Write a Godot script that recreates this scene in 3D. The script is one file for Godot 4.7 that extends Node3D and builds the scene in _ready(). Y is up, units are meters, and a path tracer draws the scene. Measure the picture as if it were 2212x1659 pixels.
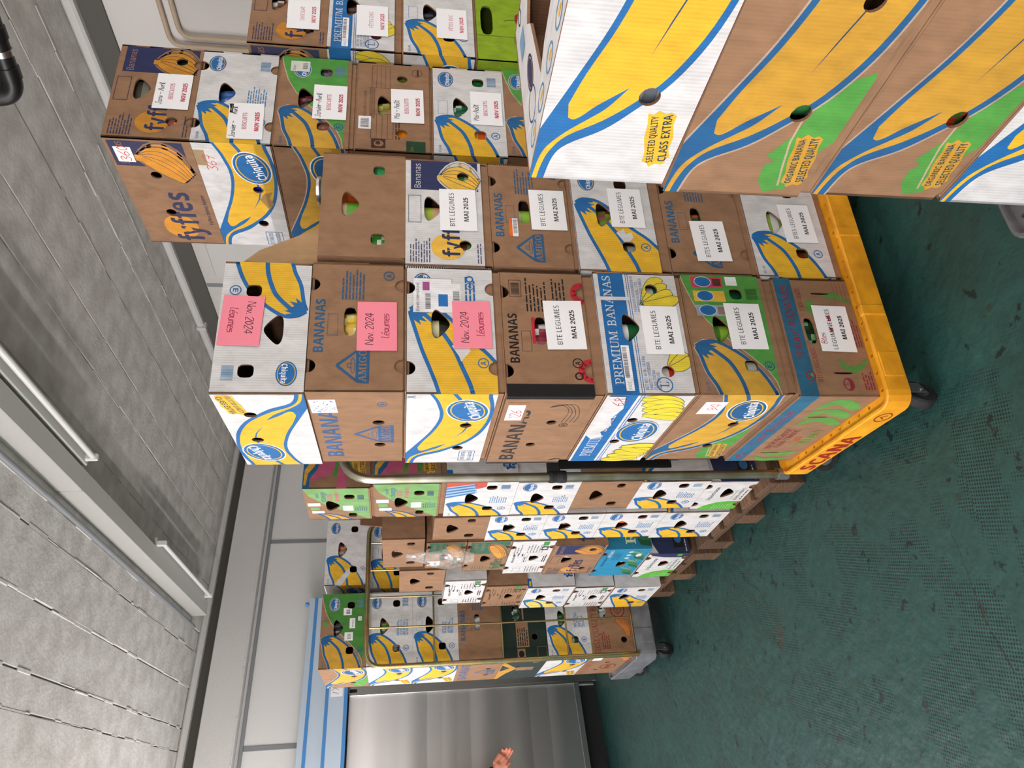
extends Node3D
# Storeroom full of banana boxes. Metres, y up. The floor is y = 0.

const KR := Color(0.605, 0.46, 0.345)      # kraft board
const KRD := Color(0.55, 0.41, 0.31)     # darker kraft
const WH := Color(0.87, 0.865, 0.865)     # white printed board
const YE := Color(0.94, 0.735, 0.175)
const YK := Color(0.84, 0.65, 0.22)      # yellow ink on kraft
const BL := Color(0.11, 0.42, 0.68)
const BK := Color(0.13, 0.37, 0.57)      # blue ink on kraft
const GR := Color(0.33, 0.62, 0.26)
const NV := Color(0.16, 0.19, 0.36)
const RD := Color(0.74, 0.15, 0.20)
const BLK := Color(0.07, 0.07, 0.08)
const PAPER := Color(0.965, 0.965, 0.975)

var used := {}
var mats := {}
var fonts := {}
var glyph_cache := {}
var rng := RandomNumberGenerator.new()
var stack_refs := {}

# ---------------------------------------------------------------- names and tags
func numbered(n: String) -> String:
	if not used.has(n):
		used[n] = 0
		return n
	used[n] += 1
	return "%s_%03d" % [n, used[n]]

func tag(o: Node, label: String, category := "", group := "", kind := "") -> Node:
	if label: o.set_meta("label", label)
	if category: o.set_meta("category", category)
	if group: o.set_meta("group", group)
	if kind: o.set_meta("kind", kind)
	return o

func thing(n: String, label: String, category: String, at := Vector3.ZERO, yaw := 0.0, group := "") -> Node3D:
	var o := Node3D.new()
	o.name = numbered(n)
	add_child(o, true)
	o.position = at
	o.rotation.y = yaw
	tag(o, label, category, group)
	return o

func put(n: String, mesh: Mesh, mat: Material, parent: Node, xf := Transform3D()) -> MeshInstance3D:
	var o := MeshInstance3D.new()
	o.name = numbered(n) if parent == self else n
	o.mesh = mesh
	if mat: o.material_override = mat
	o.transform = xf
	parent.add_child(o, true)
	return o

func struct(n: String, mesh: Mesh, mat: Material, xf := Transform3D()) -> MeshInstance3D:
	var o := put(n, mesh, mat, self, xf)
	o.set_meta("kind", "structure")
	return o

# ---------------------------------------------------------------- materials
func flat(key: String, c: Color, rough := 0.7, metal := 0.0) -> StandardMaterial3D:
	if not mats.has(key):
		var m := StandardMaterial3D.new()
		m.albedo_color = c
		m.roughness = rough
		m.metallic = metal
		mats[key] = m
	return mats[key]

func noise_tex(freq: float, lo: Color, hi: Color, size := 512, sd := 1, bump := false, strength := 4.0, octaves := 4) -> NoiseTexture2D:
	var n := FastNoiseLite.new()
	n.seed = sd
	n.frequency = freq
	n.fractal_octaves = octaves
	var t := NoiseTexture2D.new()
	t.width = size
	t.height = size
	t.seamless = true
	t.noise = n
	if bump:
		t.as_normal_map = true
		t.bump_strength = strength
	else:
		var g := Gradient.new()
		g.set_color(0, lo)
		g.set_color(1, hi)
		t.color_ramp = g
	return t

func make_board(key: String, flute: float, mottle: float, rough: float) -> void:
	# corrugated board: vertex colours carry the print, the texture the fluting and the mottled paper
	var n := FastNoiseLite.new()
	n.seed = 7
	n.frequency = 0.02
	var n2 := FastNoiseLite.new()
	n2.seed = 11
	n2.frequency = 0.004
	n2.fractal_octaves = 5
	var S := 384
	var im := Image.create(S, S, false, Image.FORMAT_RGBA8)
	var hm := Image.create(S, S, false, Image.FORMAT_RGBA8)
	for x in S:
		var fl := 0.5 + 0.5 * sin(x * TAU * 36.0 / S)
		for y in S:
			# wrap the noise on a torus so that the tile has no seam
			var a := TAU * x / S
			var b := TAU * y / S
			var v := n.get_noise_3d(cos(a) * 60.0 + cos(b) * 7.0, sin(a) * 60.0 + sin(b) * 7.0, cos(b) * 40.0)
			var v2 := n2.get_noise_3d(cos(a) * 90.0, sin(a) * 90.0 + cos(b) * 90.0, sin(b) * 90.0)
			var k := clampf(1.0 - mottle * (0.5 + 0.9 * v + 0.7 * v2) - flute * 0.10 * fl * (0.6 + 0.4 * v), 0.0, 1.0)
			im.set_pixel(x, y, Color(k, k, k))
			var hgt := clampf(0.5 + 0.3 * flute * (fl - 0.5) + 0.10 * v, 0.0, 1.0)
			hm.set_pixel(x, y, Color(hgt, hgt, hgt))
	hm.bump_map_to_normal_map(1.6)
	var m := StandardMaterial3D.new()
	m.vertex_color_use_as_albedo = true
	m.albedo_texture = ImageTexture.create_from_image(im)
	m.normal_enabled = true
	m.normal_texture = ImageTexture.create_from_image(hm)
	m.normal_scale = 0.5
	m.roughness = rough
	mats[key] = m

# ---------------------------------------------------------------- plain geometry
class Geo:
	var v := PackedVector3Array()
	var n := PackedVector3Array()
	var uv := PackedVector2Array()
	var c := PackedColorArray()
	func tri(a: Vector3, b: Vector3, d: Vector3, nn: Vector3, ua: Vector2, ub: Vector2, ud: Vector2, col: Color) -> void:
		if (b - a).cross(d - a).dot(nn) > 0.0:
			var t := b
			b = d
			d = t
			var tu := ub
			ub = ud
			ud = tu
		v.push_back(a)
		v.push_back(b)
		v.push_back(d)
		for i in 3:
			n.push_back(nn)
			c.push_back(col)
		uv.push_back(ua)
		uv.push_back(ub)
		uv.push_back(ud)
	func quad(a: Vector3, b: Vector3, d: Vector3, e: Vector3, col := Color.WHITE, s := 4.0) -> void:
		var nn := (b - a).cross(d - a).normalized()
		var w := (b - a).length() * s
		var h := (d - b).length() * s
		tri(a, b, d, nn, Vector2(0, 0), Vector2(w, 0), Vector2(w, h), col)
		tri(a, d, e, nn, Vector2(0, 0), Vector2(w, h), Vector2(0, h), col)
	func smooth_tri(a: Vector3, b: Vector3, d: Vector3, na: Vector3, nb: Vector3, nd: Vector3, col := Color.WHITE) -> void:
		if (b - a).cross(d - a).dot(na + nb + nd) > 0.0:
			var t := b
			b = d
			d = t
			var t2 := nb
			nb = nd
			nd = t2
		v.append_array([a, b, d])
		n.append_array([na, nb, nd])
		c.append_array([col, col, col])
		uv.append_array([Vector2(a.x + a.z, a.y) * 4.0, Vector2(b.x + b.z, b.y) * 4.0, Vector2(d.x + d.z, d.y) * 4.0])
	# box with chamfered edges between two corners
	func box(lo: Vector3, hi: Vector3, ch := 0.0, col := Color.WHITE, xf := Transform3D()) -> void:
		var cc := (lo + hi) / 2.0
		var h := (hi - lo) / 2.0
		ch = minf(ch, minf(h.x, minf(h.y, h.z)) * 0.98)
		var P := func(x: float, y: float, z: float) -> Vector3: return xf * (cc + Vector3(x, y, z))
		for ax in 3:
			var a := Vector3.ZERO
			var b := Vector3.ZERO
			var d := Vector3.ZERO
			a[ax] = h[ax]
			b[(ax + 1) % 3] = h[(ax + 1) % 3] - ch
			d[(ax + 2) % 3] = h[(ax + 2) % 3] - ch
			for s in [1.0, -1.0]:
				var q := [a * s - b - d, a * s + b - d, a * s + b + d, a * s - b + d]
				if s < 0: q.reverse()
				quad(xf * (cc + q[0]), xf * (cc + q[1]), xf * (cc + q[2]), xf * (cc + q[3]), col)
			if ch > 0.0:
				for s in [1.0, -1.0]:
					for t in [1.0, -1.0]:
						# the edge along axis ax
						var e1 := Vector3.ZERO
						var e2 := Vector3.ZERO
						var l := Vector3.ZERO
						var i1 := (ax + 1) % 3
						var i2 := (ax + 2) % 3
						l[ax] = h[ax] - ch
						e1[i1] = s * h[i1]
						e1[i2] = t * (h[i2] - ch)
						e2[i1] = s * (h[i1] - ch)
						e2[i2] = t * h[i2]
						var q := [e1 - l, e2 - l, e2 + l, e1 + l]
						if s * t < 0: q.reverse()
						quad(xf * (cc + q[0]), xf * (cc + q[1]), xf * (cc + q[2]), xf * (cc + q[3]), col)
		if ch > 0.0:
			for sx in [1.0, -1.0]:
				for sy in [1.0, -1.0]:
					for sz in [1.0, -1.0]:
						var s := Vector3(sx, sy, sz)
						var p1 := cc + s * Vector3(h.x, h.y - ch, h.z - ch)
						var p2 := cc + s * Vector3(h.x - ch, h.y, h.z - ch)
						var p3 := cc + s * Vector3(h.x - ch, h.y - ch, h.z)
						tri(xf * p1, xf * p2, xf * p3, (xf.basis * s).normalized(), Vector2.ZERO, Vector2.ZERO, Vector2.ZERO, col)
	# tube along a path
	func tube(path: Array, r: float, seg := 12, col := Color.WHITE, caps := true, radii := []) -> void:
		var m := path.size()
		var up := Vector3.UP
		var rings := []
		var prev := Vector3.ZERO
		for i in m:
			var p: Vector3 = path[i]
			var q: Vector3 = path[mini(i + 1, m - 1)]
			var o: Vector3 = path[maxi(i - 1, 0)]
			var t := (q - o).normalized()
			if prev == Vector3.ZERO:
				prev = t.cross(up if absf(t.dot(up)) < 0.9 else Vector3.RIGHT).normalized()
			prev = (prev - t * prev.dot(t)).normalized()
			var b := t.cross(prev)
			var ring := []
			var rr: float = radii[i] if radii.size() else r
			for k in seg:
				var a := TAU * k / seg
				var d := prev * cos(a) + b * sin(a)
				ring.push_back([p + d * rr, d])
			rings.push_back(ring)
		for i in m - 1:
			for k in seg:
				var a = rings[i][k]
				var b = rings[i][(k + 1) % seg]
				var d = rings[i + 1][(k + 1) % seg]
				var e = rings[i + 1][k]
				smooth_tri(a[0], b[0], d[0], a[1], b[1], d[1], col)
				smooth_tri(a[0], d[0], e[0], a[1], d[1], e[1], col)
		if caps:
			for w in [0, m - 1]:
				var nn: Vector3 = (path[0] - path[1]).normalized() if w == 0 else (path[m - 1] - path[m - 2]).normalized()
				for k in seg:
					tri(path[w], rings[w][k][0], rings[w][(k + 1) % seg][0], nn, Vector2.ZERO, Vector2.ZERO, Vector2.ZERO, col)
	# lathe about y: profile of (r, y)
	func lathe(prof: Array, seg := 24, cols := [], xf := Transform3D()) -> void:
		for i in prof.size() - 1:
			var p: Vector2 = prof[i]
			var q: Vector2 = prof[i + 1]
			var d := q - p
			if d.length() < 1e-6: continue
			var nn := Vector2(d.y, -d.x).normalized()
			var col: Color = cols[i] if cols.size() > i else Color.WHITE
			for k in seg:
				var a := TAU * k / seg
				var b := TAU * (k + 1) / seg
				var da := Vector3(cos(a), 0, sin(a))
				var db := Vector3(cos(b), 0, sin(b))
				var na := xf.basis * (da * nn.x + Vector3.UP * nn.y)
				var nb := xf.basis * (db * nn.x + Vector3.UP * nn.y)
				var A := xf * (da * p.x + Vector3.UP * p.y)
				var B := xf * (db * p.x + Vector3.UP * p.y)
				var C := xf * (db * q.x + Vector3.UP * q.y)
				var D := xf * (da * q.x + Vector3.UP * q.y)
				if p.x > 1e-6: smooth_tri(A, B, C, na, nb, nb, col)
				if q.x > 1e-6: smooth_tri(A, C, D, na, nb, na, col)
	func mesh() -> ArrayMesh:
		var arr := []
		arr.resize(Mesh.ARRAY_MAX)
		arr[Mesh.ARRAY_VERTEX] = v
		arr[Mesh.ARRAY_NORMAL] = n
		arr[Mesh.ARRAY_TEX_UV] = uv
		arr[Mesh.ARRAY_COLOR] = c
		var tang := PackedFloat32Array()
		tang.resize(v.size() * 4)
		for i in v.size():
			var nn := n[i]
			var t := Vector3.UP.cross(nn)
			if t.length() < 0.1: t = Vector3.RIGHT
			t = t.normalized()
			tang[i * 4] = t.x
			tang[i * 4 + 1] = t.y
			tang[i * 4 + 2] = t.z
			tang[i * 4 + 3] = 1.0
		arr[Mesh.ARRAY_TANGENT] = tang
		var m := ArrayMesh.new()
		m.add_surface_from_arrays(Mesh.PRIMITIVE_TRIANGLES, arr)
		return m

func lin(c: Color) -> Color:
	return c.srgb_to_linear()

# ---------------------------------------------------------------- printed faces
# A face is a sheet of board with die-cut holes; prints are thin ink layers on it. u to the right, v up, both 0..1.
class Face:
	var w := 0.4
	var h := 0.25
	var items := []     # [polygon in metres, colour, layer]
	var holes := []
	var layer := 0
	var outline := PackedVector2Array()
	func P(u: float, v: float) -> Vector2: return Vector2(u * w, v * h)
	func pts(a: Array) -> PackedVector2Array:
		var o := PackedVector2Array()
		for i in range(0, a.size(), 2): o.push_back(P(a[i], a[i + 1]))
		return o
	static func curve(p: PackedVector2Array, closed: bool, k := 5) -> PackedVector2Array:
		var o := PackedVector2Array()
		var m := p.size()
		for i in (m if closed else m - 1):
			var a := p[(i - 1 + m) % m] if closed else p[maxi(i - 1, 0)]
			var b := p[i]
			var c := p[(i + 1) % m]
			var d := p[(i + 2) % m] if closed else p[mini(i + 2, m - 1)]
			for j in k:
				o.push_back(b.cubic_interpolate(c, a, d, float(j) / k))
		if not closed: o.push_back(p[m - 1])
		return o
	func fill(c: Color, a: Array, soft := false) -> void:
		var p := pts(a)
		if soft: p = curve(p, true)
		items.push_back([p, c, layer])
		layer += 1
	# joins runs of points, each smoothed on its own, so that corners between the runs stay sharp
	static func runs(a: Array, k := 4) -> Array:
		var o := []
		for r in a:
			var p := PackedVector2Array()
			for i in range(0, r.size(), 2): p.push_back(Vector2(r[i], r[i + 1]))
			if p.size() > 2: p = curve(p, false, k)
			for q in p: o.append_array([q.x, q.y])
		return o
	func rect(c: Color, u0: float, v0: float, u1: float, v1: float) -> void:
		fill(c, [u0, v0, u1, v0, u1, v1, u0, v1])
	static func oval(cx: float, cy: float, rx: float, ry: float, rot := 0.0, k := 24) -> PackedVector2Array:
		var o := PackedVector2Array()
		for i in k:
			o.push_back(Vector2(cx, cy) + Vector2(cos(TAU * i / k) * rx, sin(TAU * i / k) * ry).rotated(rot))
		return o
	# radii in metres
	func ell(c: Color, u: float, v: float, rx: float, ry: float, rot := 0.0, k := 24) -> void:
		var p := P(u, v)
		items.push_back([oval(p.x, p.y, rx, ry, rot, k), c, layer])
		layer += 1
	func strip(c: Color, p: PackedVector2Array, wd: float, closed := false) -> void:
		var m := p.size()
		for i in (m if closed else m - 1):
			var a := p[i]
			var b := p[(i + 1) % m]
			var d := (b - a)
			if d.length() < 1e-5: continue
			d = d.normalized() * wd * 0.35
			var q := Vector2(-d.y, d.x).normalized() * wd / 2.0
			items.push_back([PackedVector2Array([a - d + q, a - d - q, b + d - q, b + d + q]), c, layer + 0.3 * (i % 2)])
		layer += 1
	func line(c: Color, a: Array, wd: float, soft := false, closed := false) -> void:
		var p := pts(a)
		if soft: p = curve(p, closed)
		strip(c, p, wd, closed)
	func ring(c: Color, u: float, v: float, rx: float, ry: float, wd: float, rot := 0.0) -> void:
		var p := P(u, v)
		strip(c, oval(p.x, p.y, rx, ry, rot, 22), wd, true)
	func hole(a: Array, soft := false) -> void:
		var p := pts(a)
		holes.push_back(curve(p, true, 4) if soft else p)
	func hole_oval(u: float, v: float, rx: float, ry: float, rot := 0.0) -> void:
		var p := P(u, v)
		holes.push_back(oval(p.x, p.y, rx, ry, rot, 16))
	func hole_soft(u: float, v: float, rx: float, ry: float) -> void:
		# rounded square
		var p := P(u, v)
		var o := PackedVector2Array()
		for i in 16:
			var a := TAU * (i + 0.5) / 16
			var d := Vector2(cos(a), sin(a))
			d /= pow(pow(absf(d.x), 3.5) + pow(absf(d.y), 3.5), 1 / 3.5)
			o.push_back(p + d * Vector2(rx, ry))
		holes.push_back(o)
	# turn everything drawn so far half a turn (a box put in upside down)
	func turn() -> void:
		for it in items:
			var p: PackedVector2Array = it[0]
			for i in p.size(): p[i] = Vector2(w, h) - p[i]
			it[0] = p
		for j in holes.size():
			var p: PackedVector2Array = holes[j]
			for i in p.size(): p[i] = Vector2(w, h) - p[i]
			holes[j] = p

func font(k: String) -> Font:
	if not fonts.has(k):
		var f := SystemFont.new()
		f.font_names = PackedStringArray(["Droid Serif" if k.begins_with("serif") else ("Droid Sans Mono" if k.begins_with("mono") else "Droid Sans")])
		if k.ends_with("b"): f.font_weight = 700
		fonts[k] = f
	return fonts[k]

func text_tris(s: String, k: String) -> Array:
	# [triangles with cap height 1 and the baseline at 0, width]
	var key := k + ":" + s
	if glyph_cache.has(key): return glyph_cache[key]
	var out := PackedVector2Array()
	var get := func(t: String) -> PackedVector2Array:
		var tm := TextMesh.new()
		tm.font = font(k)
		tm.font_size = 32
		tm.pixel_size = 0.01
		tm.depth = 0.0
		tm.curve_step = 2.0
		tm.text = t
		tm.horizontal_alignment = HORIZONTAL_ALIGNMENT_LEFT
		var o := PackedVector2Array()
		if tm.get_surface_count() == 0: return o
		var arr := tm.surface_get_arrays(0)
		var vv: PackedVector3Array = arr[Mesh.ARRAY_VERTEX]
		var ii = arr[Mesh.ARRAY_INDEX]
		if ii != null and ii.size():
			for i in ii: o.push_back(Vector2(vv[i].x, vv[i].y))
		else:
			for q in vv: o.push_back(Vector2(q.x, q.y))
		return o
	if not glyph_cache.has(k):
		var hh: PackedVector2Array = get.call("H")
		var lo := 1e9
		var hi := -1e9
		for q in hh:
			lo = minf(lo, q.y)
			hi = maxf(hi, q.y)
		glyph_cache[k] = [lo, hi - lo]
	var m: Array = glyph_cache[k]
	var x0 := 1e9
	var x1 := -1e9
	for q in get.call(s):
		var p: Vector2 = Vector2(q.x, q.y - m[0]) / float(m[1])
		out.push_back(p)
		x0 = minf(x0, p.x)
		x1 = maxf(x1, p.x)
	for i in out.size(): out[i].x -= x0
	glyph_cache[key] = [out, maxf(x1 - x0, 0.01)]
	return glyph_cache[key]

# text from (u, v) baseline left; cap in v units; to u1 (0: natural width); rot in radians about the start
func T(f: Face, c: Color, s: String, u: float, v: float, cap: float, u1 := 0.0, k := "sans", rot := 0.0) -> void:
	var g := text_tris(s, k)
	var hh := cap * f.h
	var sx := hh
	if u1 > 0.0: sx = (u1 - u) * f.w / g[1]
	var o := f.P(u, v)
	var t: PackedVector2Array = g[0]
	for i in range(0, t.size() - 2, 3):
		var p := PackedVector2Array()
		for j in 3: p.push_back(o + Vector2(t[i + j].x * sx, t[i + j].y * hh).rotated(rot))
		f.items.push_back([p, c, f.layer])
	f.layer += 1

const HAND := {
	"N": ["00096069"], "o": ["2503011030424525"], "v": ["052045"], ".": ["0010"], "2": ["072958450050"], "0": ["2905205429"], "4": ["40490363"],
	"l": ["09011020"], "é": ["03434515021040", "2749"], "e": ["03434515021040"], "g": ["4415021141", "454110"], "u": ["0501104045", "4540"], "m": ["0500", "04253530", "34556560"],
	"s": ["45150343412000"], "J": ["2959", "4942301002"], "a": ["4415021040", "454150"], "n": ["0500", "03254540"], "i": ["0500", "0708"], "r": ["0500", "032545"],
	"A": ["003960", "1444"], "t": ["29213040", "0646"], "M": ["0009346960"], "B": ["0009494605545100"], "û": ["0501104045", "4540", "172947"], "-": ["0454"],
	"3": ["08395725533001"], "6": ["59150220523403"], "7": ["095920", "1545"], "8": ["351739573502305235"], "9": ["56341639575320"], "1": ["072920"], "X": ["0059", "0950"], "E": ["59090050", "0545"]}

# pen writing: single strokes; size = height of a capital in metres
func pen(f: Face, c: Color, s: String, u: float, v: float, size: float, wd: float, rot := 0.0, squeeze := 1.0) -> void:
	var o := f.P(u, v)
	var x := 0.0
	for ch in s:
		if ch == " ":
			x += 3.0
			continue
		var mx := 0.0
		for st in HAND[ch]:
			var p := PackedVector2Array()
			for i in range(0, st.length() - 1, 2):
				var a := float(st[i])
				var b := float(st[i + 1])
				mx = maxf(mx, a)
				p.push_back(o + Vector2((x + a + b * 0.12) * squeeze, b).rotated(rot) * size / 9.0)
			if p.size() > 2: p = Face.curve(p, false, 4)
			f.strip(c, p, wd)
		x += mx + 1.8

# rows of small print
func fine(f: Face, c: Color, u0: float, v0: float, u1: float, v1: float, rows: int, thick := 0.45) -> void:
	var dv := (v1 - v0) / rows
	for r in rows:
		var v := v1 - dv * (r + 1)
		var u := u0
		var end := u1 - (u1 - u0) * rng.randf() * 0.35
		while u < end:
			var l := minf((0.008 + rng.randf() * 0.02) / f.w, end - u)
			f.rect(c, u, v + dv * (1 - thick) / 2, u + l, v + dv * (1 + thick) / 2)
			f.layer -= 1
			u += l + 0.004 / f.w
	f.layer += 1

func bars(f: Face, c: Color, u0: float, v0: float, u1: float, v1: float, n := 16) -> void:
	var du := (u1 - u0) / n
	for i in n:
		f.rect(c, u0 + du * i, v0, u0 + du * (i + 0.3 + 0.4 * rng.randf()), v1)
		f.layer -= 1
	f.layer += 1

func tri2(p: PackedVector2Array) -> PackedInt32Array:
	return Geometry2D.triangulate_polygon(p)

func bake(f: Face, base: Color, t := 0.006, inner := KRD, g: Geo = null, xf := Transform3D()) -> Geo:
	if g == null: g = Geo.new()
	var rectp := f.outline if f.outline.size() else PackedVector2Array([Vector2(0, 0), Vector2(f.w, 0), Vector2(f.w, f.h), Vector2(0, f.h)])
	var lo := Vector2(1e9, 1e9)
	var hi := Vector2(-1e9, -1e9)
	for q in rectp:
		lo = lo.min(q)
		hi = hi.max(q)
	var cuts := [lo.x, hi.x]
	var boxes := []
	for hp in f.holes:
		var a := Vector2(1e9, 1e9)
		var b := Vector2(-1e9, -1e9)
		for q in hp:
			a = a.min(q)
			b = b.max(q)
		boxes.push_back(Rect2(a, b - a))
		cuts.push_back(clampf((a.x + b.x) / 2, lo.x + 0.0001, hi.x - 0.0001))
	cuts.sort()
	var pieces := func(p: PackedVector2Array, all: bool) -> Array:
		var out := []
		var bb := Rect2(p[0], Vector2.ZERO)
		for q in p: bb = bb.expand(q)
		var near := all
		for b in boxes:
			if b.grow(0.0005).intersects(bb, true): near = true
		var inside := bb.position.x >= lo.x and bb.position.y >= lo.y and bb.end.x <= hi.x and bb.end.y <= hi.y and f.outline.size() == 0
		if not near:
			return [p] if inside else Geometry2D.intersect_polygons(p, rectp)
		for i in cuts.size() - 1:
			if cuts[i + 1] - cuts[i] < 1e-6: continue
			if bb.end.x < cuts[i] or bb.position.x > cuts[i + 1]: continue
			var s := PackedVector2Array([Vector2(cuts[i], lo.y), Vector2(cuts[i + 1], lo.y), Vector2(cuts[i + 1], hi.y), Vector2(cuts[i], hi.y)])
			var cur: Array = Geometry2D.intersect_polygons(p, s)
			if f.outline.size():
				var cur2 := []
				for q in cur: cur2.append_array(Geometry2D.intersect_polygons(q, rectp))
				cur = cur2
			for hp in f.holes:
				var nx := []
				for q in cur: nx.append_array(Geometry2D.clip_polygons(q, hp))
				cur = nx
			out.append_array(cur)
		return out
	var emit := func(p: PackedVector2Array, z: float, c: Color, nz: float) -> void:
		if p.size() < 3: return
		var nn := (xf.basis * Vector3(0, 0, nz)).normalized()
		var id := PackedInt32Array([0, 1, 2]) if p.size() == 3 else tri2(p)
		if id.size() == 0:
			for q in Geometry2D.offset_polygon(p, 0.00002):
				var i2 := tri2(q)
				for i in range(0, i2.size(), 3):
					g.tri(xf * Vector3(q[i2[i]].x, q[i2[i]].y, z), xf * Vector3(q[i2[i + 1]].x, q[i2[i + 1]].y, z), xf * Vector3(q[i2[i + 2]].x, q[i2[i + 2]].y, z), nn, q[i2[i]] * 3.9, q[i2[i + 1]] * 3.9, q[i2[i + 2]] * 3.9, c)
			return
		for i in range(0, id.size(), 3):
			var a := p[id[i]]
			var b := p[id[i + 1]]
			var d := p[id[i + 2]]
			g.tri(xf * Vector3(a.x, a.y, z), xf * Vector3(b.x, b.y, z), xf * Vector3(d.x, d.y, z), nn, a * 3.9, b * 3.9, d * 3.9, c)
	var lb := lin(base)
	var li := lin(inner)
	for q in pieces.call(rectp, true):
		emit.call(q, 0.0, lb, 1.0)
		emit.call(q, -t, li, -1.0)
	for it in f.items:
		var lc := lin(it[1])
		for q in pieces.call(it[0], false): emit.call(q, 0.00018 + 0.00005 * it[2], lc, 1.0)
	# edges of the sheet and of the holes
	var loops := [rectp]
	loops.append_array(f.holes)
	for L in loops:
		var k: int = L.size()
		for i in k:
			var a: Vector2 = L[i]
			var b: Vector2 = L[(i + 1) % k]
			var mid := (a + b) / 2
			if mid.x < lo.x - 0.0001 or mid.y < lo.y - 0.0001 or mid.x > hi.x + 0.0001 or mid.y > hi.y + 0.0001: continue
			g.quad(xf * Vector3(a.x, a.y, 0), xf * Vector3(b.x, b.y, 0), xf * Vector3(b.x, b.y, -t), xf * Vector3(a.x, a.y, -t), li)
	return g

# ---------------------------------------------------------------- prints
func hand_hole(f: Face, u := 0.53, v := 0.64, k := 1.0) -> void:
	var a := [-0.070, 0.086, 0.0, 0.092, 0.070, 0.086, 0.105, 0.062, 0.112, 0.030, 0.085, -0.025, 0.035, -0.092, 0.0, -0.112, -0.035, -0.092, -0.085, -0.025, -0.112, 0.030, -0.105, 0.062]
	var o := []
	for i in range(0, a.size(), 2):
		o.push_back(u + a[i] * k * 0.4 / f.w)
		o.push_back(v + a[i + 1] * k * 0.247 / f.h)
	f.hole(o, true)

func slot_hole(f: Face, u := 0.53, v := 0.6) -> void:
	# long rounded hand hole
	f.hole_soft(u, v, 0.045, 0.017)

func notches(f: Face, top := true, bottom := true) -> void:
	for u in [0.19, 0.82]:
		if top: f.hole_oval(u, 1.0, 0.021, 0.023)
		if bottom: f.hole_oval(u, 0.0, 0.021, 0.023)

func emblem(f: Face, u: float, v: float, r: float, rot := 0.0, edge := WH, blue := BL) -> void:
	# oval fruit emblem with its name
	f.ell(edge, u, v, r * 1.05, r * 0.80, rot, 28)
	f.ell(blue, u, v, r, r * 0.75, rot, 28)
	f.ring(YE, u, v, r * 0.87, r * 0.62, r * 0.05, rot)
	var d := Vector2(-r * 0.78, -r * 0.36).rotated(rot)
	T(f, Color.WHITE, "Chiquita", u + d.x / f.w, v + d.y / f.h, r * 0.40 / f.h, u + d.x / f.w + r * 1.56 / f.w, "sansb", rot)

func circle_letter(f: Face, c: Color, s: String, u: float, v: float, r := 0.013) -> void:
	f.ring(c, u, v, r, r, r * 0.2)
	T(f, c, s, u - r * 0.42 / f.w, v - r * 0.5 / f.h, r / f.h, u + r * 0.42 / f.w, "sansb")

func brush(f: Face, u: float, v: float, a: String, b: String, rot: float, ink := Color(0.05, 0.25, 0.3), yel := YE, k := 1.0) -> void:
	# yellow brush stroke with two rows of capitals
	var W := 0.125 * k
	var q := [-0.5, -0.22, -0.46, -0.36, -0.40, -0.30, -0.36, -0.48, -0.2, -0.40, 0.0, -0.5, 0.25, -0.44, 0.40, -0.5, 0.47, -0.30, 0.44, -0.16, 0.52, 0.10, 0.46, 0.28, 0.49, 0.46, 0.3, 0.44, 0.05, 0.5, -0.2, 0.42, -0.40, 0.48, -0.44, 0.30, -0.52, 0.22, -0.47, 0.0]
	var o := f.P(u, v)
	var p := PackedVector2Array()
	for i in range(0, q.size(), 2): p.push_back(o + Vector2(q[i] * W, q[i + 1] * 0.052 * k).rotated(rot))
	f.items.push_back([p, yel, f.layer])
	f.layer += 1
	for r in 2:
		var d := Vector2(-W * 0.43, 0.005 * k if r == 0 else -0.019 * k).rotated(rot)
		T(f, ink, a if r == 0 else b, u + d.x / f.w, v + d.y / f.h, (0.0125 if r == 0 else 0.0155) * k / f.h, u + d.x / f.w + W * 0.86 / f.w, "sansb", rot)

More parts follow.
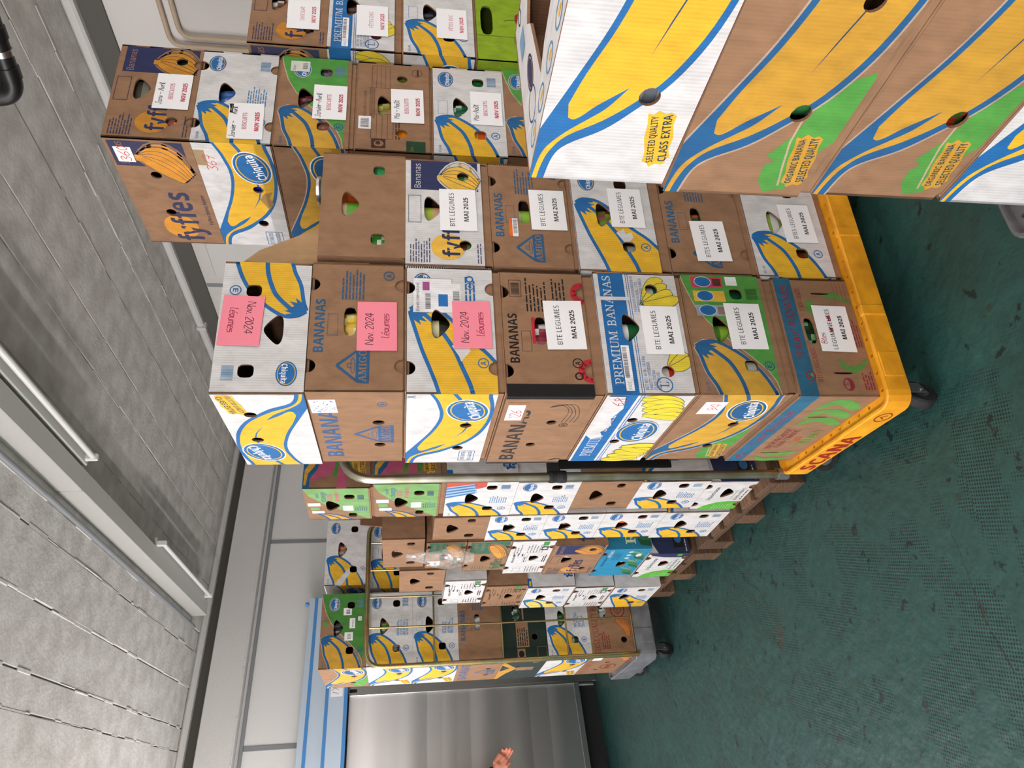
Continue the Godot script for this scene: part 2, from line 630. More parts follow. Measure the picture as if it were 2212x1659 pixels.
# big banana across the long side; its stem is at the left top
func S_chiq(f: Face, o: Dictionary) -> void:
	var y: Color = o.get("y", YE)
	var b: Color = o.get("b", BL)
	var sc: float = o.get("sc", 1.0)
	var map := func(a: Array) -> Array:
		if sc == 1.0: return a
		var r := []
		for i in range(0, a.size(), 2): r.append_array([a[i] * sc + 0.02 if a[i] > 0.0 else 0.0, a[i + 1]])
		return r
	if o.get("leaf", false):
		f.fill(o.get("green", GR), [0.53, 0.02, 0.49, -0.03, 0.36, -0.05, 0.30, -0.04, 0.245, 0.017, 0.222, 0.051, 0.10, 0.10, 0.038, 0.14, 0.021, 0.284, 0.075, 0.363, 0.14, 0.38, 0.165, 0.33, 0.187, 0.40, 0.277, 0.30, 0.40, 0.25, 0.50, 0.12])
		f.line(Color(0.75, 0.66, 0.55), [0.055, 0.20, 0.15, 0.25, 0.25, 0.295, 0.36, 0.30], 0.004)
	var sil := Face.runs([map.call([0.17, 1.0, 0.21, 0.965, 0.35, 0.84, 0.5, 0.715, 0.65, 0.632, 0.76, 0.617, 0.84, 0.645, 0.92, 0.684, 1.0, 0.75]), map.call([1.0, 0.06, 0.96, 0.05, 0.87, 0.012, 0.76, -0.005, 0.63, 0.015, 0.48, 0.085, 0.35, 0.22, 0.255, 0.4, 0.18, 0.57, 0.12, 0.79, 0.07, 0.87, 0.0, 0.90]), [0.0, 1.0]])
	if o.has("edge"):
		f.line(o["edge"], sil, 0.008)
	f.fill(b, sil)
	f.fill(y, Face.runs([map.call([0.26, 0.85, 0.36, 0.785, 0.5, 0.67, 0.65, 0.588, 0.76, 0.573, 0.84, 0.60, 0.92, 0.642, 1.0, 0.71]), map.call([1.0, 0.105, 0.95, 0.095, 0.87, 0.058, 0.76, 0.042, 0.63, 0.06, 0.49, 0.13, 0.365, 0.26, 0.28, 0.42, 0.21, 0.60, 0.15, 0.81, 0.09, 0.905, 0.03, 0.94, 0.0, 0.95]), map.call([0.0, 0.985, 0.06, 0.965, 0.11, 0.925, 0.165, 0.82, 0.215, 0.69, 0.256, 0.59, 0.325, 0.485]), map.call([0.325, 0.485, 0.262, 0.66, 0.225, 0.74, 0.21, 0.79, 0.215, 0.83])]))
	if o.get("emblem", true):
		f.line(b, [1.0, 0.476, 0.947, 0.42, 0.9, 0.39], 0.011)
		f.fill(b, [0.70, 0.27, 0.66, 0.30, 0.58, 0.275, 0.50, 0.32, 0.39, 0.43, 0.50, 0.30, 0.58, 0.255, 0.66, 0.27])
		emblem(f, 0.79, 0.30, 0.074, 0.30, Color.WHITE if o.get("white", true) else b, b)
	elif sc > 1.0:
		f.fill(b.darkened(0.3), [0.50, 0.425, 0.62, 0.37, 0.75, 0.30, 0.85, 0.27, 0.75, 0.29, 0.62, 0.36])
	f.hole_oval(0.745 if sc > 1.0 else 0.595, 0.29, 0.017, 0.017)
	f.hole_oval(0.365 if sc > 1.0 else 0.252, 0.335, 0.0185 if sc > 1.0 else 0.017, 0.0185 if sc > 1.0 else 0.017)
	if o.has("brush"): brush(f, o.get("bu", 0.15), o.get("bv", 0.15), o["brush"][0], o["brush"][1], 0.2, Color(0.05, 0.25, 0.3), y)

# end face: crown of the banana in the middle, its body running off to the left
func F_chiq(f: Face, o: Dictionary) -> void:
	var y: Color = o.get("y", YE)
	var b: Color = o.get("b", BL)
	if o.has("green"):
		var g := [1.01, 1.01, 0.875, 0.96, 0.725, 0.888, 0.59, 0.766, 0.448, 0.568, 0.309, 0.34, 0.191, 0.171, 0.105, 0.105, 0.004, 0.079, 0.393, 0.06, 0.899, 0.053, 1.01, 0.055]
		f.fill(o["green"], g)
		f.line(Color(0.80, 0.70, 0.60), g.slice(0, 18), 0.003)
	var big: bool = o.get("big", false)
	var L := [0.372, 0.965, 0.307, 0.93, 0.179, 0.887, 0.075, 0.81, 0.0, 0.774]
	var M := [0.376, 0.80, 0.27, 0.624, 0.174, 0.544, 0.079, 0.497, 0.0, 0.48]
	var R := [0.394, 0.955, 0.424, 0.862, 0.422, 0.704, 0.339, 0.491, 0.232, 0.318, 0.125, 0.211, 0.03, 0.149, 0.0, 0.137]
	var at := Vector2(0.392, 0.93)
	if big:
		L = [0.62, 0.965, 0.574, 0.949, 0.452, 0.893, 0.322, 0.83, 0.195, 0.754, 0.092, 0.694, 0.0, 0.65]
		M = [0.61, 0.81, 0.52, 0.66, 0.456, 0.592, 0.327, 0.471, 0.19, 0.384, 0.077, 0.313, 0.0, 0.28]
		R = [0.65, 0.955, 0.68, 0.86, 0.66, 0.68, 0.56, 0.49, 0.427, 0.326, 0.321, 0.129, 0.248, 0.026, 0.20, -0.03]
		at = Vector2(0.63, 0.93)
	var body := []
	for i in range(0, L.size(), 2): body.append_array([L[i], L[i + 1]])
	if big: body.append_array([0.0, -0.02])
	for i in range(R.size() - 2, -1, -2): body.append_array([R[i], R[i + 1]])
	if o.has("edge"): f.line(o["edge"], body, 0.016)
	f.fill(y, body)
	for a in [L, R]: f.line(b, a, 0.0105, true)
	f.line(b, M, 0.012, true)
	var t := [-0.03, 0.03, 0.0, 0.045, 0.03, 0.0, 0.045, -0.08, 0.04, -0.18, 0.018, -0.19, 0.012, -0.12, -0.008, -0.21, -0.02, -0.13, -0.03, -0.18, -0.045, -0.10, -0.085, -0.16, -0.07, -0.07, -0.11, -0.09, -0.07, -0.01]
	var c := []
	for i in range(0, t.size(), 2): c.append_array([at.x + t[i], at.y + t[i + 1]])
	f.fill(b, c)
	if o.get("slot", false): slot_hole(f, 0.54, 0.62)
	else: hand_hole(f, 0.53, 0.63)
	if o.get("side_holes", true):
		f.hole_soft(0.838, 0.36, 0.019, 0.02)
		f.hole_soft(0.231, 0.36, 0.019, 0.02)
	else: notches(f)
	if o.get("logo", true): emblem(f, 0.855, o.get("lv", 0.80), 0.036)
	circle_letter(f, b, o.get("letter", "A"), 0.23, 0.15, 0.014)
	if o.get("code", true): bars(f, b.lerp(WH, 0.4), 0.80, 0.10, 0.91, 0.23, 14)
	if o.get("small", false): fine(f, b.lerp(WH, 0.25), 0.40, 0.10, 0.62, 0.36, 8)
	if o.get("box", false): f.line(b.lerp(WH, 0.4), [0.45, 0.80, 0.60, 0.80, 0.60, 0.93, 0.45, 0.93], 0.0012, false, true)
	if o.get("eu", true): T(f, b, o.get("eut", "EU-04"), 0.03, 0.90, 0.035, 0.10, "sans", 0.0)

func F_amigo(f: Face, o: Dictionary) -> void:
	var b: Color = o.get("b", Color(0.16, 0.36, 0.53))
	T(f, b, "BANANAS", 0.289, 0.84, 0.105, 0.70, "sansb")
	for q in [[0.418, 0.70, 0.584, 0.70], [0.584, 0.70, 0.584, 0.806], [0.584, 0.806, 0.418, 0.806], [0.418, 0.806, 0.418, 0.70]]:
		for i in 8:
			var s := Vector2(q[0], q[1]).lerp(Vector2(q[2], q[3]), i / 8.0)
			var e := Vector2(q[0], q[1]).lerp(Vector2(q[2], q[3]), (i + 0.55) / 8.0)
			f.line(b, [s.x, s.y, e.x, e.y], 0.0015)
	if o.get("tri", true):
		triangle(f, b, 0.19, 0.355, 0.26, 0.345, KR)
	slot_hole(f, 0.53, 0.57)
	notches(f, o.get("ntop", true), o.get("nbot", true))
	fine(f, b, 0.70, 0.42, 0.95, 0.68, 7, 0.4)
	circle_letter(f, b, o.get("letter", "A"), 0.90, 0.16, 0.014)
	if o.get("circ2", false): f.ring(b, 0.77, 0.16, 0.011, 0.011, 0.004)

# triangular emblem with a hat over a block of letters; u is its middle, v the foot, w and h its size
func triangle(f: Face, b: Color, u: float, v: float, w: float, h: float, ground: Color) -> void:
	f.fill(b, [u - w / 2, v, u + w / 2, v, u + w * 0.47, v + h * 0.36, u + w * 0.03, v + h, u - w * 0.03, v + h, u - w * 0.47, v + h * 0.36])
	f.fill(ground, [u - w * 0.36, v + h * 0.40, u + w * 0.36, v + h * 0.40, u, v + h * 0.90])
	f.ring(b, u, v + h * 0.49, w * f.w * 0.22, h * f.h * 0.06, 0.002)
	f.line(b, [u - w * 0.07, v + h * 0.5, u - w * 0.05, v + h * 0.65, u + w * 0.05, v + h * 0.65, u + w * 0.07, v + h * 0.5], 0.002)
	T(f, ground, "AMIGO", u - w * 0.45, v + h * 0.08, h * 0.23, u + w * 0.45, "serifb")

func S_amigo(f: Face, o: Dictionary) -> void:
	var b := Color(0.25, 0.38, 0.56)
	T(f, b, "BANANAS", 0.10, 0.72, 0.20, 0.86, "sansb")
	triangle(f, b, 0.45, 0.10, 0.26, 0.46, KR)
	f.hole_oval(0.615, 0.27, 0.016, 0.017)
	f.hole_oval(0.286, 0.27, 0.016, 0.017)
	circle_letter(f, b, "A", 0.855, 0.22, 0.013)

# a hand of bananas: n crescents from the stem s, bulging through c0..c1 to the tips t0..t1
func hand(f: Face, s: Vector2, c0: Vector2, c1: Vector2, t0: Vector2, t1: Vector2, n: int, wd: float, col: Color, ink: Color, halo = null) -> void:
	for pass_ in (2 if halo != null else 1):
		for i in n:
			var k := float(n - 1 - i) / maxf(n - 1, 1)
			var c := c0.lerp(c1, k)
			var t := t0.lerp(t1, k)
			var up := PackedVector2Array()
			var dn := PackedVector2Array()
			for j in 10:
				var x := j / 9.0
				var p := s * (1 - x) * (1 - x) + c * 2 * x * (1 - x) + t * x * x
				var d := ((c - s) * (1 - x) + (t - c) * x)
				d = Vector2(d.x * f.w, d.y * f.h).normalized()
				var q := Vector2(-d.y / f.w, d.x / f.h) * wd * (0.22 + 0.78 * pow(sin(PI * clampf(x * 0.86 + 0.08, 0, 1)), 0.7))
				up.push_back(p + q)
				dn.push_back(p - q)
			var a := []
			for p in up: a.append_array([p.x, p.y])
			for j in range(9, -1, -1): a.append_array([dn[j].x, dn[j].y])
			if halo != null and pass_ == 0:
				f.line(halo, a, 0.012, false, true)
				f.layer -= 1
				continue
			f.fill(col, a)
			f.line(ink, a, 0.0017, false, true)

func F_fyffes(f: Face, o: Dictionary) -> void:
	var g: Color = o.get("g", WH)
	var y: Color = o.get("y", Color(0.96, 0.76, 0.28))
	var nv: Color = o.get("nv", NV)
	f.rect(nv, 0.70, 0.04, 0.985, 0.93)
	T(f, g, o.get("word", "Bananas"), 0.718, 0.80, 0.085, 0.955)
	hand(f, Vector2(0.82, 0.53), Vector2(0.71, 0.355), Vector2(1.08, 0.265), Vector2(0.70, 0.09), Vector2(0.80, 0.03), 6, 0.015, y, Color(0.1, 0.12, 0.2), g)
	f.fill(y, [0.79, 0.50, 0.85, 0.50, 0.845, 0.58, 0.80, 0.58])
	f.line(Color(0.4, 0.4, 0.4) if g == WH else nv, [0.388, 0.80, 0.64, 0.80, 0.64, 0.96, 0.388, 0.96], 0.0016, false, true)
	f.ell(y, 0.172, 0.46, 0.046, 0.050)
	T(f, nv, "fyffes", 0.085, 0.31, 0.21, 0.50, "sansb")
	f.ell(y, 0.168, 0.42, 0.008, 0.008)
	fine(f, nv.lerp(g, 0.2), 0.03, 0.68, 0.25, 0.95, 8, 0.4)
	fine(f, nv.lerp(g, 0.2), 0.03, 0.03, 0.25, 0.10, 2, 0.4)
	hand_hole(f, 0.52, 0.66)
	f.hole_oval(0.845, 0.24, 0.017, 0.018)
	f.hole_oval(0.193, 0.24, 0.017, 0.018)
	if o.get("notch", false): notches(f, false, true)

func S_fyffes(f: Face, o: Dictionary) -> void:
	var y := Color(0.88, 0.60, 0.20)
	var nv := Color(0.24, 0.23, 0.36)
	f.rect(nv, 0.765, 0.10, 0.975, 0.965)
	T(f, KR, "Bananas", 0.785, 0.80, 0.10, 0.965)
	hand(f, Vector2(0.84, 0.66), Vector2(0.74, 0.44), Vector2(1.08, 0.30), Vector2(0.635, 0.22), Vector2(0.71, 0.08), 6, 0.018, y, nv, KR)
	f.fill(y, [0.80, 0.62, 0.86, 0.62, 0.865, 0.71, 0.815, 0.71])
	f.ell(y, 0.185, 0.50, 0.066, 0.058)
	T(f, nv, "fyffes", 0.035, 0.25, 0.33, 0.535, "sansb")
	f.ell(y, 0.16, 0.42, 0.014, 0.013)
	T(f, nv, "Fyffes times better", 0.22, 0.06, 0.05, 0.52)
	f.hole_oval(0.688, 0.55, 0.017, 0.017)
	f.hole_oval(0.333, 0.56, 0.017, 0.017)

func F_premium(f: Face, o: Dictionary) -> void:
	f.rect(BL, 0.0, 0.64, 1.0, 0.945)
	T(f, WH, "PREMIUM", 0.079, 0.80, 0.10, 0.50, "serif")
	T(f, WH, "BANANAS", 0.54, 0.80, 0.10, 0.965, "serif")
	f.rect(BL, 0.0, 0.605, 1.0, 0.613)
	f.rect(BL, 0.0, 0.58, 1.0, 0.588)
	f.rect(Color.WHITE, 0.03, 0.69, 0.385, 0.785)
	bars(f, BLK, 0.13, 0.725, 0.37, 0.775, 30)
	T(f, BLK, "SSCC", 0.04, 0.72, 0.035, 0.10)
	hand_hole(f, 0.53, 0.64)
	f.hole_oval(0.859, 0.314, 0.018, 0.019)
	f.hole_oval(0.182, 0.274, 0.018, 0.019)
	f.ring(BL, 0.078, 0.337, 0.022, 0.022, 0.003)
	T(f, BL, "L", 0.06, 0.29, 0.10, 0.10, "serif")
	var ink := Color(0.10, 0.30, 0.32)
	hand(f, Vector2(0.72, 0.44), Vector2(0.74, 0.05), Vector2(0.98, 0.30), Vector2(0.80, 0.02), Vector2(0.92, 0.17), 4, 0.018, Color(0.93, 0.84, 0.22), ink)
	hand(f, Vector2(0.20, 0.25), Vector2(0.22, 0.02), Vector2(0.34, 0.14), Vector2(0.30, 0.0), Vector2(0.36, 0.06), 3, 0.016, Color(0.93, 0.84, 0.22), ink)
	var rows := ["NET WT: 40 lb - 18,14kg", "VARIETY: CAVENDISH", "CLASS: EXTRA", "MIN. LENGTH"]
	for i in 4: T(f, BL, rows[i], 0.035, 0.53 - 0.05 * i, 0.035, [0.30, 0.25, 0.19, 0.17][i], "serif")
	rows = ["PACKED FOR AND DISTRIBUTED BY", "INTERNATIONAL, LTD.", "PRODUCT OF COSTA RICA"]
	for i in 3: T(f, BL, rows[i], 0.66, 0.53 - 0.05 * i, 0.033, [0.97, 0.92, 0.95][i], "serif")
	if o.get("torn", false):
		f.rect(WH, 0.755, 0.60, 0.785, 0.95)
		f.fill(KR, [0.985, 0.96, 1.0, 1.0, 1.0, 0.0, 0.985, 0.1, 0.992, 0.5])

func S_premium(f: Face, o: Dictionary) -> void:
	f.rect(BL, 0.0, 0.65, 1.0, 0.97)
	T(f, WH, "PREMIUM", 0.10, 0.75, 0.14, 0.44, "serif")
	T(f, WH, "BANANAS", 0.50, 0.75, 0.14, 0.86, "serif")
	f.rect(BL, 0.0, 0.605, 1.0, 0.616)
	f.rect(BL, 0.0, 0.575, 1.0, 0.586)
	var ink := Color(0.10, 0.30, 0.32)
	for k in 4:
		var d := Vector2(-0.07, -0.05) * k
		hand(f, Vector2(0.95, 0.58) + d, Vector2(0.90, 0.2) + d, Vector2(1.0, 0.3) + d * 0.7, Vector2(0.82, 0.03) + d * 0.6, Vector2(0.90, 0.08) + d * 0.5, 2, 0.017, Color(0.93, 0.84, 0.22), ink)
	for k in 4:
		var d := Vector2(0.075, -0.05) * k
		hand(f, Vector2(0.03, 0.56) + d, Vector2(0.08, 0.2) + d, Vector2(0.02, 0.3) + d * 0.7, Vector2(0.12, 0.03) + d * 0.6, Vector2(0.06, 0.08) + d * 0.5, 2, 0.017, Color(0.93, 0.84, 0.22), ink)
	emblem(f, 0.50, 0.36, 0.082, 0.05)
	f.hole_oval(0.667, 0.52, 0.016, 0.016)
	f.hole_oval(0.343, 0.55, 0.016, 0.016)
	if o.get("torn", true):
		f.fill(WH, [0.985, 0.98, 0.985, 0.79, 0.93, 0.77, 0.83, 0.73, 0.70, 0.80, 0.60, 0.74, 0.50, 0.82, 0.43, 0.76, 0.40, 0.90, 0.46, 0.985])
		pen(f, RD, "68", 0.87, 0.76, 0.035, 0.0025)

func F_taino(f: Face, o: Dictionary) -> void:
	var tb := Color(0.16, 0.40, 0.52)
	var tr := Color(0.55, 0.16, 0.22)
	f.rect(tb, 0.0, 0.755, 1.0, 0.98)
	T(f, tr, "“Taino” BANANAS", 0.295, 0.82, 0.095, 0.93, "serifb")
	f.ell(tr, 0.163, 0.80, 0.017, 0.015)
	f.ell(tb, 0.163, 0.80, 0.013, 0.011)
	f.ell(tr, 0.158, 0.81, 0.006, 0.006)
	f.ell(GR, 0.17, 0.785, 0.006, 0.005)
	T(f, tr, "BIO/ORGANIC", 0.115, 0.66, 0.06, 0.40, "serif")
	T(f, tr, "FAIR-TRADE", 0.71, 0.66, 0.06, 0.91, "serif")
	f.hole_soft(0.54, 0.655, 0.044, 0.016)
	f.hole_soft(0.868, 0.40, 0.004, 0.03)
	f.hole_soft(0.187, 0.38, 0.004, 0.03)
	var gg := Color(0.36, 0.58, 0.26)
	f.fill(gg, [0.30, 0.39, 0.22, 0.36, 0.185, 0.21, 0.24, 0.08, 0.31, 0.02, 0.26, 0.14, 0.245, 0.27], true)
	f.fill(gg, [0.85, 0.37, 0.88, 0.20, 0.82, 0.06, 0.77, 0.03, 0.81, 0.15, 0.82, 0.27], true)
	f.rect(gg, 0.69, 0.515, 0.80, 0.63)
	f.ell(tr, 0.095, 0.35, 0.021, 0.017)
	f.ell(KR, 0.095, 0.37, 0.016, 0.008)
	T(f, tr, "A", 0.087, 0.355, 0.055, 0.103, "serifb")
	fine(f, tr, 0.05, 0.02, 0.22, 0.16, 4, 0.5)
	fine(f, tr, 0.40, 0.02, 0.66, 0.12, 3, 0.4)
	for i in 4: f.line(tr, [0.80, 0.06 + i * 0.05, 0.97, 0.05 + i * 0.05], 0.001)

func S_taino(f: Face, o: Dictionary) -> void:
	var tb := Color(0.17, 0.42, 0.55)
	var tr := Color(0.58, 0.16, 0.22)
	var gg := Color(0.38, 0.62, 0.28)
	f.rect(tb, 0.0, 0.755, 1.0, 0.98)
	T(f, tr, "“Taino” BANANAS", 0.268, 0.82, 0.10, 0.80, "serifb")
	f.ell(tr, 0.114, 0.87, 0.022, 0.014)
	f.ell(tb, 0.114, 0.87, 0.017, 0.009)
	f.ell(tr, 0.10, 0.88, 0.008, 0.006)
	for a in [[0.812, 0.613, 0.906, 0.571, 0.963, 0.434, 0.93, 0.20, 0.85, 0.05, 0.814, 0.121, 0.887, 0.373, 0.857, 0.511], [0.699, 0.604, 0.796, 0.577, 0.83, 0.337, 0.77, 0.08, 0.694, 0.04, 0.729, 0.23, 0.77, 0.43], [0.591, 0.605, 0.684, 0.551, 0.715, 0.29, 0.65, 0.06, 0.583, 0.05, 0.644, 0.307, 0.645, 0.46], [0.19, 0.60, 0.114, 0.493, 0.105, 0.20, 0.175, 0.079, 0.16, 0.25, 0.15, 0.42], [0.09, 0.63, 0.006, 0.515, 0.01, 0.248, 0.066, 0.1, 0.055, 0.3, 0.05, 0.45]]:
		f.fill(gg, a, true)
	T(f, tr, "BIO/ORGANIC", 0.223, 0.56, 0.09, 0.555, "serif")
	T(f, tr, "FAIR-TRADE", 0.242, 0.45, 0.08, 0.532, "serif")
	f.ell(Color(0.75, 0.36, 0.22), 0.385, 0.33, 0.018, 0.012)
	T(f, gg, "TAINO", 0.249, 0.11, 0.15, 0.517, "sansb")
	f.hole_soft(0.72, 0.45, 0.004, 0.033)
	f.hole_soft(0.15, 0.48, 0.004, 0.033)

func F_black(f: Face, o: Dictionary) -> void:
	T(f, BLK, "BANANAS", 0.25, 0.83, 0.11, 0.64, "sansb")
	f.line(BLK, [0.34, 0.68, 0.50, 0.68, 0.50, 0.79, 0.34, 0.79], 0.0012, false, true)
	f.rect(RD, 0.40, 0.62, 0.61, 0.665)
	slot_hole(f, 0.505, 0.56)
	notches(f, true, true)
	for u in [0.19, 0.82]: f.ring(RD, u, 0.0, 0.029, 0.031, 0.016)
	fine(f, BLK, 0.66, 0.45, 0.97, 0.72, 6, 0.4)
	fine(f, BLK, 0.70, 0.22, 0.95, 0.40, 4, 0.4)
	f.line(BLK, [0.78, 0.76, 0.92, 0.76, 0.92, 0.90, 0.78, 0.90], 0.0014, false, true)
	bars(f, BLK, 0.80, 0.78, 0.90, 0.88, 12)
	f.ring(BLK, 0.15, 0.16, 0.010, 0.010, 0.004)
	circle_letter(f, BLK, "A", 0.25, 0.16, 0.014)

func S_black(f: Face, o: Dictionary) -> void:
	var k := Color(0.20, 0.17, 0.18)
	T(f, k, "BANANAS", 0.07, 0.66, 0.19, 0.82, "sansb")
	for d in [[Vector2(0.86, 0.46), 1.0], [Vector2(0.05, 0.16), 0.8]]:
		for i in 4:
			var s: Vector2 = d[0]
			f.line(k, [s.x, s.y, s.x + 0.035 * d[1], s.y - 0.10 - 0.06 * i, s.x - 0.04 - 0.02 * i, s.y - 0.24 - 0.05 * i, s.x - 0.20 * d[1], s.y - 0.22 - 0.05 * i], 0.0018, true)
	f.hole_oval(0.655, 0.36, 0.016, 0.015)
	f.hole_oval(0.32, 0.50, 0.016, 0.015)
	circle_letter(f, k, "A", 0.62, 0.20, 0.012)
	f.rect(k, 0.0, 0.0, 0.02, 1.0)

func F_plain(f: Face, o: Dictionary) -> void:
	hand_hole(f, 0.5, 0.66)
	f.hole_soft(0.84, 0.32, 0.018, 0.017)
	f.hole_soft(0.18, 0.32, 0.020, 0.020)

func F_agri(f: Face, o: Dictionary) -> void:
	var k := Color(0.26, 0.18, 0.13)
	T(f, k, "AGRICULTURE OF ECUADOR", 0.33, 0.87, 0.035, 0.66)
	for a in [[0.70, 0.55, 0.96, 0.80], [0.36, 0.76, 0.70, 0.82], [0.13, 0.50, 0.40, 0.80]]:
		f.line(k, [a[0], a[1], a[2], a[1], a[2], a[3], a[0], a[3]], 0.0012, false, true)
		for i in 4: f.line(k, [a[0], a[1] + (a[3] - a[1]) * i / 4.0, a[2], a[1] + (a[3] - a[1]) * i / 4.0], 0.0009)
	fine(f, k, 0.13, 0.40, 0.36, 0.48, 2)
	f.rect(PAPER, 0.23, 0.80, 0.37, 0.97)
	bars(f, BLK, 0.25, 0.83, 0.35, 0.94, 18)
	f.rect(k, 0.03, 0.60, 0.13, 0.79)
	f.ell(KR, 0.08, 0.69, 0.013, 0.016)
	f.ell(k, 0.085, 0.70, 0.008, 0.008)
	f.rect(Color(0.13, 0.27, 0.16), 0.0, 0.06, 0.12, 0.32)
	T(f, KR, "bio", 0.015, 0.22, 0.05, 0.06)
	f.line(k, [0.87, 0.16, 0.93, 0.16], 0.006)
	f.ring(k, 0.90, 0.17, 0.017, 0.017, 0.0012)
	hand_hole(f, 0.5, 0.62)
	f.hole_oval(0.82, 0.38, 0.017, 0.018)
	f.hole_oval(0.20, 0.38, 0.017, 0.018)

func F_mango(f: Face, o: Dictionary) -> void:
	# green end with words; the banana crown in the far lower corner
	var gm := Color(0.50, 0.68, 0.42)
	f.fill(gm, [1.0, 1.0, 0.78, 0.93, 0.55, 0.75, 0.38, 0.55, 0.2, 0.3, 0.0, 0.06, 0.0, 0.03, 1.0, 0.03])
	f.fill(YK, [0.22, 0.86, 0.05, 0.72, 0.0, 0.70, 0.0, 0.35, 0.12, 0.45, 0.2, 0.6])
	f.line(BK, [0.24, 0.88, 0.1, 0.74, 0.0, 0.68], 0.008, true)
	f.line(BK, [0.24, 0.86, 0.16, 0.55, 0.0, 0.32], 0.008, true)
	f.line(BK, [0.24, 0.87, 0.1, 0.60, 0.0, 0.5], 0.007, true)
	var ink := Color(0.35, 0.48, 0.55)
	var pk := Color(0.85, 0.40, 0.50)
	T(f, ink, "small", 0.72, 0.78, 0.05, 0.86, "sansb")
	T(f, ink, "change", 0.62, 0.68, 0.08, 0.90, "sansb")
	T(f, pk, "BIG", 0.65, 0.58, 0.08, 0.82, "sansb")
	T(f, pk, "dreams", 0.60, 0.48, 0.07, 0.90, "sansb")
	f.rect(PAPER, 0.46, 0.78, 0.56, 0.97)
	f.rect(PAPER, 0.22, 0.74, 0.30, 0.93)
	f.rect(gm, 0.33, 0.80, 0.43, 0.94)
	f.rect(PAPER, 0.30, 0.28, 0.46, 0.44)
	fine(f, ink, 0.28, 0.06, 0.48, 0.26, 6)
	bars(f, ink, 0.66, 0.10, 0.80, 0.20, 12)
	hand_hole(f, 0.46, 0.60)
	f.hole_soft(0.74, 0.32, 0.02, 0.019)
	f.hole_soft(0.14, 0.30, 0.02, 0.016)

func S_mango(f: Face, o: Dictionary) -> void:
	var pk := Color(0.76, 0.35, 0.48)
	f.fill(GR.darkened(0.1), [0.10, 0.30, 0.10, 0.55, 0.3, 0.75, 0.5, 0.7, 0.5, 0.25, 0.3, 0.2])
	for a in [[0.0, 0.50, 0.18, 0.48, 0.20, 0.36, 0.0, 0.35], [0.12, 0.56, 0.45, 0.42, 0.48, 0.60, 0.18, 0.90, 0.06, 0.88], [0.22, 0.96, 0.16, 0.80, 0.36, 0.60, 0.4, 0.7]]:
		f.fill(pk, a)
	f.fill(BK, [0.0, 1.0, 0.0, 0.90, 0.08, 0.90, 0.15, 0.80, 0.3, 0.70, 0.34, 0.85, 0.2, 1.0])
	f.fill(YK, [0.03, 0.95, 0.12, 0.93, 0.18, 0.84, 0.3, 0.76, 0.3, 0.82, 0.2, 0.92, 0.15, 0.98, 0.03, 0.985])
	brush(f, 0.21, 0.18, "ORGANIC BANANA", "SELECTED QUALITY", 0.1, Color(0.16, 0.14, 0.10), YK)

func F_art(f: Face, o: Dictionary) -> void:
	# white end with a patterned corner of plain stripes and a red panel
	F_chiq(f, {"logo": false, "letter": "A", "small": true})
	f.fill(Color(0.80, 0.33, 0.26), [0.62, 1.0, 1.0, 1.0, 1.0, 0.40, 0.86, 0.45])
	f.fill(Color(0.62, 0.75, 0.88), [0.55, 1.0, 0.86, 1.0, 0.95, 0.62, 0.70, 0.55])
	for i in 4: f.line(Color(0.25, 0.45, 0.68), [0.58 + i * 0.08, 1.0, 0.70 + i * 0.07, 0.60], 0.010)
	f.rect(PAPER, 0.90, 0.30, 0.99, 0.44)

func S_art(f: Face, o: Dictionary) -> void:
	f.fill(BL, [0.0, 1.0, 0.0, 0.90, 0.1, 0.92, 0.1, 1.0])
	f.rect(YE, 0.02, 0.93, 0.07, 0.97)
	T(f, Color(0.16, 0.25, 0.55), "pop", 0.28, 0.50, 0.10, 0.45, "sansb")
	T(f, Color(0.16, 0.25, 0.55), "by", 0.33, 0.40, 0.08, 0.42, "sansb")
	T(f, Color(0.16, 0.25, 0.55), "nature", 0.24, 0.30, 0.10, 0.50, "sansb")
	brush(f, 0.24, 0.12, "SELECTED QUALITY", "CLASS EXTRA", 0.05, WH, Color(0.13, 0.36, 0.62), 1.1)

func F_fair(f: Face, o: Dictionary) -> void:
	var k: Color = o.get("k", Color(0.16, 0.16, 0.17))
	fine(f, k, 0.56, 0.62, 0.66, 0.92, 3, 0.35)
	T(f, k, "BANANAS", 0.36, 0.83, 0.055, 0.60, "sansb")
	fine(f, k, 0.62, 0.72, 0.90, 0.92, 3, 0.25)
	fine(f, k, 0.66, 0.20, 0.95, 0.62, 6, 0.22)
	f.rect(Color(0.25, 0.58, 0.30), 0.86, 0.14, 0.97, 0.28)
	f.rect(k, 0.73, 0.12, 0.84, 0.28)
	f.ell(WH if o.get("white", true) else KR, 0.78, 0.20, 0.012, 0.012)
	f.line(k, [0.06, 0.60, 0.18, 0.60, 0.18, 0.78, 0.06, 0.78], 0.0012, false, true)
	f.line(k, [0.36, 0.62, 0.62, 0.62], 0.0014)
	f.line(k, [0.36, 0.54, 0.62, 0.54], 0.0014)
	fine(f, k, 0.38, 0.56, 0.60, 0.61, 1)
	fine(f, k, 0.36, 0.06, 0.60, 0.16, 2, 0.5)
	fine(f, k, 0.05, 0.10, 0.26, 0.50, 6, 0.25)
	hand_hole(f, 0.50, 0.38, 0.9)
	notches(f)

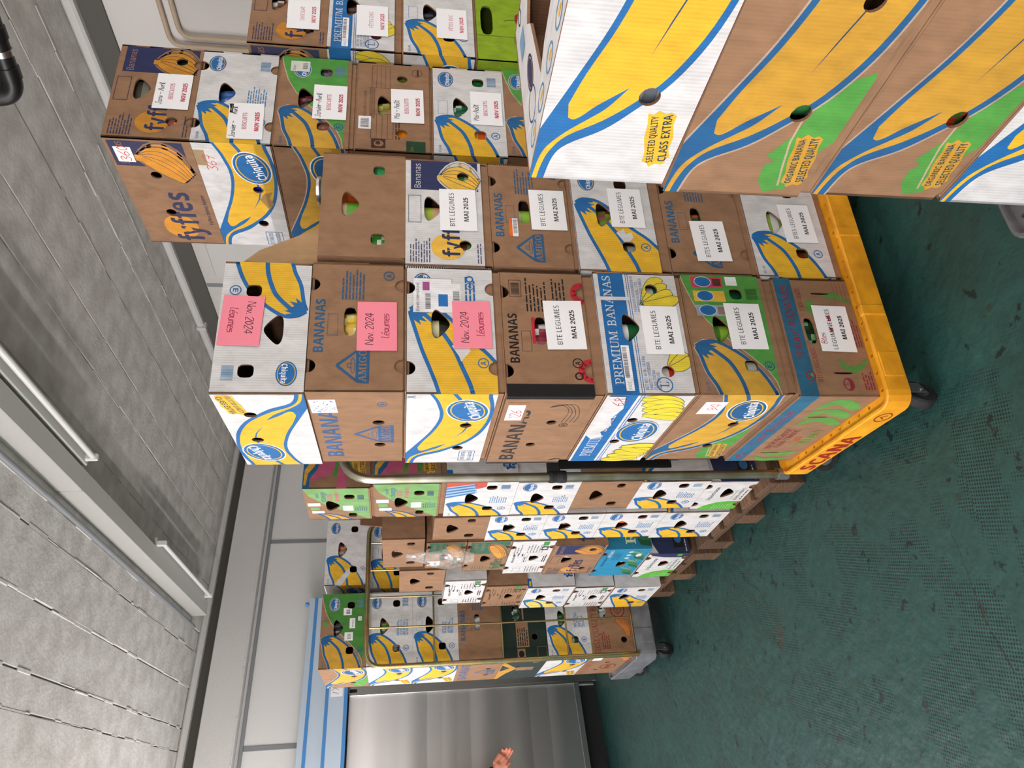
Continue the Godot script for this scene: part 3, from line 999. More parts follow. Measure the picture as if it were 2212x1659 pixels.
func F_fairbio(f: Face, o: Dictionary) -> void:
	# white end with a green wave and a dark corner
	f.fill(Color(0.36, 0.72, 0.22), [0.0, 0.0, 0.0, 0.85, 0.14, 0.74, 0.26, 0.52, 0.30, 0.25, 0.30, 0.0], false)
	if o.get("navy", false):
		f.fill(Color(0.15, 0.19, 0.34), [1.0, 1.0, 0.92, 0.9, 0.86, 0.6, 0.84, 0.2, 0.84, 0.0, 1.0, 0.0])
		f.rect(Color(0.36, 0.72, 0.22), 0.90, 0.16, 0.97, 0.28)
	T(f, Color(0.10, 0.13, 0.12), "fairtrasa", 0.40, 0.70, 0.085, 0.80, "sansb")
	f.fill(Color(0.36, 0.72, 0.22), [0.34, 0.70, 0.39, 0.72, 0.37, 0.82, 0.35, 0.80])
	T(f, Color(0.12, 0.13, 0.14), "BANANAS", 0.34, 0.14, 0.075, 0.78)
	T(f, Color(0.40, 0.62, 0.35), "ORGANIC", 0.38, 0.26, 0.04, 0.70)
	fine(f, Color(0.3, 0.3, 0.3), 0.36, 0.04, 0.72, 0.10, 1)
	fine(f, Color(0.8, 0.9, 0.75), 0.02, 0.12, 0.22, 0.55, 7, 0.2)
	hand_hole(f, 0.60, 0.46, 0.95)
	notches(f, true, true)

func S_navy(f: Face, o: Dictionary) -> void:
	var nv := Color(0.16, 0.20, 0.35)
	f.fill(nv, [0.0, 0.0, 0.6, 0.0, 0.6, 0.92, 0.3, 0.95, 0.1, 0.90, 0.0, 0.78])
	f.rect(BLK, 0.06, 0.12, 0.24, 0.38)
	f.ell(Color(0.20, 0.45, 0.65), 0.15, 0.25, 0.022, 0.018)
	fine(f, WH, 0.02, 0.05, 0.20, 0.10, 1)

func F_cyan(f: Face, o: Dictionary) -> void:
	f.rect(Color(0.13, 0.55, 0.72), 0.0, 0.0, 1.0, 1.0)
	for i in 9:
		var u := 0.10 + 0.10 * i
		var v := 0.05 + 0.04 * (i % 3)
		f.fill([Color(0.12, 0.42, 0.30), Color(0.22, 0.52, 0.38), Color(0.40, 0.62, 0.52)][i % 3], [u - 0.12, v - 0.05, u, v + 0.02, u + 0.05, v + 0.24 + 0.06 * ((i * 5) % 3), u - 0.04, v + 0.2])
		f.line(Color(0.05, 0.22, 0.2), [u - 0.10, v - 0.04, u, v + 0.1, u + 0.03, v + 0.2], 0.0025)
	T(f, Color(0.10, 0.36, 0.50), "REPUBLIC", 0.38, 0.84, 0.06, 0.78, "sansb")
	T(f, WH, "HECHO", 0.72, 0.80, 0.07, 0.96, "sansb")
	fine(f, Color(0.08, 0.30, 0.45), 0.62, 0.58, 0.90, 0.76, 5, 0.3)
	for i in 3: f.ell(Color(0.75, 0.88, 0.85), 0.68 + 0.11 * i, 0.42, 0.011, 0.012)
	f.ell(WH, 0.78, 0.20, 0.022, 0.014)
	hand_hole(f, 0.45, 0.45, 0.95)
	notches(f, true, false)

func S_cyan(f: Face, o: Dictionary) -> void:
	f.rect(Color(0.14, 0.52, 0.66), 0.0, 0.0, 1.0, 1.0)
	T(f, Color(0.90, 0.92, 0.70), "R", 0.05, 0.34, 0.22, 0.16, "serifb")
	for i in 7: f.fill([Color(0.10, 0.35, 0.22), Color(0.20, 0.48, 0.30)][i % 2], [0.02 + 0.06 * i, 0.0, 0.12 + 0.06 * i, 0.02, 0.10 + 0.06 * i, 0.30, 0.04 + 0.05 * i, 0.24])

func F_first(f: Face, o: Dictionary) -> void:
	var r := Color(0.55, 0.17, 0.13)
	T(f, r, "FIRST QUALITY BANANAS", 0.02, 0.80, 0.13, 0.98, "serif")
	f.ring(r, 0.62, 0.28, 0.040, 0.040, 0.006)
	f.ring(r, 0.62, 0.28, 0.020, 0.020, 0.004)
	T(f, r, "FRUIT CO", 0.545, 0.25, 0.06, 0.70, "sansb")
	hand(f, Vector2(0.95, 0.36), Vector2(0.80, 0.05), Vector2(0.95, 0.10), Vector2(0.74, 0.10), Vector2(0.80, 0.04), 3, 0.016, Color(0.78, 0.50, 0.22), r)
	hand(f, Vector2(0.48, 0.36), Vector2(0.36, 0.05), Vector2(0.46, 0.10), Vector2(0.24, 0.12), Vector2(0.30, 0.04), 3, 0.018, Color(0.78, 0.50, 0.22), r)
	fine(f, r, 0.08, 0.55, 0.34, 0.75, 4, 0.4)
	f.rect(PAPER, 0.76, 0.58, 0.84, 0.66)
	hand_hole(f, 0.60, 0.66)
	f.hole_oval(0.20, 0.22, 0.017, 0.018)

func S_first(f: Face, o: Dictionary) -> void:
	var r := Color(0.62, 0.20, 0.15)
	T(f, r, "FIRST QUALITY BANANAS", 0.02, 0.80, 0.13, 0.98, "serif")
	f.rect(PAPER, 0.74, 0.68, 0.93, 0.90)
	hand(f, Vector2(0.92, 0.44), Vector2(0.80, 0.0), Vector2(1.0, 0.2), Vector2(0.66, 0.08), Vector2(0.8, 0.0), 3, 0.02, Color(0.82, 0.50, 0.22), r)
	f.ring(r, 0.40, 0.34, 0.065, 0.045, 0.008)
	T(f, r, "CHOICE", 0.30, 0.28, 0.12, 0.50, "serifb")
	f.hole_oval(0.62, 0.45, 0.017, 0.016)
	f.hole_oval(0.25, 0.56, 0.017, 0.016)

func F_coop(f: Face, o: Dictionary) -> void:
	var dk := Color(0.10, 0.17, 0.14)
	f.rect(dk, 0.0, 0.0, 1.0, 1.0)
	f.rect(KR, 0.16, 0.42, 0.52, 0.70)
	for i in 5: fine(f, BLK, 0.18, 0.44 + i * 0.05, 0.50, 0.48 + i * 0.05, 1, 0.6)
	f.rect(KR, 0.0, 0.52, 0.14, 0.70)
	f.ell(BLK, 0.07, 0.61, 0.018, 0.016)
	f.line(KR, [0.0, 0.03, 0.16, 0.03, 0.16, 0.24, 0.0, 0.24], 0.002, false, true)
	f.rect(KR, 0.54, 0.50, 0.98, 0.54)
	for i in 4: f.ring(Color(0.65, 0.26, 0.16), 0.72 + i * 0.05, 0.40, 0.006, 0.006, 0.0025)
	hand_hole(f, 0.62, 0.68)
	f.hole_oval(0.30, 0.28, 0.018, 0.018)

func S_coop(f: Face, o: Dictionary) -> void:
	f.rect(Color(0.17, 0.24, 0.22), 0.0, 0.0, 1.0, 1.0)
	f.fill(Color(0.80, 0.58, 0.24), [0.0, 0.95, 0.30, 0.80, 0.55, 0.60, 0.62, 0.68, 0.90, 0.98, 0.78, 1.0, 0.0, 1.0])
	f.fill(Color(0.17, 0.24, 0.22), [0.42, 0.98, 0.58, 0.78, 0.74, 0.98])
	f.rect(KR, 0.44, 0.20, 0.60, 0.60)
	f.rect(Color(0.6, 0.2, 0.15), 0.46, 0.30, 0.50, 0.36)
	f.ell(KR, 0.86, 0.24, 0.030, 0.018)
	f.ell(BLK, 0.86, 0.24, 0.012, 0.009)
	f.hole_oval(0.66, 0.56, 0.016, 0.015)
	f.hole_oval(0.30, 0.50, 0.016, 0.015)

func F_org(f: Face, o: Dictionary) -> void:
	# small organic box: green panel with a hand of bananas, green word
	var gg := Color(0.20, 0.42, 0.33)
	var y := Color(0.85, 0.60, 0.27)
	f.rect(gg, 0.60, 0.04, 0.97, 0.92)
	T(f, KR, "Organic", 0.70, 0.76, 0.10, 0.94)
	T(f, KR, "Bananas", 0.70, 0.60, 0.10, 0.94)
	hand(f, Vector2(0.86, 0.46), Vector2(0.66, 0.30), Vector2(0.95, 0.30), Vector2(0.42, 0.16), Vector2(0.52, 0.04), 5, 0.02, y, Color(0.25, 0.28, 0.2), KR)
	T(f, gg, "fyffes", 0.06, 0.10, 0.24, 0.42, "sansb")
	fine(f, gg, 0.06, 0.50, 0.20, 0.80, 5, 0.3)
	if o.get("sticker", true):
		f.rect(PAPER, 0.10, 0.62, 0.28, 0.95)
		bars(f, BLK, 0.14, 0.70, 0.24, 0.78, 8)
	hand_hole(f, 0.42, 0.52, 0.95)
	notches(f, true, true)

func F_apple(f: Face, o: Dictionary) -> void:
	# lime green produce crate
	f.rect(Color(0.55, 0.68, 0.10), 0.0, 0.0, 1.0, 1.0)
	f.line(Color(0.36, 0.47, 0.10), [0.0, 0.2, 0.22, 0.2, 0.22, 0.5, 0.30, 0.5, 0.30, 1.0], 0.004)
	f.line(Color(0.36, 0.47, 0.10), [0.22, 0.2, 0.30, 0.2, 0.30, -0.1], 0.004)
	f.fill(Color(0.62, 0.16, 0.10), [0.46, 0.15, 0.53, 0.12, 0.62, 0.18, 0.64, 0.34, 0.60, 0.46, 0.52, 0.48, 0.46, 0.44, 0.42, 0.30], true)
	f.line(Color(0.30, 0.16, 0.08), [0.53, 0.44, 0.515, 0.60, 0.50, 0.63], 0.0025)
	f.hole_soft(0.50, 0.86, 0.075, 0.022)

# ---------------------------------------------------------------- boxes
# A banana box: a lid of printed panels over a tray. at = front left corner of the base as seen from its front, or (back true) another corner
func box(o: Dictionary) -> Node3D:
	var w: float = o.get("w", 0.4)
	var d: float = o.get("d", 0.53)
	var h: float = o.get("h", 0.247)
	var lift: float = o.get("lift", 0.0)
	var yaw: float = deg_to_rad(o.get("yaw", 0.0))
	var base: Color = o.get("base", KR)
	var inner: Color = o.get("inner", KRD)
	var at: Vector3 = o["at"]
	var off := Vector3(w / 2, 0, -d / 2)
	match o.get("corner", "fl"):
		"fr": off = Vector3(-w / 2, 0, -d / 2)
		"bl": off = Vector3(w / 2, 0, d / 2)
	var b := thing(o.get("name", "banana_box"), o["label"], o.get("category", "cardboard box"), at + off.rotated(Vector3.UP, yaw), yaw, o.get("group", ""))
	var white: bool = base.get_luminance() > 0.6
	var mat: Material = mats["white" if white else "kraft"]
	var fo: Dictionary = o.get("fo", {})
	var so: Dictionary = o.get("so", {})
	var made := {}
	for side in ["front", "left", "right", "back"]:
		var f := Face.new()
		var end: bool = side == "front" or side == "back"
		f.w = w if end else d
		f.h = h - lift
		var fn = o.get("F" if end else "S")
		if side == "back" or (side == "right" and not o.get("right", false)) or (side == "left" and o.get("noleft", false)):
			fn = null
		if fn != null: fn.call(f, fo if end else so)
		if (o.get("flip", false)): f.turn()
		if side == "front" and o.has("extra"): o["extra"].call(f)
		if side == "left" and o.has("extra_side"): o["extra_side"].call(f)
		var g := bake(f, base, 0.006, inner)
		var xf := Transform3D()
		match side:
			"front": xf = Transform3D(Basis(), Vector3(-w / 2, lift, d / 2))
			"left": xf = Transform3D(Basis(Vector3.UP, -PI / 2), Vector3(-w / 2, lift, -d / 2))
			"right": xf = Transform3D(Basis(Vector3.UP, PI / 2), Vector3(w / 2, lift, d / 2))
			"back": xf = Transform3D(Basis(Vector3.UP, PI), Vector3(w / 2, lift, -d / 2))
		made[side] = put(side + "_panel", g.mesh(), mat, b, xf)
	if not o.get("open", false):
		var tf := Face.new()
		tf.w = w - 0.012
		tf.h = d - 0.012
		if o.has("TOP"): o["TOP"].call(tf)
		put("top_panel", bake(tf, base, 0.006, inner).mesh(), mat, b, Transform3D(Basis(Vector3.RIGHT, -PI / 2), Vector3(-w / 2 + 0.006, h - 0.0005, d / 2 - 0.006)))
	# the tray shows as a strip of bare board below the lid
	var tg := Geo.new()
	var kl := lin(KR)
	var i := 0.007
	var sk := minf(lift + 0.03, h * 0.5)
	tg.box(Vector3(-w / 2 + i, 0, -d / 2 + i), Vector3(w / 2 - i, 0.006, d / 2 - i), 0.0, kl)
	for s in [-1.0, 1.0]:
		tg.box(Vector3(-w / 2 + i, 0.004, s * (d / 2 - i - 0.002) - 0.002), Vector3(w / 2 - i, sk, s * (d / 2 - i - 0.002) + 0.002), 0.0, kl)
		tg.box(Vector3(s * (w / 2 - i - 0.002) - 0.002, 0.004, -d / 2 + i), Vector3(s * (w / 2 - i - 0.002) + 0.002, sk, d / 2 - i), 0.0, kl)
	put("tray", tg.mesh(), mats["kraft"], b)
	b.set_meta("made", made)
	b.set_meta("dims", Vector3(w, h, d))
	if o.has("paper"): paper(b, o["paper"])
	for c in o.get("hold", []): contents(b, o, c)
	b.remove_meta("made")
	b.remove_meta("dims")
	return b

# a sheet of paper stuck on a panel of a box: [side, u, v, rot, kind, w, h]
func paper(b: Node3D, q: Array) -> void:
	var made: Dictionary = b.get_meta("made")
	var par: MeshInstance3D = made[q[0]]
	var dims: Vector3 = b.get_meta("dims")
	var pw := 0.152
	var ph := 0.108
	var f := Face.new()
	var col := PAPER
	var txt = q[4]
	if q.size() > 5:
		pw = q[5]
		ph = q[6]
	f.w = pw
	f.h = ph
	if txt is Array:
		for t in txt:
			if t[0] == "pen": pen(f, t[1], t[2], t[3], t[4], t[5], 0.0016, t[6] if t.size() > 6 else 0.0, 0.8)
			elif t[0] == "scrub":
				for k in 4: f.line(t[1], [t[2], t[3] + 0.02 * k, t[4], t[3] + 0.03 * ((k * 7) % 4) - 0.01], 0.003)
			else: T(f, t[1], t[2], t[3], t[4], t[5], t[6], t[0])
	if q.size() > 7: col = q[7]
	var g := bake(f, col, 0.0004, col)
	var bw := dims.x if q[0] == "front" else dims.z
	var rot: float = q[3]
	var ctr := Vector2(pw, ph) / 2
	var origin := Vector2(q[1] * bw, q[2] * dims.y) - ctr.rotated(rot)
	put("paper_label", g.mesh(), mats["paper"], par, Transform3D(Basis(Vector3.BACK, rot), Vector3(origin.x, origin.y, 0.0046 if q[0] == "front" else 0.006)))

# what shows through a hole: [kind, u, v, colour, second colour, words, side]
func contents(b: Node3D, o: Dictionary, q: Array) -> void:
	var dims: Vector3 = b.get_meta("dims")
	var side: String = q[6] if q.size() > 6 else "front"
	var kind: String = q[0]
	var hh := minf(q[2] * dims.y + 0.045, dims.y - 0.012)
	var depth := 0.044 if kind == "can" else 0.036
	var lp := Vector3((q[1] - 0.5) * dims.x, 0.0065, dims.z / 2 - 0.012 - depth)
	var hw := 0.05
	lp.x = clampf(lp.x, -dims.x / 2 + 0.06, dims.x / 2 - 0.06)
	if side == "left": lp = Vector3(-dims.x / 2 + 0.012 + depth, 0.0065, (q[1] - 0.5) * dims.z)
	var where := "%s of the %s" % ["hand hole" if absf(q[1] - 0.52) < 0.12 else ("right hole" if q[1] > 0.5 else "left hole"), o["ref"]]
	if side == "left": where = "side hole of the " + String(o["ref"])
	var names := {"can": "tin_can", "pack": "food_packet", "carton": "food_carton"}
	var cats := {"can": "can", "pack": "packet", "carton": "carton"}
	var t := thing(names[kind], "%s in the %s" % [q[5], where], cats[kind], b.transform * lp, b.rotation.y + (-PI / 2 if side == "left" else 0.0), "groceries inside the boxes")
	var c1 := lin(q[3])
	var c2 := lin(q[4])
	var g := Geo.new()
	match kind:
		"can":
			g.lathe([Vector2(0, 0), Vector2(0.038, 0), Vector2(0.038, hh * 0.35), Vector2(0.038, hh * 0.62), Vector2(0.038, hh * 0.80), Vector2(0.038, hh - 0.012)], 28, [c1, c1, c2, c1, c2])
			put("body", g.mesh(), mats["label"], t)
			var r := Geo.new()
			r.lathe([Vector2(0.038, hh - 0.012), Vector2(0.0395, hh - 0.008), Vector2(0.0395, hh), Vector2(0.037, hh), Vector2(0.036, hh - 0.004), Vector2(0, hh - 0.004)], 28)
			put("rim", r.mesh(), mats["tin"], t)
		"pack":
			var N := 10
			for i in N:
				for j in N:
					var P := func(a: int, c: int, s: float) -> Vector3:
						var u := a / float(N) * 2 - 1
						var v := c / float(N) * 2 - 1
						var k := sqrt(maxf(0.0, (1 - pow(absf(u), 3)) * (1 - pow(absf(v), 4))))
						return Vector3(u * hw, (v + 1) * hh / 2, s * 0.030 * k + 0.003 * sin(u * 9 + v * 5))
					for s in [1.0, -1.0]:
						var a: Vector3 = P.call(i, j, s)
						var c: Vector3 = P.call(i + 1, j, s)
						var d: Vector3 = P.call(i + 1, j + 1, s)
						var e: Vector3 = P.call(i, j + 1, s)
						var col := c2 if (i + 2 * j) % 7 < 2 else c1
						if s > 0: g.quad(a, e, d, c, col)
						else: g.quad(a, c, d, e, col)
			put("body", g.mesh(), mats["foil"], t)
			var se := Geo.new()
			se.box(Vector3(-hw, hh - 0.004, -0.0012), Vector3(hw, hh + 0.004, 0.0012), 0.0005, c2)
			put("seal", se.mesh(), mats["foil"], t)
		"carton":
			g.box(Vector3(-0.05, 0, -0.03), Vector3(0.05, hh, 0.03), 0.002, c1)
			put("body", g.mesh(), mats["label"], t)
			var st := Geo.new()
			st.box(Vector3(-0.0502, hh - 0.07, -0.0302), Vector3(0.0502, hh - 0.045, 0.0304), 0.001, c2)
			put("band", st.mesh(), mats["label"], t)

# ---------------------------------------------------------------- dolly with castors, yellow or grey
func caster(par: Node3D, at: Vector3, yaw: float, r := 0.05) -> void:
	var c := Geo.new()
	var b := Basis(Vector3.UP, yaw)
	var w := Transform3D(b * Basis(Vector3.RIGHT, PI / 2), at + Vector3(0, r, 0))
	var tread := Geo.new()
	tread.lathe([Vector2(r * 0.5, -0.016), Vector2(r * 0.92, -0.016), Vector2(r, -0.010), Vector2(r, 0.010), Vector2(r * 0.92, 0.016), Vector2(r * 0.5, 0.016)], 26, [], w)
	var fork := put("caster", c.mesh() if c.v.size() else _fork(at, b, r), mats["zinc"], par)
	put("tyre", tread.mesh(), mats["rubber"], fork)
	var hub := Geo.new()
	hub.lathe([Vector2(0, -0.017), Vector2(r * 0.5, -0.015), Vector2(r * 0.5, 0.015), Vector2(0, 0.017)], 20, [], w)
	put("hub", hub.mesh(), mats["zinc"], fork)

func _fork(at: Vector3, b: Basis, r: float) -> ArrayMesh:
	var g := Geo.new()
	var top := 2 * r + 0.014
	for s in [-1.0, 1.0]:
		g.box(Vector3(-0.017, r * 0.8, s * 0.022 - 0.0015), Vector3(0.03, top, s * 0.022 + 0.0015), 0.001, Color.WHITE, Transform3D(b, at))
	g.box(Vector3(-0.03, top - 0.004, -0.034), Vector3(0.045, top + 0.002, 0.034), 0.001, Color.WHITE, Transform3D(b, at))
	g.lathe([Vector2(0, -0.027), Vector2(0.007, -0.027), Vector2(0.007, 0.027), Vector2(0, 0.027)], 10, [], Transform3D(b * Basis(Vector3.RIGHT, PI / 2), at + Vector3(0, r, 0)))
	return g.mesh()

# rounded rectangle path in the xz plane
func rrect(x0: float, z0: float, x1: float, z1: float, r: float) -> PackedVector2Array:
	var o := PackedVector2Array()
	for q in [[x1 - r, z1 - r, 0.0], [x0 + r, z1 - r, 1.0], [x0 + r, z0 + r, 2.0], [x1 - r, z0 + r, 3.0]]:
		for k in 5:
			var a: float = (q[2] + k / 4.0) * PI / 2
			o.push_back(Vector2(q[0] + cos(a) * r, q[1] + sin(a) * r))
	return o

# sweep a section (offset outwards, height) round a rounded rectangle
func rim_sweep(g: Geo, base: PackedVector2Array, sec: Array, col := Color.WHITE) -> void:
	var m := base.size()
	for i in m:
		var p := base[i]
		var q := base[(i + 1) % m]
		var nv := func(k: int) -> Vector2:
			var t := (base[(k + 1) % m] - base[(k - 1 + m) % m]).normalized()
			return Vector2(t.y, -t.x)
		var n1: Vector2 = nv.call(i)
		var n2: Vector2 = nv.call((i + 1) % m)
		for j in sec.size():
			var s: Vector2 = sec[j]
			var t: Vector2 = sec[(j + 1) % sec.size()]
			var a := p + n1 * s.x
			var b := q + n2 * s.x
			var c := q + n2 * t.x
			var d := p + n1 * t.x
			g.quad(Vector3(a.x, s.y, a.y), Vector3(b.x, s.y, b.y), Vector3(c.x, t.y, c.y), Vector3(d.x, t.y, d.y), col)

func dolly(label: String, at: Vector3, yaw: float, w: float, d: float, mat: Material, top := 0.18, word := "", castors := [1, 1, 1, 1]) -> Node3D:
	# origin: middle of its foot print on the floor; top = where the boxes stand
	var t := thing("platform_dolly", label, "dolly", at, yaw)
	var g := Geo.new()
	var rr := rrect(-w / 2, -d / 2, w / 2, d / 2, 0.045)
	var low := 0.118
	rim_sweep(g, rr, [Vector2(0, low), Vector2(0.0, top + 0.008), Vector2(-0.003, top + 0.012), Vector2(-0.010, top + 0.012), Vector2(-0.013, top + 0.008), Vector2(-0.016, top - 0.004), Vector2(-0.016, top - 0.020), Vector2(-0.010, low)])
	put("rim", g.mesh(), mat, t)
	var f := Face.new()
	f.w = w - 0.028
	f.h = d - 0.028
	var nx := int(f.w / 0.055)
	for i in nx:
		for zz in [0.022, f.h - 0.022]:
			f.holes.push_back(Face.oval(0.045 + i * (f.w - 0.09) / (nx - 1), zz, 0.0065, 0.0065, 0, 8))
	var nz := int(f.h / 0.055)
	for i in range(1, nz - 1):
		for xx in [0.022, f.w - 0.022]:
			f.holes.push_back(Face.oval(xx, 0.045 + i * (f.h - 0.09) / (nz - 1), 0.0065, 0.0065, 0, 8))
	var dg := bake(f, Color.WHITE, 0.012, Color(0.4, 0.4, 0.4), null, Transform3D(Basis(Vector3.RIGHT, -PI / 2), Vector3(-f.w / 2, top - 0.001, f.h / 2)))
	put("deck", dg.mesh(), mat, t)
	# raised plates on the long front
	for s in [-1.0, 1.0]:
		var rb := Geo.new()
		rb.box(Vector3(s * w * 0.36 - 0.04, low + 0.004, d / 2 - 0.006), Vector3(s * w * 0.36 + 0.04, top + 0.005, d / 2 + 0.003), 0.002)
		put("raised_plate", rb.mesh(), mat, t)
		var nb := Geo.new()
		nb.box(Vector3(s * w * 0.16 - 0.018, low + 0.002, d / 2 - 0.014), Vector3(s * w * 0.16 + 0.018, top + 0.016, d / 2 + 0.005), 0.003)
		put("nesting_lug", nb.mesh(), mat, t)
	if word:
		var lf := Face.new()
		lf.w = d
		lf.h = top + 0.01 - low
		T(lf, Color(0.62, 0.10, 0.05), word, 0.14, 0.14, 0.70, 0.62, "sansb")
		lf.ring(Color(0.62, 0.16, 0.08), 0.85, 0.5, 0.030, 0.022, 0.003)
		lf.line(Color(0.62, 0.16, 0.08), [0.83, 0.4, 0.85, 0.6, 0.87, 0.4], 0.003)
		lf.outline = PackedVector2Array()
		var lg := Geo.new()
		for it in lf.items:
			var p: PackedVector2Array = it[0]
			var id := tri2(p) if p.size() > 3 else PackedInt32Array([0, 1, 2])
			for i in range(0, id.size(), 3):
				lg.tri(Vector3(p[id[i]].x, p[id[i]].y, 0.001), Vector3(p[id[i + 1]].x, p[id[i + 1]].y, 0.001), Vector3(p[id[i + 2]].x, p[id[i + 2]].y, 0.001), Vector3.BACK, p[id[i]], p[id[i + 1]], p[id[i + 2]], lin(it[1]))
		put("lettering", lg.mesh(), mats["ink"], t, Transform3D(Basis(Vector3.UP, -PI / 2), Vector3(-w / 2 - 0.0005, low, -d / 2)))
	var k := 0
	for s in [[-1, 1], [1, 1], [-1, -1], [1, -1]]:
		if castors[k]: caster(t, Vector3(s[0] * (w / 2 - 0.055), 0, s[1] * (d / 2 - 0.06)), [0.5, 2.2, -0.7, 1.4][k], 0.05)
		k += 1
	return t

# ---------------------------------------------------------------- pallet: 1.2 along x, 0.8 along z; origin at the middle of its left edge on the floor
func pallet(label: String, at: Vector3, yaw: float) -> void:
	var t := thing("wooden_pallet", label, "pallet", at, yaw, "")
	var shade := func(k: float) -> Color: return lin(Color(0.50, 0.39, 0.29).lerp(Color(0.36, 0.28, 0.22), k))
	for i in 5:
		var z: float = [-0.3275, -0.17, 0.0, 0.17, 0.3275][i]
		var hw: float = [0.0725, 0.05, 0.0725, 0.05, 0.0725][i]
		var g := Geo.new()
		g.box(Vector3(0, 0.122, z - hw), Vector3(1.2, 0.144, z + hw), 0.002, shade.call(rng.randf()))
		put("deck_board", g.mesh(), mats["wood"], t)
	for x in [0.0725, 0.6, 1.1275]:
		var g := Geo.new()
		g.box(Vector3(x - 0.0725, 0.1, -0.4), Vector3(x + 0.0725, 0.122, 0.4), 0.002, shade.call(rng.randf()))
		put("cross_board", g.mesh(), mats["wood"], t)
		for z in [-0.35, 0.0, 0.35]:
			var b := Geo.new()
			b.box(Vector3(x - 0.0725, 0.022, z - 0.05), Vector3(x + 0.0725, 0.1, z + 0.05), 0.003, shade.call(rng.randf() * 0.8))
			put("block", b.mesh(), mats["wood"], t)
	for z in [-0.35, 0.0, 0.35]:
		var g := Geo.new()
		g.box(Vector3(0, 0, z - 0.05), Vector3(1.2, 0.022, z + 0.05), 0.002, shade.call(rng.randf()))
		put("bottom_board", g.mesh(), mats["wood"], t)

# round off the corners of a polyline in 3D
func bend(p: Array, r: float, k := 7) -> Array:
	var o := [p[0]]
	for i in range(1, p.size() - 1):
		var a: Vector3 = p[i] + (p[i - 1] - p[i]).normalized() * r
		var b: Vector3 = p[i] + (p[i + 1] - p[i]).normalized() * r
		for j in k + 1:
			var t := j / float(k)
			o.push_back(a.lerp(p[i], t).lerp((p[i] as Vector3).lerp(b, t), t))
	o.push_back(p[p.size() - 1])
	return o

# ---------------------------------------------------------------- figures
static func cap_d(p: Vector3, a: Vector3, b: Vector3, ra: float, rb: float) -> float:
	var ab := b - a
	var t := clampf((p - a).dot(ab) / maxf(ab.length_squared(), 1e-9), 0.0, 1.0)
	return p.distance_to(a + ab * t) - lerpf(ra, rb, t)

# surface nets round tapered bones [a, b, ra, rb]; k = blend
func nets(g: Geo, bones: Array, cell: float, k: float, col: Color) -> void:
	var lo := Vector3.ONE * 1e9
	var hi := -lo
	for b in bones:
		var m: float = maxf(b[2], b[3]) + cell * 2 + k
		lo = lo.min((b[0] as Vector3) - Vector3.ONE * m).min((b[1] as Vector3) - Vector3.ONE * m)
		hi = hi.max((b[0] as Vector3) + Vector3.ONE * m).max((b[1] as Vector3) + Vector3.ONE * m)
	var n := Vector3i(((hi - lo) / cell).ceil()) + Vector3i.ONE
	var fld := PackedFloat32Array()
	fld.resize(n.x * n.y * n.z)
	fld.fill(1.0)
	for b in bones:
		var m: float = maxf(b[2], b[3]) + cell * 2 + k
		var p0 := Vector3i(((b[0] as Vector3).min(b[1]) - Vector3.ONE * m - lo) / cell).max(Vector3i.ZERO)
		var p1 := Vector3i(((b[0] as Vector3).max(b[1]) + Vector3.ONE * m - lo) / cell).min(n - Vector3i.ONE)
		for z in range(p0.z, p1.z + 1):
			for y in range(p0.y, p1.y + 1):
				for x in range(p0.x, p1.x + 1):
					var i := x + n.x * (y + n.y * z)
					var d := cap_d(lo + Vector3(x, y, z) * cell, b[0], b[1], b[2], b[3])
					var e := fld[i]
					var h := maxf(k - absf(e - d), 0.0) / k
					fld[i] = minf(e, d) - h * h * k * 0.25
	var vid := {}
	var vp := PackedVector3Array()
	var S := [0, 1, n.x, n.x + 1, n.x * n.y, n.x * n.y + 1, n.x * n.y + n.x, n.x * n.y + n.x + 1]
	for z in n.z - 1:
		for y in n.y - 1:
			for x in n.x - 1:
				var i := x + n.x * (y + n.y * z)
				var neg := 0
				for s in S:
					if fld[i + s] < 0.0: neg += 1
				if neg == 0 or neg == 8: continue
				var acc := Vector3.ZERO
				var cnt := 0
				for q in 8:
					for ax in [1, 2, 4]:
						if q & ax: continue
						var fa := fld[i + S[q]]
						var fb := fld[i + S[q | ax]]
						if (fa < 0.0) == (fb < 0.0): continue
						var t := fa / (fa - fb)
						var pa := Vector3(q & 1, (q >> 1) & 1, (q >> 2) & 1)
						var pb := Vector3((q | ax) & 1, ((q | ax) >> 1) & 1, ((q | ax) >> 2) & 1)
						acc += pa.lerp(pb, t)
						cnt += 1
				vid[i] = vp.size()
				vp.push_back(lo + (Vector3(x, y, z) + acc / cnt) * cell)
	var nr := PackedVector3Array()
	nr.resize(vp.size())
	var quads := []
	var st := [1, n.x, n.x * n.y]
	for i in vid:
		for ax in 3:
			var a: int = st[(ax + 1) % 3]
			var b: int = st[(ax + 2) % 3]
			var s0 := fld[i] < 0.0
			if s0 == (fld[i + st[ax]] < 0.0): continue
			if not (vid.has(i - a) and vid.has(i - b) and vid.has(i - a - b)): continue
			var q := [vid[i], vid[i - a], vid[i - a - b], vid[i - b]]
			if not s0: q.reverse()
			var nn := (vp[q[1]] - vp[q[0]]).cross(vp[q[2]] - vp[q[0]])
			for w in q: nr[w] += nn
			quads.push_back(q)
	for q in quads:
		var N := [nr[q[0]].normalized(), nr[q[1]].normalized(), nr[q[2]].normalized(), nr[q[3]].normalized()]
		g.smooth_tri(vp[q[0]], vp[q[1]], vp[q[2]], N[0], N[1], N[2], col)
		g.smooth_tri(vp[q[0]], vp[q[2]], vp[q[3]], N[0], N[2], N[3], col)

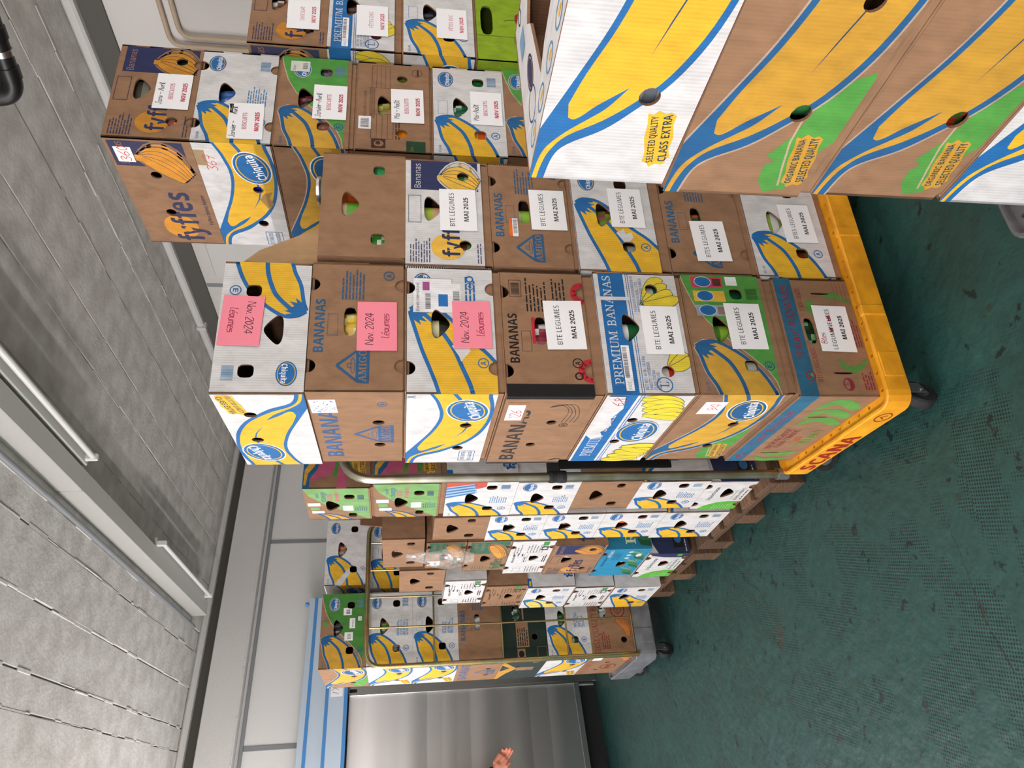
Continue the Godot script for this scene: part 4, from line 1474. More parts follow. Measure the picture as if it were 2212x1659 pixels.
func person(at: Vector3, yaw: float) -> void:
	# stands by the steel door just outside the picture; only a hand and a cuff reach into it
	var t := thing("person", "person in a black jacket at the steel door, one hand in view", "person", at, yaw)
	var g := Geo.new()
	var skin := lin(Color(0.72, 0.45, 0.36))
	# front is +z; the right arm (x < 0) hangs, the left arm (x > 0) reaches sideways into the picture
	var sh := Vector3(0.18, 1.40, 0)
	var el := Vector3(0.27, 1.07, 0.02)
	var wr := Vector3(0.49, 0.895, 0.10)
	var B := [
		[Vector3(0, 1.60, 0.02), Vector3(0, 1.66, 0.01), 0.075, 0.088], [Vector3(0, 1.555, 0.05), Vector3(0, 1.60, 0.03), 0.045, 0.065], [Vector3(0, 1.42, 0), Vector3(0, 1.56, 0.01), 0.055, 0.05],
		[Vector3(-0.14, 1.39, 0), Vector3(0.14, 1.39, 0), 0.07, 0.07], [Vector3(-0.08, 1.25, 0), Vector3(0.08, 1.25, 0), 0.11, 0.11], [Vector3(-0.06, 1.05, 0), Vector3(0.06, 1.05, 0), 0.105, 0.105], [Vector3(-0.08, 0.92, 0), Vector3(0.08, 0.92, 0), 0.11, 0.11],
		[Vector3(-0.09, 0.88, 0), Vector3(-0.10, 0.48, 0.01), 0.085, 0.055], [Vector3(-0.10, 0.48, 0.01), Vector3(-0.10, 0.08, -0.01), 0.055, 0.04], [Vector3(-0.10, 0.045, -0.03), Vector3(-0.11, 0.035, 0.15), 0.04, 0.03],
		[Vector3(0.09, 0.88, 0), Vector3(0.10, 0.48, 0.01), 0.085, 0.055], [Vector3(0.10, 0.48, 0.01), Vector3(0.10, 0.08, -0.01), 0.055, 0.04], [Vector3(0.10, 0.045, -0.03), Vector3(0.11, 0.035, 0.15), 0.04, 0.03],
		[Vector3(-0.18, 1.40, 0), Vector3(-0.23, 1.12, 0), 0.055, 0.042], [Vector3(-0.23, 1.12, 0), Vector3(-0.24, 0.87, 0.06), 0.042, 0.03], [Vector3(-0.24, 0.87, 0.06), Vector3(-0.24, 0.72, 0.09), 0.036, 0.022],
		[sh, el, 0.055, 0.042], [el, wr, 0.042, 0.029]]
	nets(g, B, 0.016, 0.03, skin)
	# the visible hand: palm, thumb and four fingers, hanging forward and slightly curled
	var d := Vector3(0.72, -0.62, 0.3).normalized()
	var s := d.cross(Vector3(0.2, 0.1, 1.0)).normalized()     # across the knuckles, towards the thumb
	var nrm := s.cross(d).normalized()
	var H := [[wr - d * 0.02, wr + d * 0.03, 0.027, 0.027], [wr + d * 0.03 - s * 0.022, wr + d * 0.085 - s * 0.028, 0.019, 0.015], [wr + d * 0.03, wr + d * 0.09, 0.019, 0.015], [wr + d * 0.03 + s * 0.022, wr + d * 0.088 + s * 0.026, 0.019, 0.015]]
	var len := [0.085, 0.092, 0.086, 0.068]
	for i in 4:
		var o := s * (0.030 - 0.020 * i)
		var a := wr + d * 0.085 + o
		var cv := 0.30 + 0.22 * i
		var d1 := (d + nrm * -0.15 * i).normalized()
		var d2 := d.rotated(s, cv * 0.8).normalized()
		var d3 := d.rotated(s, cv * 1.5).normalized()
		var b: Vector3 = a + d1 * len[i] * 0.42
		var c: Vector3 = b + d2 * len[i] * 0.32
		H.push_back([a, b, 0.0095, 0.009])
		H.push_back([b, c, 0.009, 0.0082])
		H.push_back([c, c + d3 * len[i] * 0.26, 0.0082, 0.0068])
	var th := wr + d * 0.03 + s * 0.03
	H.push_back([wr + d * 0.015 + s * 0.012, th, 0.017, 0.013])
	H.push_back([th, th + (d * 0.75 + s * 0.5).normalized() * 0.04, 0.0125, 0.0105])
	H.push_back([th + (d * 0.75 + s * 0.5).normalized() * 0.04, th + (d * 0.75 + s * 0.5).normalized() * 0.04 + (d * 0.95 + s * 0.2).normalized() * 0.03, 0.0105, 0.008])
	nets(g, H, 0.0034, 0.007, skin)
	for sx in [-1.0, 1.0]:
		g.lathe([Vector2(0, -0.012), Vector2(0.007, -0.006), Vector2(0.008, 0.004), Vector2(0, 0.012)], 10, [skin, skin, skin], Transform3D(Basis(), Vector3(sx * 0.088, 1.64, 0.0)))
		g.lathe([Vector2(0, -0.008), Vector2(0.008, 0), Vector2(0, 0.008)], 8, [lin(Color(0.15, 0.1, 0.08)), lin(Color(0.15, 0.1, 0.08))], Transform3D(Basis(), Vector3(sx * 0.032, 1.645, 0.088)))
	g.tube([Vector3(0, 1.65, 0.09), Vector3(0, 1.615, 0.108), Vector3(0, 1.605, 0.095)], 0.01, 8, skin, true, [0.008, 0.012, 0.008])
	g.tube([Vector3(-0.022, 1.572, 0.094), Vector3(0, 1.569, 0.100), Vector3(0.022, 1.572, 0.094)], 0.004, 6, lin(Color(0.55, 0.25, 0.22)))
	put("body", g.mesh(), mats["skin"], t)
	var j := Geo.new()
	var dk := lin(Color(0.03, 0.03, 0.035))
	nets(j, [[Vector3(-0.14, 1.39, 0), Vector3(0.14, 1.39, 0), 0.083, 0.083], [Vector3(-0.08, 1.25, 0), Vector3(0.08, 1.25, 0), 0.125, 0.125], [Vector3(-0.06, 1.05, 0), Vector3(0.06, 1.05, 0), 0.12, 0.12], [Vector3(-0.09, 0.90, 0), Vector3(0.09, 0.90, 0), 0.123, 0.12], [Vector3(-0.18, 1.40, 0), Vector3(-0.23, 1.12, 0), 0.068, 0.055], [Vector3(-0.23, 1.12, 0), Vector3(-0.24, 0.89, 0.055), 0.055, 0.045], [sh, el, 0.068, 0.055]], 0.014, 0.03, dk)
	nets(j, [[el, wr.lerp(el, 0.10), 0.053, 0.041]], 0.008, 0.01, dk)
	put("jacket", j.mesh(), mats["cloth"], t)
	var tr := Geo.new()
	nets(tr, [[Vector3(-0.08, 0.90, 0), Vector3(0.08, 0.90, 0), 0.118, 0.118], [Vector3(-0.09, 0.86, 0), Vector3(-0.10, 0.48, 0.01), 0.10, 0.072], [Vector3(-0.10, 0.48, 0.01), Vector3(-0.10, 0.07, -0.01), 0.072, 0.06], [Vector3(0.09, 0.86, 0), Vector3(0.10, 0.48, 0.01), 0.10, 0.072], [Vector3(0.10, 0.48, 0.01), Vector3(0.10, 0.07, -0.01), 0.072, 0.06]], 0.015, 0.02, lin(Color(0.12, 0.14, 0.2)))
	put("trousers", tr.mesh(), mats["cloth"], t)
	var hr := Geo.new()
	nets(hr, [[Vector3(0, 1.68, -0.015), Vector3(0, 1.66, -0.03), 0.09, 0.092], [Vector3(-0.05, 1.66, -0.02), Vector3(-0.05, 1.62, -0.04), 0.05, 0.045], [Vector3(0.05, 1.66, -0.02), Vector3(0.05, 1.62, -0.04), 0.05, 0.045]], 0.009, 0.02, lin(Color(0.16, 0.10, 0.07)))
	put("hair", hr.mesh(), mats["cloth"], t)

# ---------------------------------------------------------------- the room
# room axes: x to the right wall, -z along the right wall, turned 4.2 degrees from the world
func RM(r: float, l: float, y := 0.0) -> Vector3:
	return Vector3(r, y, -l).rotated(Vector3.UP, deg_to_rad(4.2))

func make_materials() -> void:
	make_board("kraft", 0.45, 0.09, 0.86)
	make_board("white", 0.8, 0.07, 0.74)
	var pm := StandardMaterial3D.new()
	pm.vertex_color_use_as_albedo = true
	pm.roughness = 0.8
	mats["paper"] = pm
	mats["ink"] = pm
	var fw := flat("frosted", Color(0.9, 0.9, 0.9), 0.6)
	fw.emission_enabled = true
	fw.emission = Color(0.95, 0.975, 1.0)
	fw.emission_energy_multiplier = 1.2
	var lm := StandardMaterial3D.new()
	lm.vertex_color_use_as_albedo = true
	lm.roughness = 0.35
	mats["label"] = lm
	var fm := StandardMaterial3D.new()
	fm.vertex_color_use_as_albedo = true
	fm.roughness = 0.28
	fm.clearcoat_enabled = true
	fm.clearcoat = 0.5
	mats["foil"] = fm
	flat("tin", Color(0.78, 0.78, 0.77), 0.28, 1.0)
	flat("zinc", Color(0.62, 0.63, 0.64), 0.38, 0.9)
	var rb := flat("rubber", Color(0.10, 0.10, 0.105), 0.75)
	rb.normal_enabled = true
	rb.normal_texture = noise_tex(0.02, Color.BLACK, Color.WHITE, 128, 5, true, 3.0)
	var ym := flat("yellow_plastic", Color(1.0, 0.70, 0.13), 0.5)
	ym.albedo_texture = noise_tex(0.012, Color(0.80, 0.76, 0.68), Color(1, 1, 1), 256, 4)
	ym.uv1_triplanar = true
	ym.uv1_scale = Vector3(2.5, 2.5, 2.5)
	var gm := flat("grey_plastic", Color(0.50, 0.51, 0.53), 0.5)
	gm.albedo_texture = noise_tex(0.012, Color(0.75, 0.75, 0.75), Color(1, 1, 1), 256, 14)
	gm.uv1_triplanar = true
	gm.uv1_scale = Vector3(2.5, 2.5, 2.5)
	flat("dark_plastic", Color(0.37, 0.37, 0.38), 0.5)
	# passivated zinc tube: golden with green and rosy patches
	var bt := flat("gold_tube", Color(1, 1, 1), 0.26, 0.92)
	var gt := noise_tex(0.008, Color.BLACK, Color.WHITE, 256, 9)
	var ramp := Gradient.new()
	ramp.offsets = PackedFloat32Array([0.0, 0.4, 0.6, 0.8, 1.0])
	ramp.colors = PackedColorArray([Color(0.66, 0.50, 0.42), Color(0.72, 0.62, 0.42), Color(0.70, 0.66, 0.44), Color(0.60, 0.60, 0.48), Color(0.74, 0.66, 0.48)])
	gt.color_ramp = ramp
	bt.albedo_texture = gt
	bt.uv1_triplanar = true
	bt.uv1_scale = Vector3(3, 3, 3)
	var st := flat("steel_tube", Color(1, 1, 1), 0.3, 0.92)
	st.albedo_texture = noise_tex(0.01, Color(0.55, 0.53, 0.44), Color(0.70, 0.70, 0.66), 256, 19)
	st.uv1_triplanar = true
	st.uv1_scale = Vector3(3, 3, 3)
	var wd := flat("wood", Color(1, 1, 1), 0.85)
	wd.vertex_color_use_as_albedo = true
	var wt := noise_tex(0.02, Color(0.55, 0.52, 0.5), Color(1.1, 1.05, 1.0), 512, 21)
	wd.albedo_texture = wt
	wd.uv1_triplanar = true
	wd.uv1_scale = Vector3(0.6, 9, 9)
	var cl := flat("cloth", Color(1, 1, 1), 0.9)
	cl.vertex_color_use_as_albedo = true
	cl.rim_enabled = true
	cl.rim = 0.2
	var sk := flat("skin", Color(1, 1, 1), 0.5)
	sk.vertex_color_use_as_albedo = true
	sk.subsurf_scatter_enabled = true
	sk.subsurf_scatter_strength = 0.1
	# concrete
	var cc := flat("concrete", Color(0.88, 0.87, 0.855), 0.85)
	cc.albedo_texture = noise_tex(0.006, Color(0.84, 0.835, 0.82), Color(1.0, 1.0, 1.0), 1024, 31, false, 0, 6)
	cc.normal_enabled = true
	cc.normal_texture = noise_tex(0.03, Color.BLACK, Color.WHITE, 1024, 32, true, 5.0, 5)
	cc.normal_scale = 0.25
	cc.uv1_triplanar = true
	cc.uv1_scale = Vector3(0.9, 0.9, 0.9)
	var pl := flat("plaster", Color(0.80, 0.795, 0.785), 0.85)
	pl.normal_enabled = true
	pl.normal_texture = noise_tex(0.05, Color.BLACK, Color.WHITE, 512, 41, true, 3.0)
	pl.normal_scale = 0.4
	pl.uv1_triplanar = true
	pl.uv1_scale = Vector3(2.5, 2.5, 2.5)
	flat("wall_paint", Color(0.80, 0.79, 0.775), 0.7)
	flat("panel_white", Color(0.86, 0.86, 0.85), 0.45)
	flat("seam_grey", Color(0.52, 0.53, 0.54), 0.5)
	flat("band_grey", Color(0.34, 0.33, 0.31), 0.8)
	flat("film_pale", Color(0.74, 0.80, 0.86), 0.35)
	flat("film_blue", Color(0.30, 0.55, 0.80), 0.35)
	flat("black_plastic", Color(0.045, 0.045, 0.05), 0.45)
	flat("dark_recess", Color(0.12, 0.125, 0.13), 0.6)
	flat("lamp_housing", Color(0.72, 0.72, 0.70), 0.5)
	flat("pipe_black", Color(0.07, 0.07, 0.075), 0.4)
	mats["pipe_black"].albedo_texture = noise_tex(0.02, Color(0.5, 0.5, 0.5), Color(2.5, 2.5, 2.5), 256, 51)
	mats["pipe_black"].uv1_triplanar = true
	mats["pipe_black"].uv1_scale = Vector3(4, 4, 4)
	flat("conduit", Color(0.68, 0.61, 0.52), 0.55)
	# brushed steel: long fine grain across the door
	var bs := flat("brushed_steel", Color(0.78, 0.775, 0.77), 0.42, 1.0)
	bs.anisotropy_enabled = true
	bs.anisotropy = 0.85
	var N := 512
	var nz := FastNoiseLite.new()
	nz.seed = 61
	nz.frequency = 0.35
	var im := Image.create(N, N, false, Image.FORMAT_RGBA8)
	for y in N:
		for x in N:
			var v := 0.5 + 0.35 * nz.get_noise_2d(x * 0.02, y) + 0.15 * nz.get_noise_2d(x * 0.3, y * 2.0)
			im.set_pixel(x, y, Color(v, v, v))
	im.bump_map_to_normal_map(0.8)
	bs.normal_enabled = true
	bs.normal_texture = ImageTexture.create_from_image(im)
	bs.normal_scale = 0.10
	# clear film
	var fb := flat("clear_film", Color(0.95, 0.95, 0.95, 0.13), 0.12)
	fb.transparency = BaseMaterial3D.TRANSPARENCY_ALPHA
	fb.cull_mode = BaseMaterial3D.CULL_DISABLED

func floor_material() -> StandardMaterial3D:
	# green epoxy rolled over a studded screed: rows of dark dots in patches, scratches, scuffed bare spots
	var S := 2048
	var m := StandardMaterial3D.new()
	var im := Image.create(S, S, false, Image.FORMAT_RGB8)
	var a := FastNoiseLite.new()
	a.seed = 71
	a.frequency = 0.0035
	a.fractal_octaves = 4
	var b := FastNoiseLite.new()
	b.seed = 72
	b.frequency = 0.02
	var c := FastNoiseLite.new()
	c.seed = 73
	c.frequency = 0.012
	c.fractal_octaves = 5
	var by := PackedByteArray()
	by.resize(S * S * 3)
	for y in S:
		var wz := y / (S * 0.3846)
		for x in S:
			var wx := x / (S * 0.3846)
			if wx > 1.4: wx -= 2.6
			var n := a.get_noise_2d(x, y)
			var f := b.get_noise_2d(x, y)
			var d := c.get_noise_2d(x, y)
			var k := 1.0 + 0.16 * n + 0.07 * f
			var col := Vector3(0.128, 0.272, 0.254) * k
			# the dots fade out towards the boxes on the right
			var msk := smoothstep(-0.10, 0.22, n + 0.30 * f) * (1.0 - smoothstep(-0.12, 0.22, wx + 0.35 * n))
			if msk > 0.0:
				var w := 0.5 * sin(y * 0.008) + 0.4 * sin(x * 0.006)
				var px := fposmod((x + y * 0.22) / 8.2 + w, 1.0) - 0.5
				var py := fposmod((y - x * 0.22) / 7.4 + w * 0.7, 1.0) - 0.5
				var r := px * px + py * py
				var dot := 1.0 - smoothstep(0.035, 0.12, r)
				col = col.lerp(Vector3(0.02, 0.04, 0.037), dot * msk)
			if d > 0.50:
				col = col.lerp(Vector3(0.20, 0.17, 0.14), smoothstep(0.50, 0.56, d) * 0.5)
			if d < -0.46:
				col = col.lerp(Vector3(0.05, 0.08, 0.075), smoothstep(-0.46, -0.54, d) * 0.7)
			var o := (x + y * S) * 3
			by[o] = int(clampf(col.x, 0, 1) * 255)
			by[o + 1] = int(clampf(col.y, 0, 1) * 255)
			by[o + 2] = int(clampf(col.z, 0, 1) * 255)
	# hairline cracks and one bare patch, in metres
	var cracks := [[-0.343, -0.114, -0.512, -0.099, -0.619, -0.093, -0.696, -0.068, -0.753, -0.052], [-0.427, -1.274, -0.317, -1.324, -0.263, -1.418, -0.192, -1.352, -0.192, -1.184]]
	var put_px := func(wx: float, wz: float, cc: Vector3, t: float) -> void:
		var o := (posmod(int(wx * 0.3846 * S), S) + posmod(int(wz * 0.3846 * S), S) * S) * 3
		for i in 3: by[o + i] = int(lerpf(by[o + i], cc[i] * 255.0, t))
	for cr in cracks:
		for i in range(0, cr.size() - 2, 2):
			for q in 260:
				var p := Vector2(cr[i], cr[i + 1]).lerp(Vector2(cr[i + 2], cr[i + 3]), q / 260.0)
				p += Vector2(b.get_noise_2d(q * 3.0, i * 50.0), b.get_noise_2d(i * 70.0, q * 3.0)) * 0.008
				put_px.call(p.x, p.y, Vector3(0.05, 0.08, 0.075), 0.75)
				if q % 3: put_px.call(p.x + 0.0013, p.y, Vector3(0.05, 0.08, 0.075), 0.5)
	for q in 14000:
		var p := Vector2(rng.randf_range(-0.6, -0.41), rng.randf_range(-1.275, -1.145))
		var e := (p - Vector2(-0.51, -1.212)).rotated(-0.25)
		if pow(e.x / 0.078, 2) + pow(e.y / 0.032, 2) < 0.8 + 1.6 * b.get_noise_2d(p.x * 900, p.y * 900):
			put_px.call(p.x, p.y, Vector3(0.30, 0.24, 0.19) if int(p.x * 330) % 3 else Vector3(0.16, 0.14, 0.12), 0.8)
	im = Image.create_from_data(S, S, false, Image.FORMAT_RGB8, by)
	m.albedo_texture = ImageTexture.create_from_image(im)
	m.roughness = 0.5
	m.uv1_triplanar = true
	m.uv1_world_triplanar = true
	m.uv1_scale = Vector3(0.3846, 0.3846, 0.3846)
	m.normal_enabled = true
	m.normal_texture = noise_tex(0.035, Color.BLACK, Color.WHITE, 1024, 77, true, 6.0, 4)
	m.normal_scale = 0.22
	return m

func slab(n: String, lo: Vector3, hi: Vector3, mat: Material, yaw_deg := 4.2, at := Vector3.ZERO, ch := 0.0) -> MeshInstance3D:
	var g := Geo.new()
	g.box(lo, hi, ch)
	return struct(n, g.mesh(), mat, Transform3D(Basis(Vector3.UP, deg_to_rad(yaw_deg)), at))

func piece(n: String, par: Node3D, lo: Vector3, hi: Vector3, mat: Material, ch := 0.002) -> MeshInstance3D:
	var g := Geo.new()
	g.box(lo, hi, ch)
	return put(n, g.mesh(), mat, par)

func make_room() -> void:
	slab("floor", Vector3(-5.2, -0.15, -6.6), Vector3(2.7, 0.0, 5.3), floor_material())
	slab("wall_left", Vector3(-5.2, 0, -4.0), Vector3(-5.0, 3.09, 5.3), mats["wall_paint"])
	# frosted windows high in the left wall, out of the picture: the daylight on the sides of the boxes
	for i in 3:
		var wc := 2.6 - 2.6 * i
		var w := slab("window_%d" % (i + 1), Vector3(-5.01, 1.15, wc - 1.1), Vector3(-4.985, 2.65, wc + 1.1), mats["frosted"])
		for q in [[1.10, 1.15, wc - 1.15, wc + 1.15], [2.65, 2.70, wc - 1.15, wc + 1.15], [1.15, 2.65, wc - 1.15, wc - 1.1], [1.15, 2.65, wc + 1.1, wc + 1.15], [1.15, 2.65, wc - 0.02, wc + 0.02]]:
			piece("frame", w, Vector3(-5.0, q[0], q[2]), Vector3(-4.94, q[1], q[3]), mats["panel_white"], 0.004)
		var a := AreaLight3D.new()
		a.name = "window_light"
		a.area_size = Vector2(2.2, 1.5)
		a.area_range = 14.0
		a.light_energy = WINDOW
		a.light_color = Color(0.95, 0.975, 1.0)
		a.shadow_enabled = true
		a.position = Vector3(-4.93, 1.9, wc)
		a.rotation = Vector3(0, -PI / 2, 0)
		w.add_child(a, true)
	slab("wall_front", Vector3(-5.2, 0, 5.1), Vector3(2.7, 3.09, 5.3), mats["wall_paint"])
	# ceiling: cast concrete with the marks of the shuttering boards
	var ce := slab("ceiling", Vector3(-5.2, 3.105, -6.6), Vector3(2.7, 3.3, 5.3), mats["concrete"])
	var seams := [-5.0, -4.6, -4.2, -3.85, -3.5, -3.15, -2.8, -2.5, -2.2, -1.9, -1.6, -1.32, -1.05, -0.76, -0.48, -0.33, -0.05, 0.21, 0.36, 0.75, 1.10, 1.31, 1.63, 1.89, 2.12, 2.40]
	for i in seams.size() - 1:
		var dy := rng.randf_range(-0.004, 0.004)
		piece("board_strip", ce, Vector3(seams[i] + 0.003, 3.09 + dy, -5.6), Vector3(seams[i + 1] - 0.003, 3.106, 5.2), mats["concrete"], 0.004)
		if i == 0: continue
		# ragged fin of laitance along the joint
		var g := Geo.new()
		var x: float = seams[i]
		var z := -5.5
		while z < 3.0:
			var l := rng.randf_range(0.03, 0.22)
			if rng.randf() < 0.72:
				var hgt := rng.randf_range(0.002, 0.007)
				var wdt := rng.randf_range(0.003, 0.010)
				var x2 := x + rng.randf_range(-0.005, 0.005)
				g.box(Vector3(x2 - wdt, 3.093 - hgt, z), Vector3(x2 + wdt, 3.1, z + l), 0.003)
			z += l
		var fin := put("joint_fin", g.mesh(), mats["concrete"], ce)
		fin.set_meta("kind", "stuff")
	# right wall
	var wr := slab("wall_right", Vector3(2.40, 0, -5.6), Vector3(2.6, 3.09, 5.3), mats["wall_paint"])
	slab("trim_1", Vector3(2.345, 3.035, -5.0), Vector3(2.40, 3.09, 5.1), mats["plaster"], 4.2, Vector3.ZERO, 0.012)
	slab("trim_2", Vector3(2.385, 2.925, -5.0), Vector3(2.40, 3.034, 5.1), mats["band_grey"])
	for l in [-0.6, 2.71]:
		piece("panel_seam", wr, Vector3(2.394, 0.02, -l - 0.018), Vector3(2.402, 2.92, -l + 0.018), mats["seam_grey"])
	piece("joint_block", wr, Vector3(2.33, 3.02, -3.20), Vector3(2.40, 3.088, -3.16), mats["plaster"])
	piece("pilaster", wr, Vector3(2.28, 0.02, -2.46), Vector3(2.405, 2.80, -2.02), mats["plaster"], 0.01)
	# back wall, skewed
	var by := 15.0
	var o := RM(0, 4.47)
	var bw := slab("wall_back", Vector3(-5.2, 0, -0.2), Vector3(2.6, 3.09, 0), mats["panel_white"], by, o)
	slab("trim_3", Vector3(-5.0, 3.04, 0.0), Vector3(2.2, 3.09, 0.07), mats["plaster"], by, o, 0.014)
	slab("trim_4", Vector3(-5.0, 2.955, 0.0), Vector3(2.2, 3.042, 0.012), mats["band_grey"], by, o)
	var bm := slab("trim_5", Vector3(-5.0, 2.70, 0.0), Vector3(2.2, 2.955, 0.11), mats["plaster"], by, o, 0.006)
	var rg := Geo.new()
	var x := -2.5
	while x < 2.1:
		var l := rng.randf_range(0.02, 0.09)
		rg.box(Vector3(x, 2.698, 0.10), Vector3(x + l, 2.698 + rng.randf_range(0.006, 0.02), 0.11 + rng.randf_range(0.001, 0.004)), 0.002)
		x += l
	put("ragged_edge", rg.mesh(), mats["plaster"], bm).set_meta("kind", "stuff")
	piece("edge_rail", bw, Vector3(-5.0, 2.652, 0.0), Vector3(2.15, 2.676, 0.03), mats["seam_grey"], 0.004)
	for sx in [1.16, -0.50, -2.16]:
		piece("panel_seam", bw, Vector3(sx - 0.018, 0.02, -0.002), Vector3(sx + 0.018, 2.652, 0.006), mats["seam_grey"])
	slab("baseboard_back", Vector3(-5.0, 0.0, 0.0), Vector3(2.1, 0.15, 0.02), mats["dark_recess"], by, o)
	# housing of the sliding door's rail, still under its striped protective film
	var hs := slab("trim_6", Vector3(-2.6, 1.925, 0.0), Vector3(0.52, 2.25, 0.25), mats["film_pale"], by, o, 0.004)
	for y in [2.195, 2.066, 1.932]:
		piece("blue_stripe", hs, Vector3(-2.6, y - 0.0125, 0.249), Vector3(0.52, y + 0.0125, 0.2508), mats["film_blue"], 0.0002)
	var kn := thing("rail_knob", "small blue knob on top of the striped film housing", "knob", o + Vector3(0.488, 2.25, 0.20).rotated(Vector3.UP, deg_to_rad(by)), deg_to_rad(by))
	var kg := Geo.new()
	kg.lathe([Vector2(0, 0), Vector2(0.012, 0), Vector2(0.012, 0.012), Vector2(0.020, 0.016), Vector2(0.020, 0.030), Vector2(0.014, 0.036), Vector2(0, 0.036)], 6)
	put("cap", kg.mesh(), mats["film_blue"], kn)
	# steel sliding door
	var dg := Geo.new()
	dg.box(Vector3(-2.0, 0.19, 0.055), Vector3(-0.205, 1.915, 0.120), 0.004)
	# the sheet skin bulges a little between its stiffeners
	var DP := func(i: int, j: int) -> Vector3:
		var yy := 0.192 + 1.721 * j / 60.0
		var xx := -1.998 + 1.791 * i / 20.0
		var edge := minf(1.0, minf(j, 60 - j) / 5.0)
		return Vector3(xx, yy, 0.1215 + edge * (0.0022 * sin(yy * 9.0 + 0.5 + 0.2 * sin(xx * 3.0)) + 0.0014 * sin(yy * 23.0 + xx * 0.8) + 0.0012 * exp(-pow((yy - 1.60) * 22.0, 2.0))))
	for i in 20:
		for j in 60:
			var q := [DP.call(i, j), DP.call(i + 1, j), DP.call(i + 1, j + 1), DP.call(i, j + 1)]
			var qn := []
			for c in [[i, j], [i + 1, j], [i + 1, j + 1], [i, j + 1]]:
				var tx: Vector3 = DP.call(c[0] + 1, c[1]) - DP.call(c[0] - 1, c[1])
				var ty: Vector3 = DP.call(c[0], c[1] + 1) - DP.call(c[0], c[1] - 1)
				qn.push_back(tx.cross(ty).normalized())
			dg.smooth_tri(q[0], q[1], q[2], qn[0], qn[1], qn[2])
			dg.smooth_tri(q[0], q[2], q[3], qn[0], qn[2], qn[3])
	var dr := struct("door_1", dg.mesh(), mats["brushed_steel"], Transform3D(Basis(Vector3.UP, deg_to_rad(by)), o))
	piece("bottom_rail", dr, Vector3(-2.0, 0.155, 0.05), Vector3(-0.20, 0.20, 0.128), mats["zinc"], 0.004)
	piece("edge_profile", dr, Vector3(-0.215, 0.19, 0.05), Vector3(-0.19, 1.915, 0.135), mats["tin"], 0.003)
	piece("door_frame", dr, Vector3(-0.19, 0.0, 0.0), Vector3(-0.10, 1.925, 0.10), mats["tin"], 0.004)
	piece("door_frame", dr, Vector3(-0.10, 0.0, 0.0), Vector3(0.0, 1.925, 0.05), mats["tin"], 0.004)
	piece("top_gap", dr, Vector3(-0.19, 1.86, 0.10), Vector3(-0.155, 1.915, 0.102), mats["dark_recess"], 0.0)
	var gp := Geo.new()
	gp.lathe([Vector2(0, 0), Vector2(0.013, 0), Vector2(0.013, 0.12), Vector2(0, 0.12)], 16, [], Transform3D(Basis(), Vector3(-0.215, 0.035, 0.10)))
	put("guide_pin", gp.mesh(), mats["tin"], dr)
	# note taped on the housing
	var f := Face.new()
	f.w = 0.09
	f.h = 0.085
	pen(f, Color(0.2, 0.12, 0.3), "X", 0.55, 0.35, 0.05, 0.0025, 0.2)
	f.line(Color(0.2, 0.12, 0.3), [0.25, 0.35, 0.33, 0.8, 0.4, 0.85], 0.0025)
	var nt := put("paper_note", bake(f, PAPER, 0.0005, PAPER).mesh(), mats["paper"], self, Transform3D(Basis(Vector3.UP, deg_to_rad(by)) , o + Vector3(-0.25, 1.955, 0.2515).rotated(Vector3.UP, deg_to_rad(by))))
	tag(nt, "white paper note with a pen mark on the striped housing above the door", "note")

func lamp(n: String, label: String, r: float, l0: float, l1: float, lit: bool, drop := 0.0, dim := 1.0) -> void:
	# a batten with one bare fluorescent tube below it
	var t := thing(n, label, "lamp", RM(r, (l0 + l1) / 2, 0), deg_to_rad(4.2), "fluorescent lamps on the ceiling")
	var L := (l1 - l0) / 2
	piece("batten", t, Vector3(-0.03, 2.975 - drop, -L - 0.03), Vector3(0.03, 3.02 - drop, L + 0.03), mats["lamp_housing"], 0.004)
	for s in [-1.0, 1.0]:
		piece("tube_holder", t, Vector3(-0.016, 2.925 - drop, s * L - 0.012), Vector3(0.016, 2.98 - drop, s * L + 0.012), mats["panel_white"], 0.004)
	if drop > 0.0:
		for s in [-1.0, 1.0]:
			piece("hanger_rod", t, Vector3(-0.004, 3.015 - drop, s * L * 0.7 - 0.004), Vector3(0.004, 3.095, s * L * 0.7 + 0.004), mats["zinc"], 0.0)
	var g := Geo.new()
	g.tube([Vector3(0, 2.945 - drop, -L + 0.012), Vector3(0, 2.945 - drop, L - 0.012)], 0.013, 14)
	var m: Material = mats["tube_lit"] if lit else mats["tube_off"]
	put("tube", g.mesh(), m, t)
	if lit:
		# the tube shines down and to both sides
		for q in [[Vector3(0, 2.925 - drop, 0), Vector3(-PI / 2, 0, 0), 1.0, true], [Vector3(0.02, 2.945 - drop, 0), Vector3(0, -PI / 2, 0), 0.8, false], [Vector3(-0.02, 2.945 - drop, 0), Vector3(0, PI / 2, 0), 0.8, false], [Vector3(0.02, 2.955 - drop, 0), Vector3(0.7, -PI / 2, 0), 0.55, false], [Vector3(-0.02, 2.955 - drop, 0), Vector3(0.7, PI / 2, 0), 0.55, false]]:
			var a := AreaLight3D.new()
			a.name = "tube_light"
			a.area_size = Vector2(0.03, L * 2 - 0.03) if q[3] else Vector2(L * 2 - 0.03, 0.03)
			a.light_energy = LAMP * q[2] * dim
			a.area_range = 14.0
			a.light_color = Color(1.0, 0.965, 0.96)
			a.shadow_enabled = true
			a.position = q[0]
			a.rotation = q[1]
			t.add_child(a, true)

const LAMP := 2.45
const WINDOW := 1.2

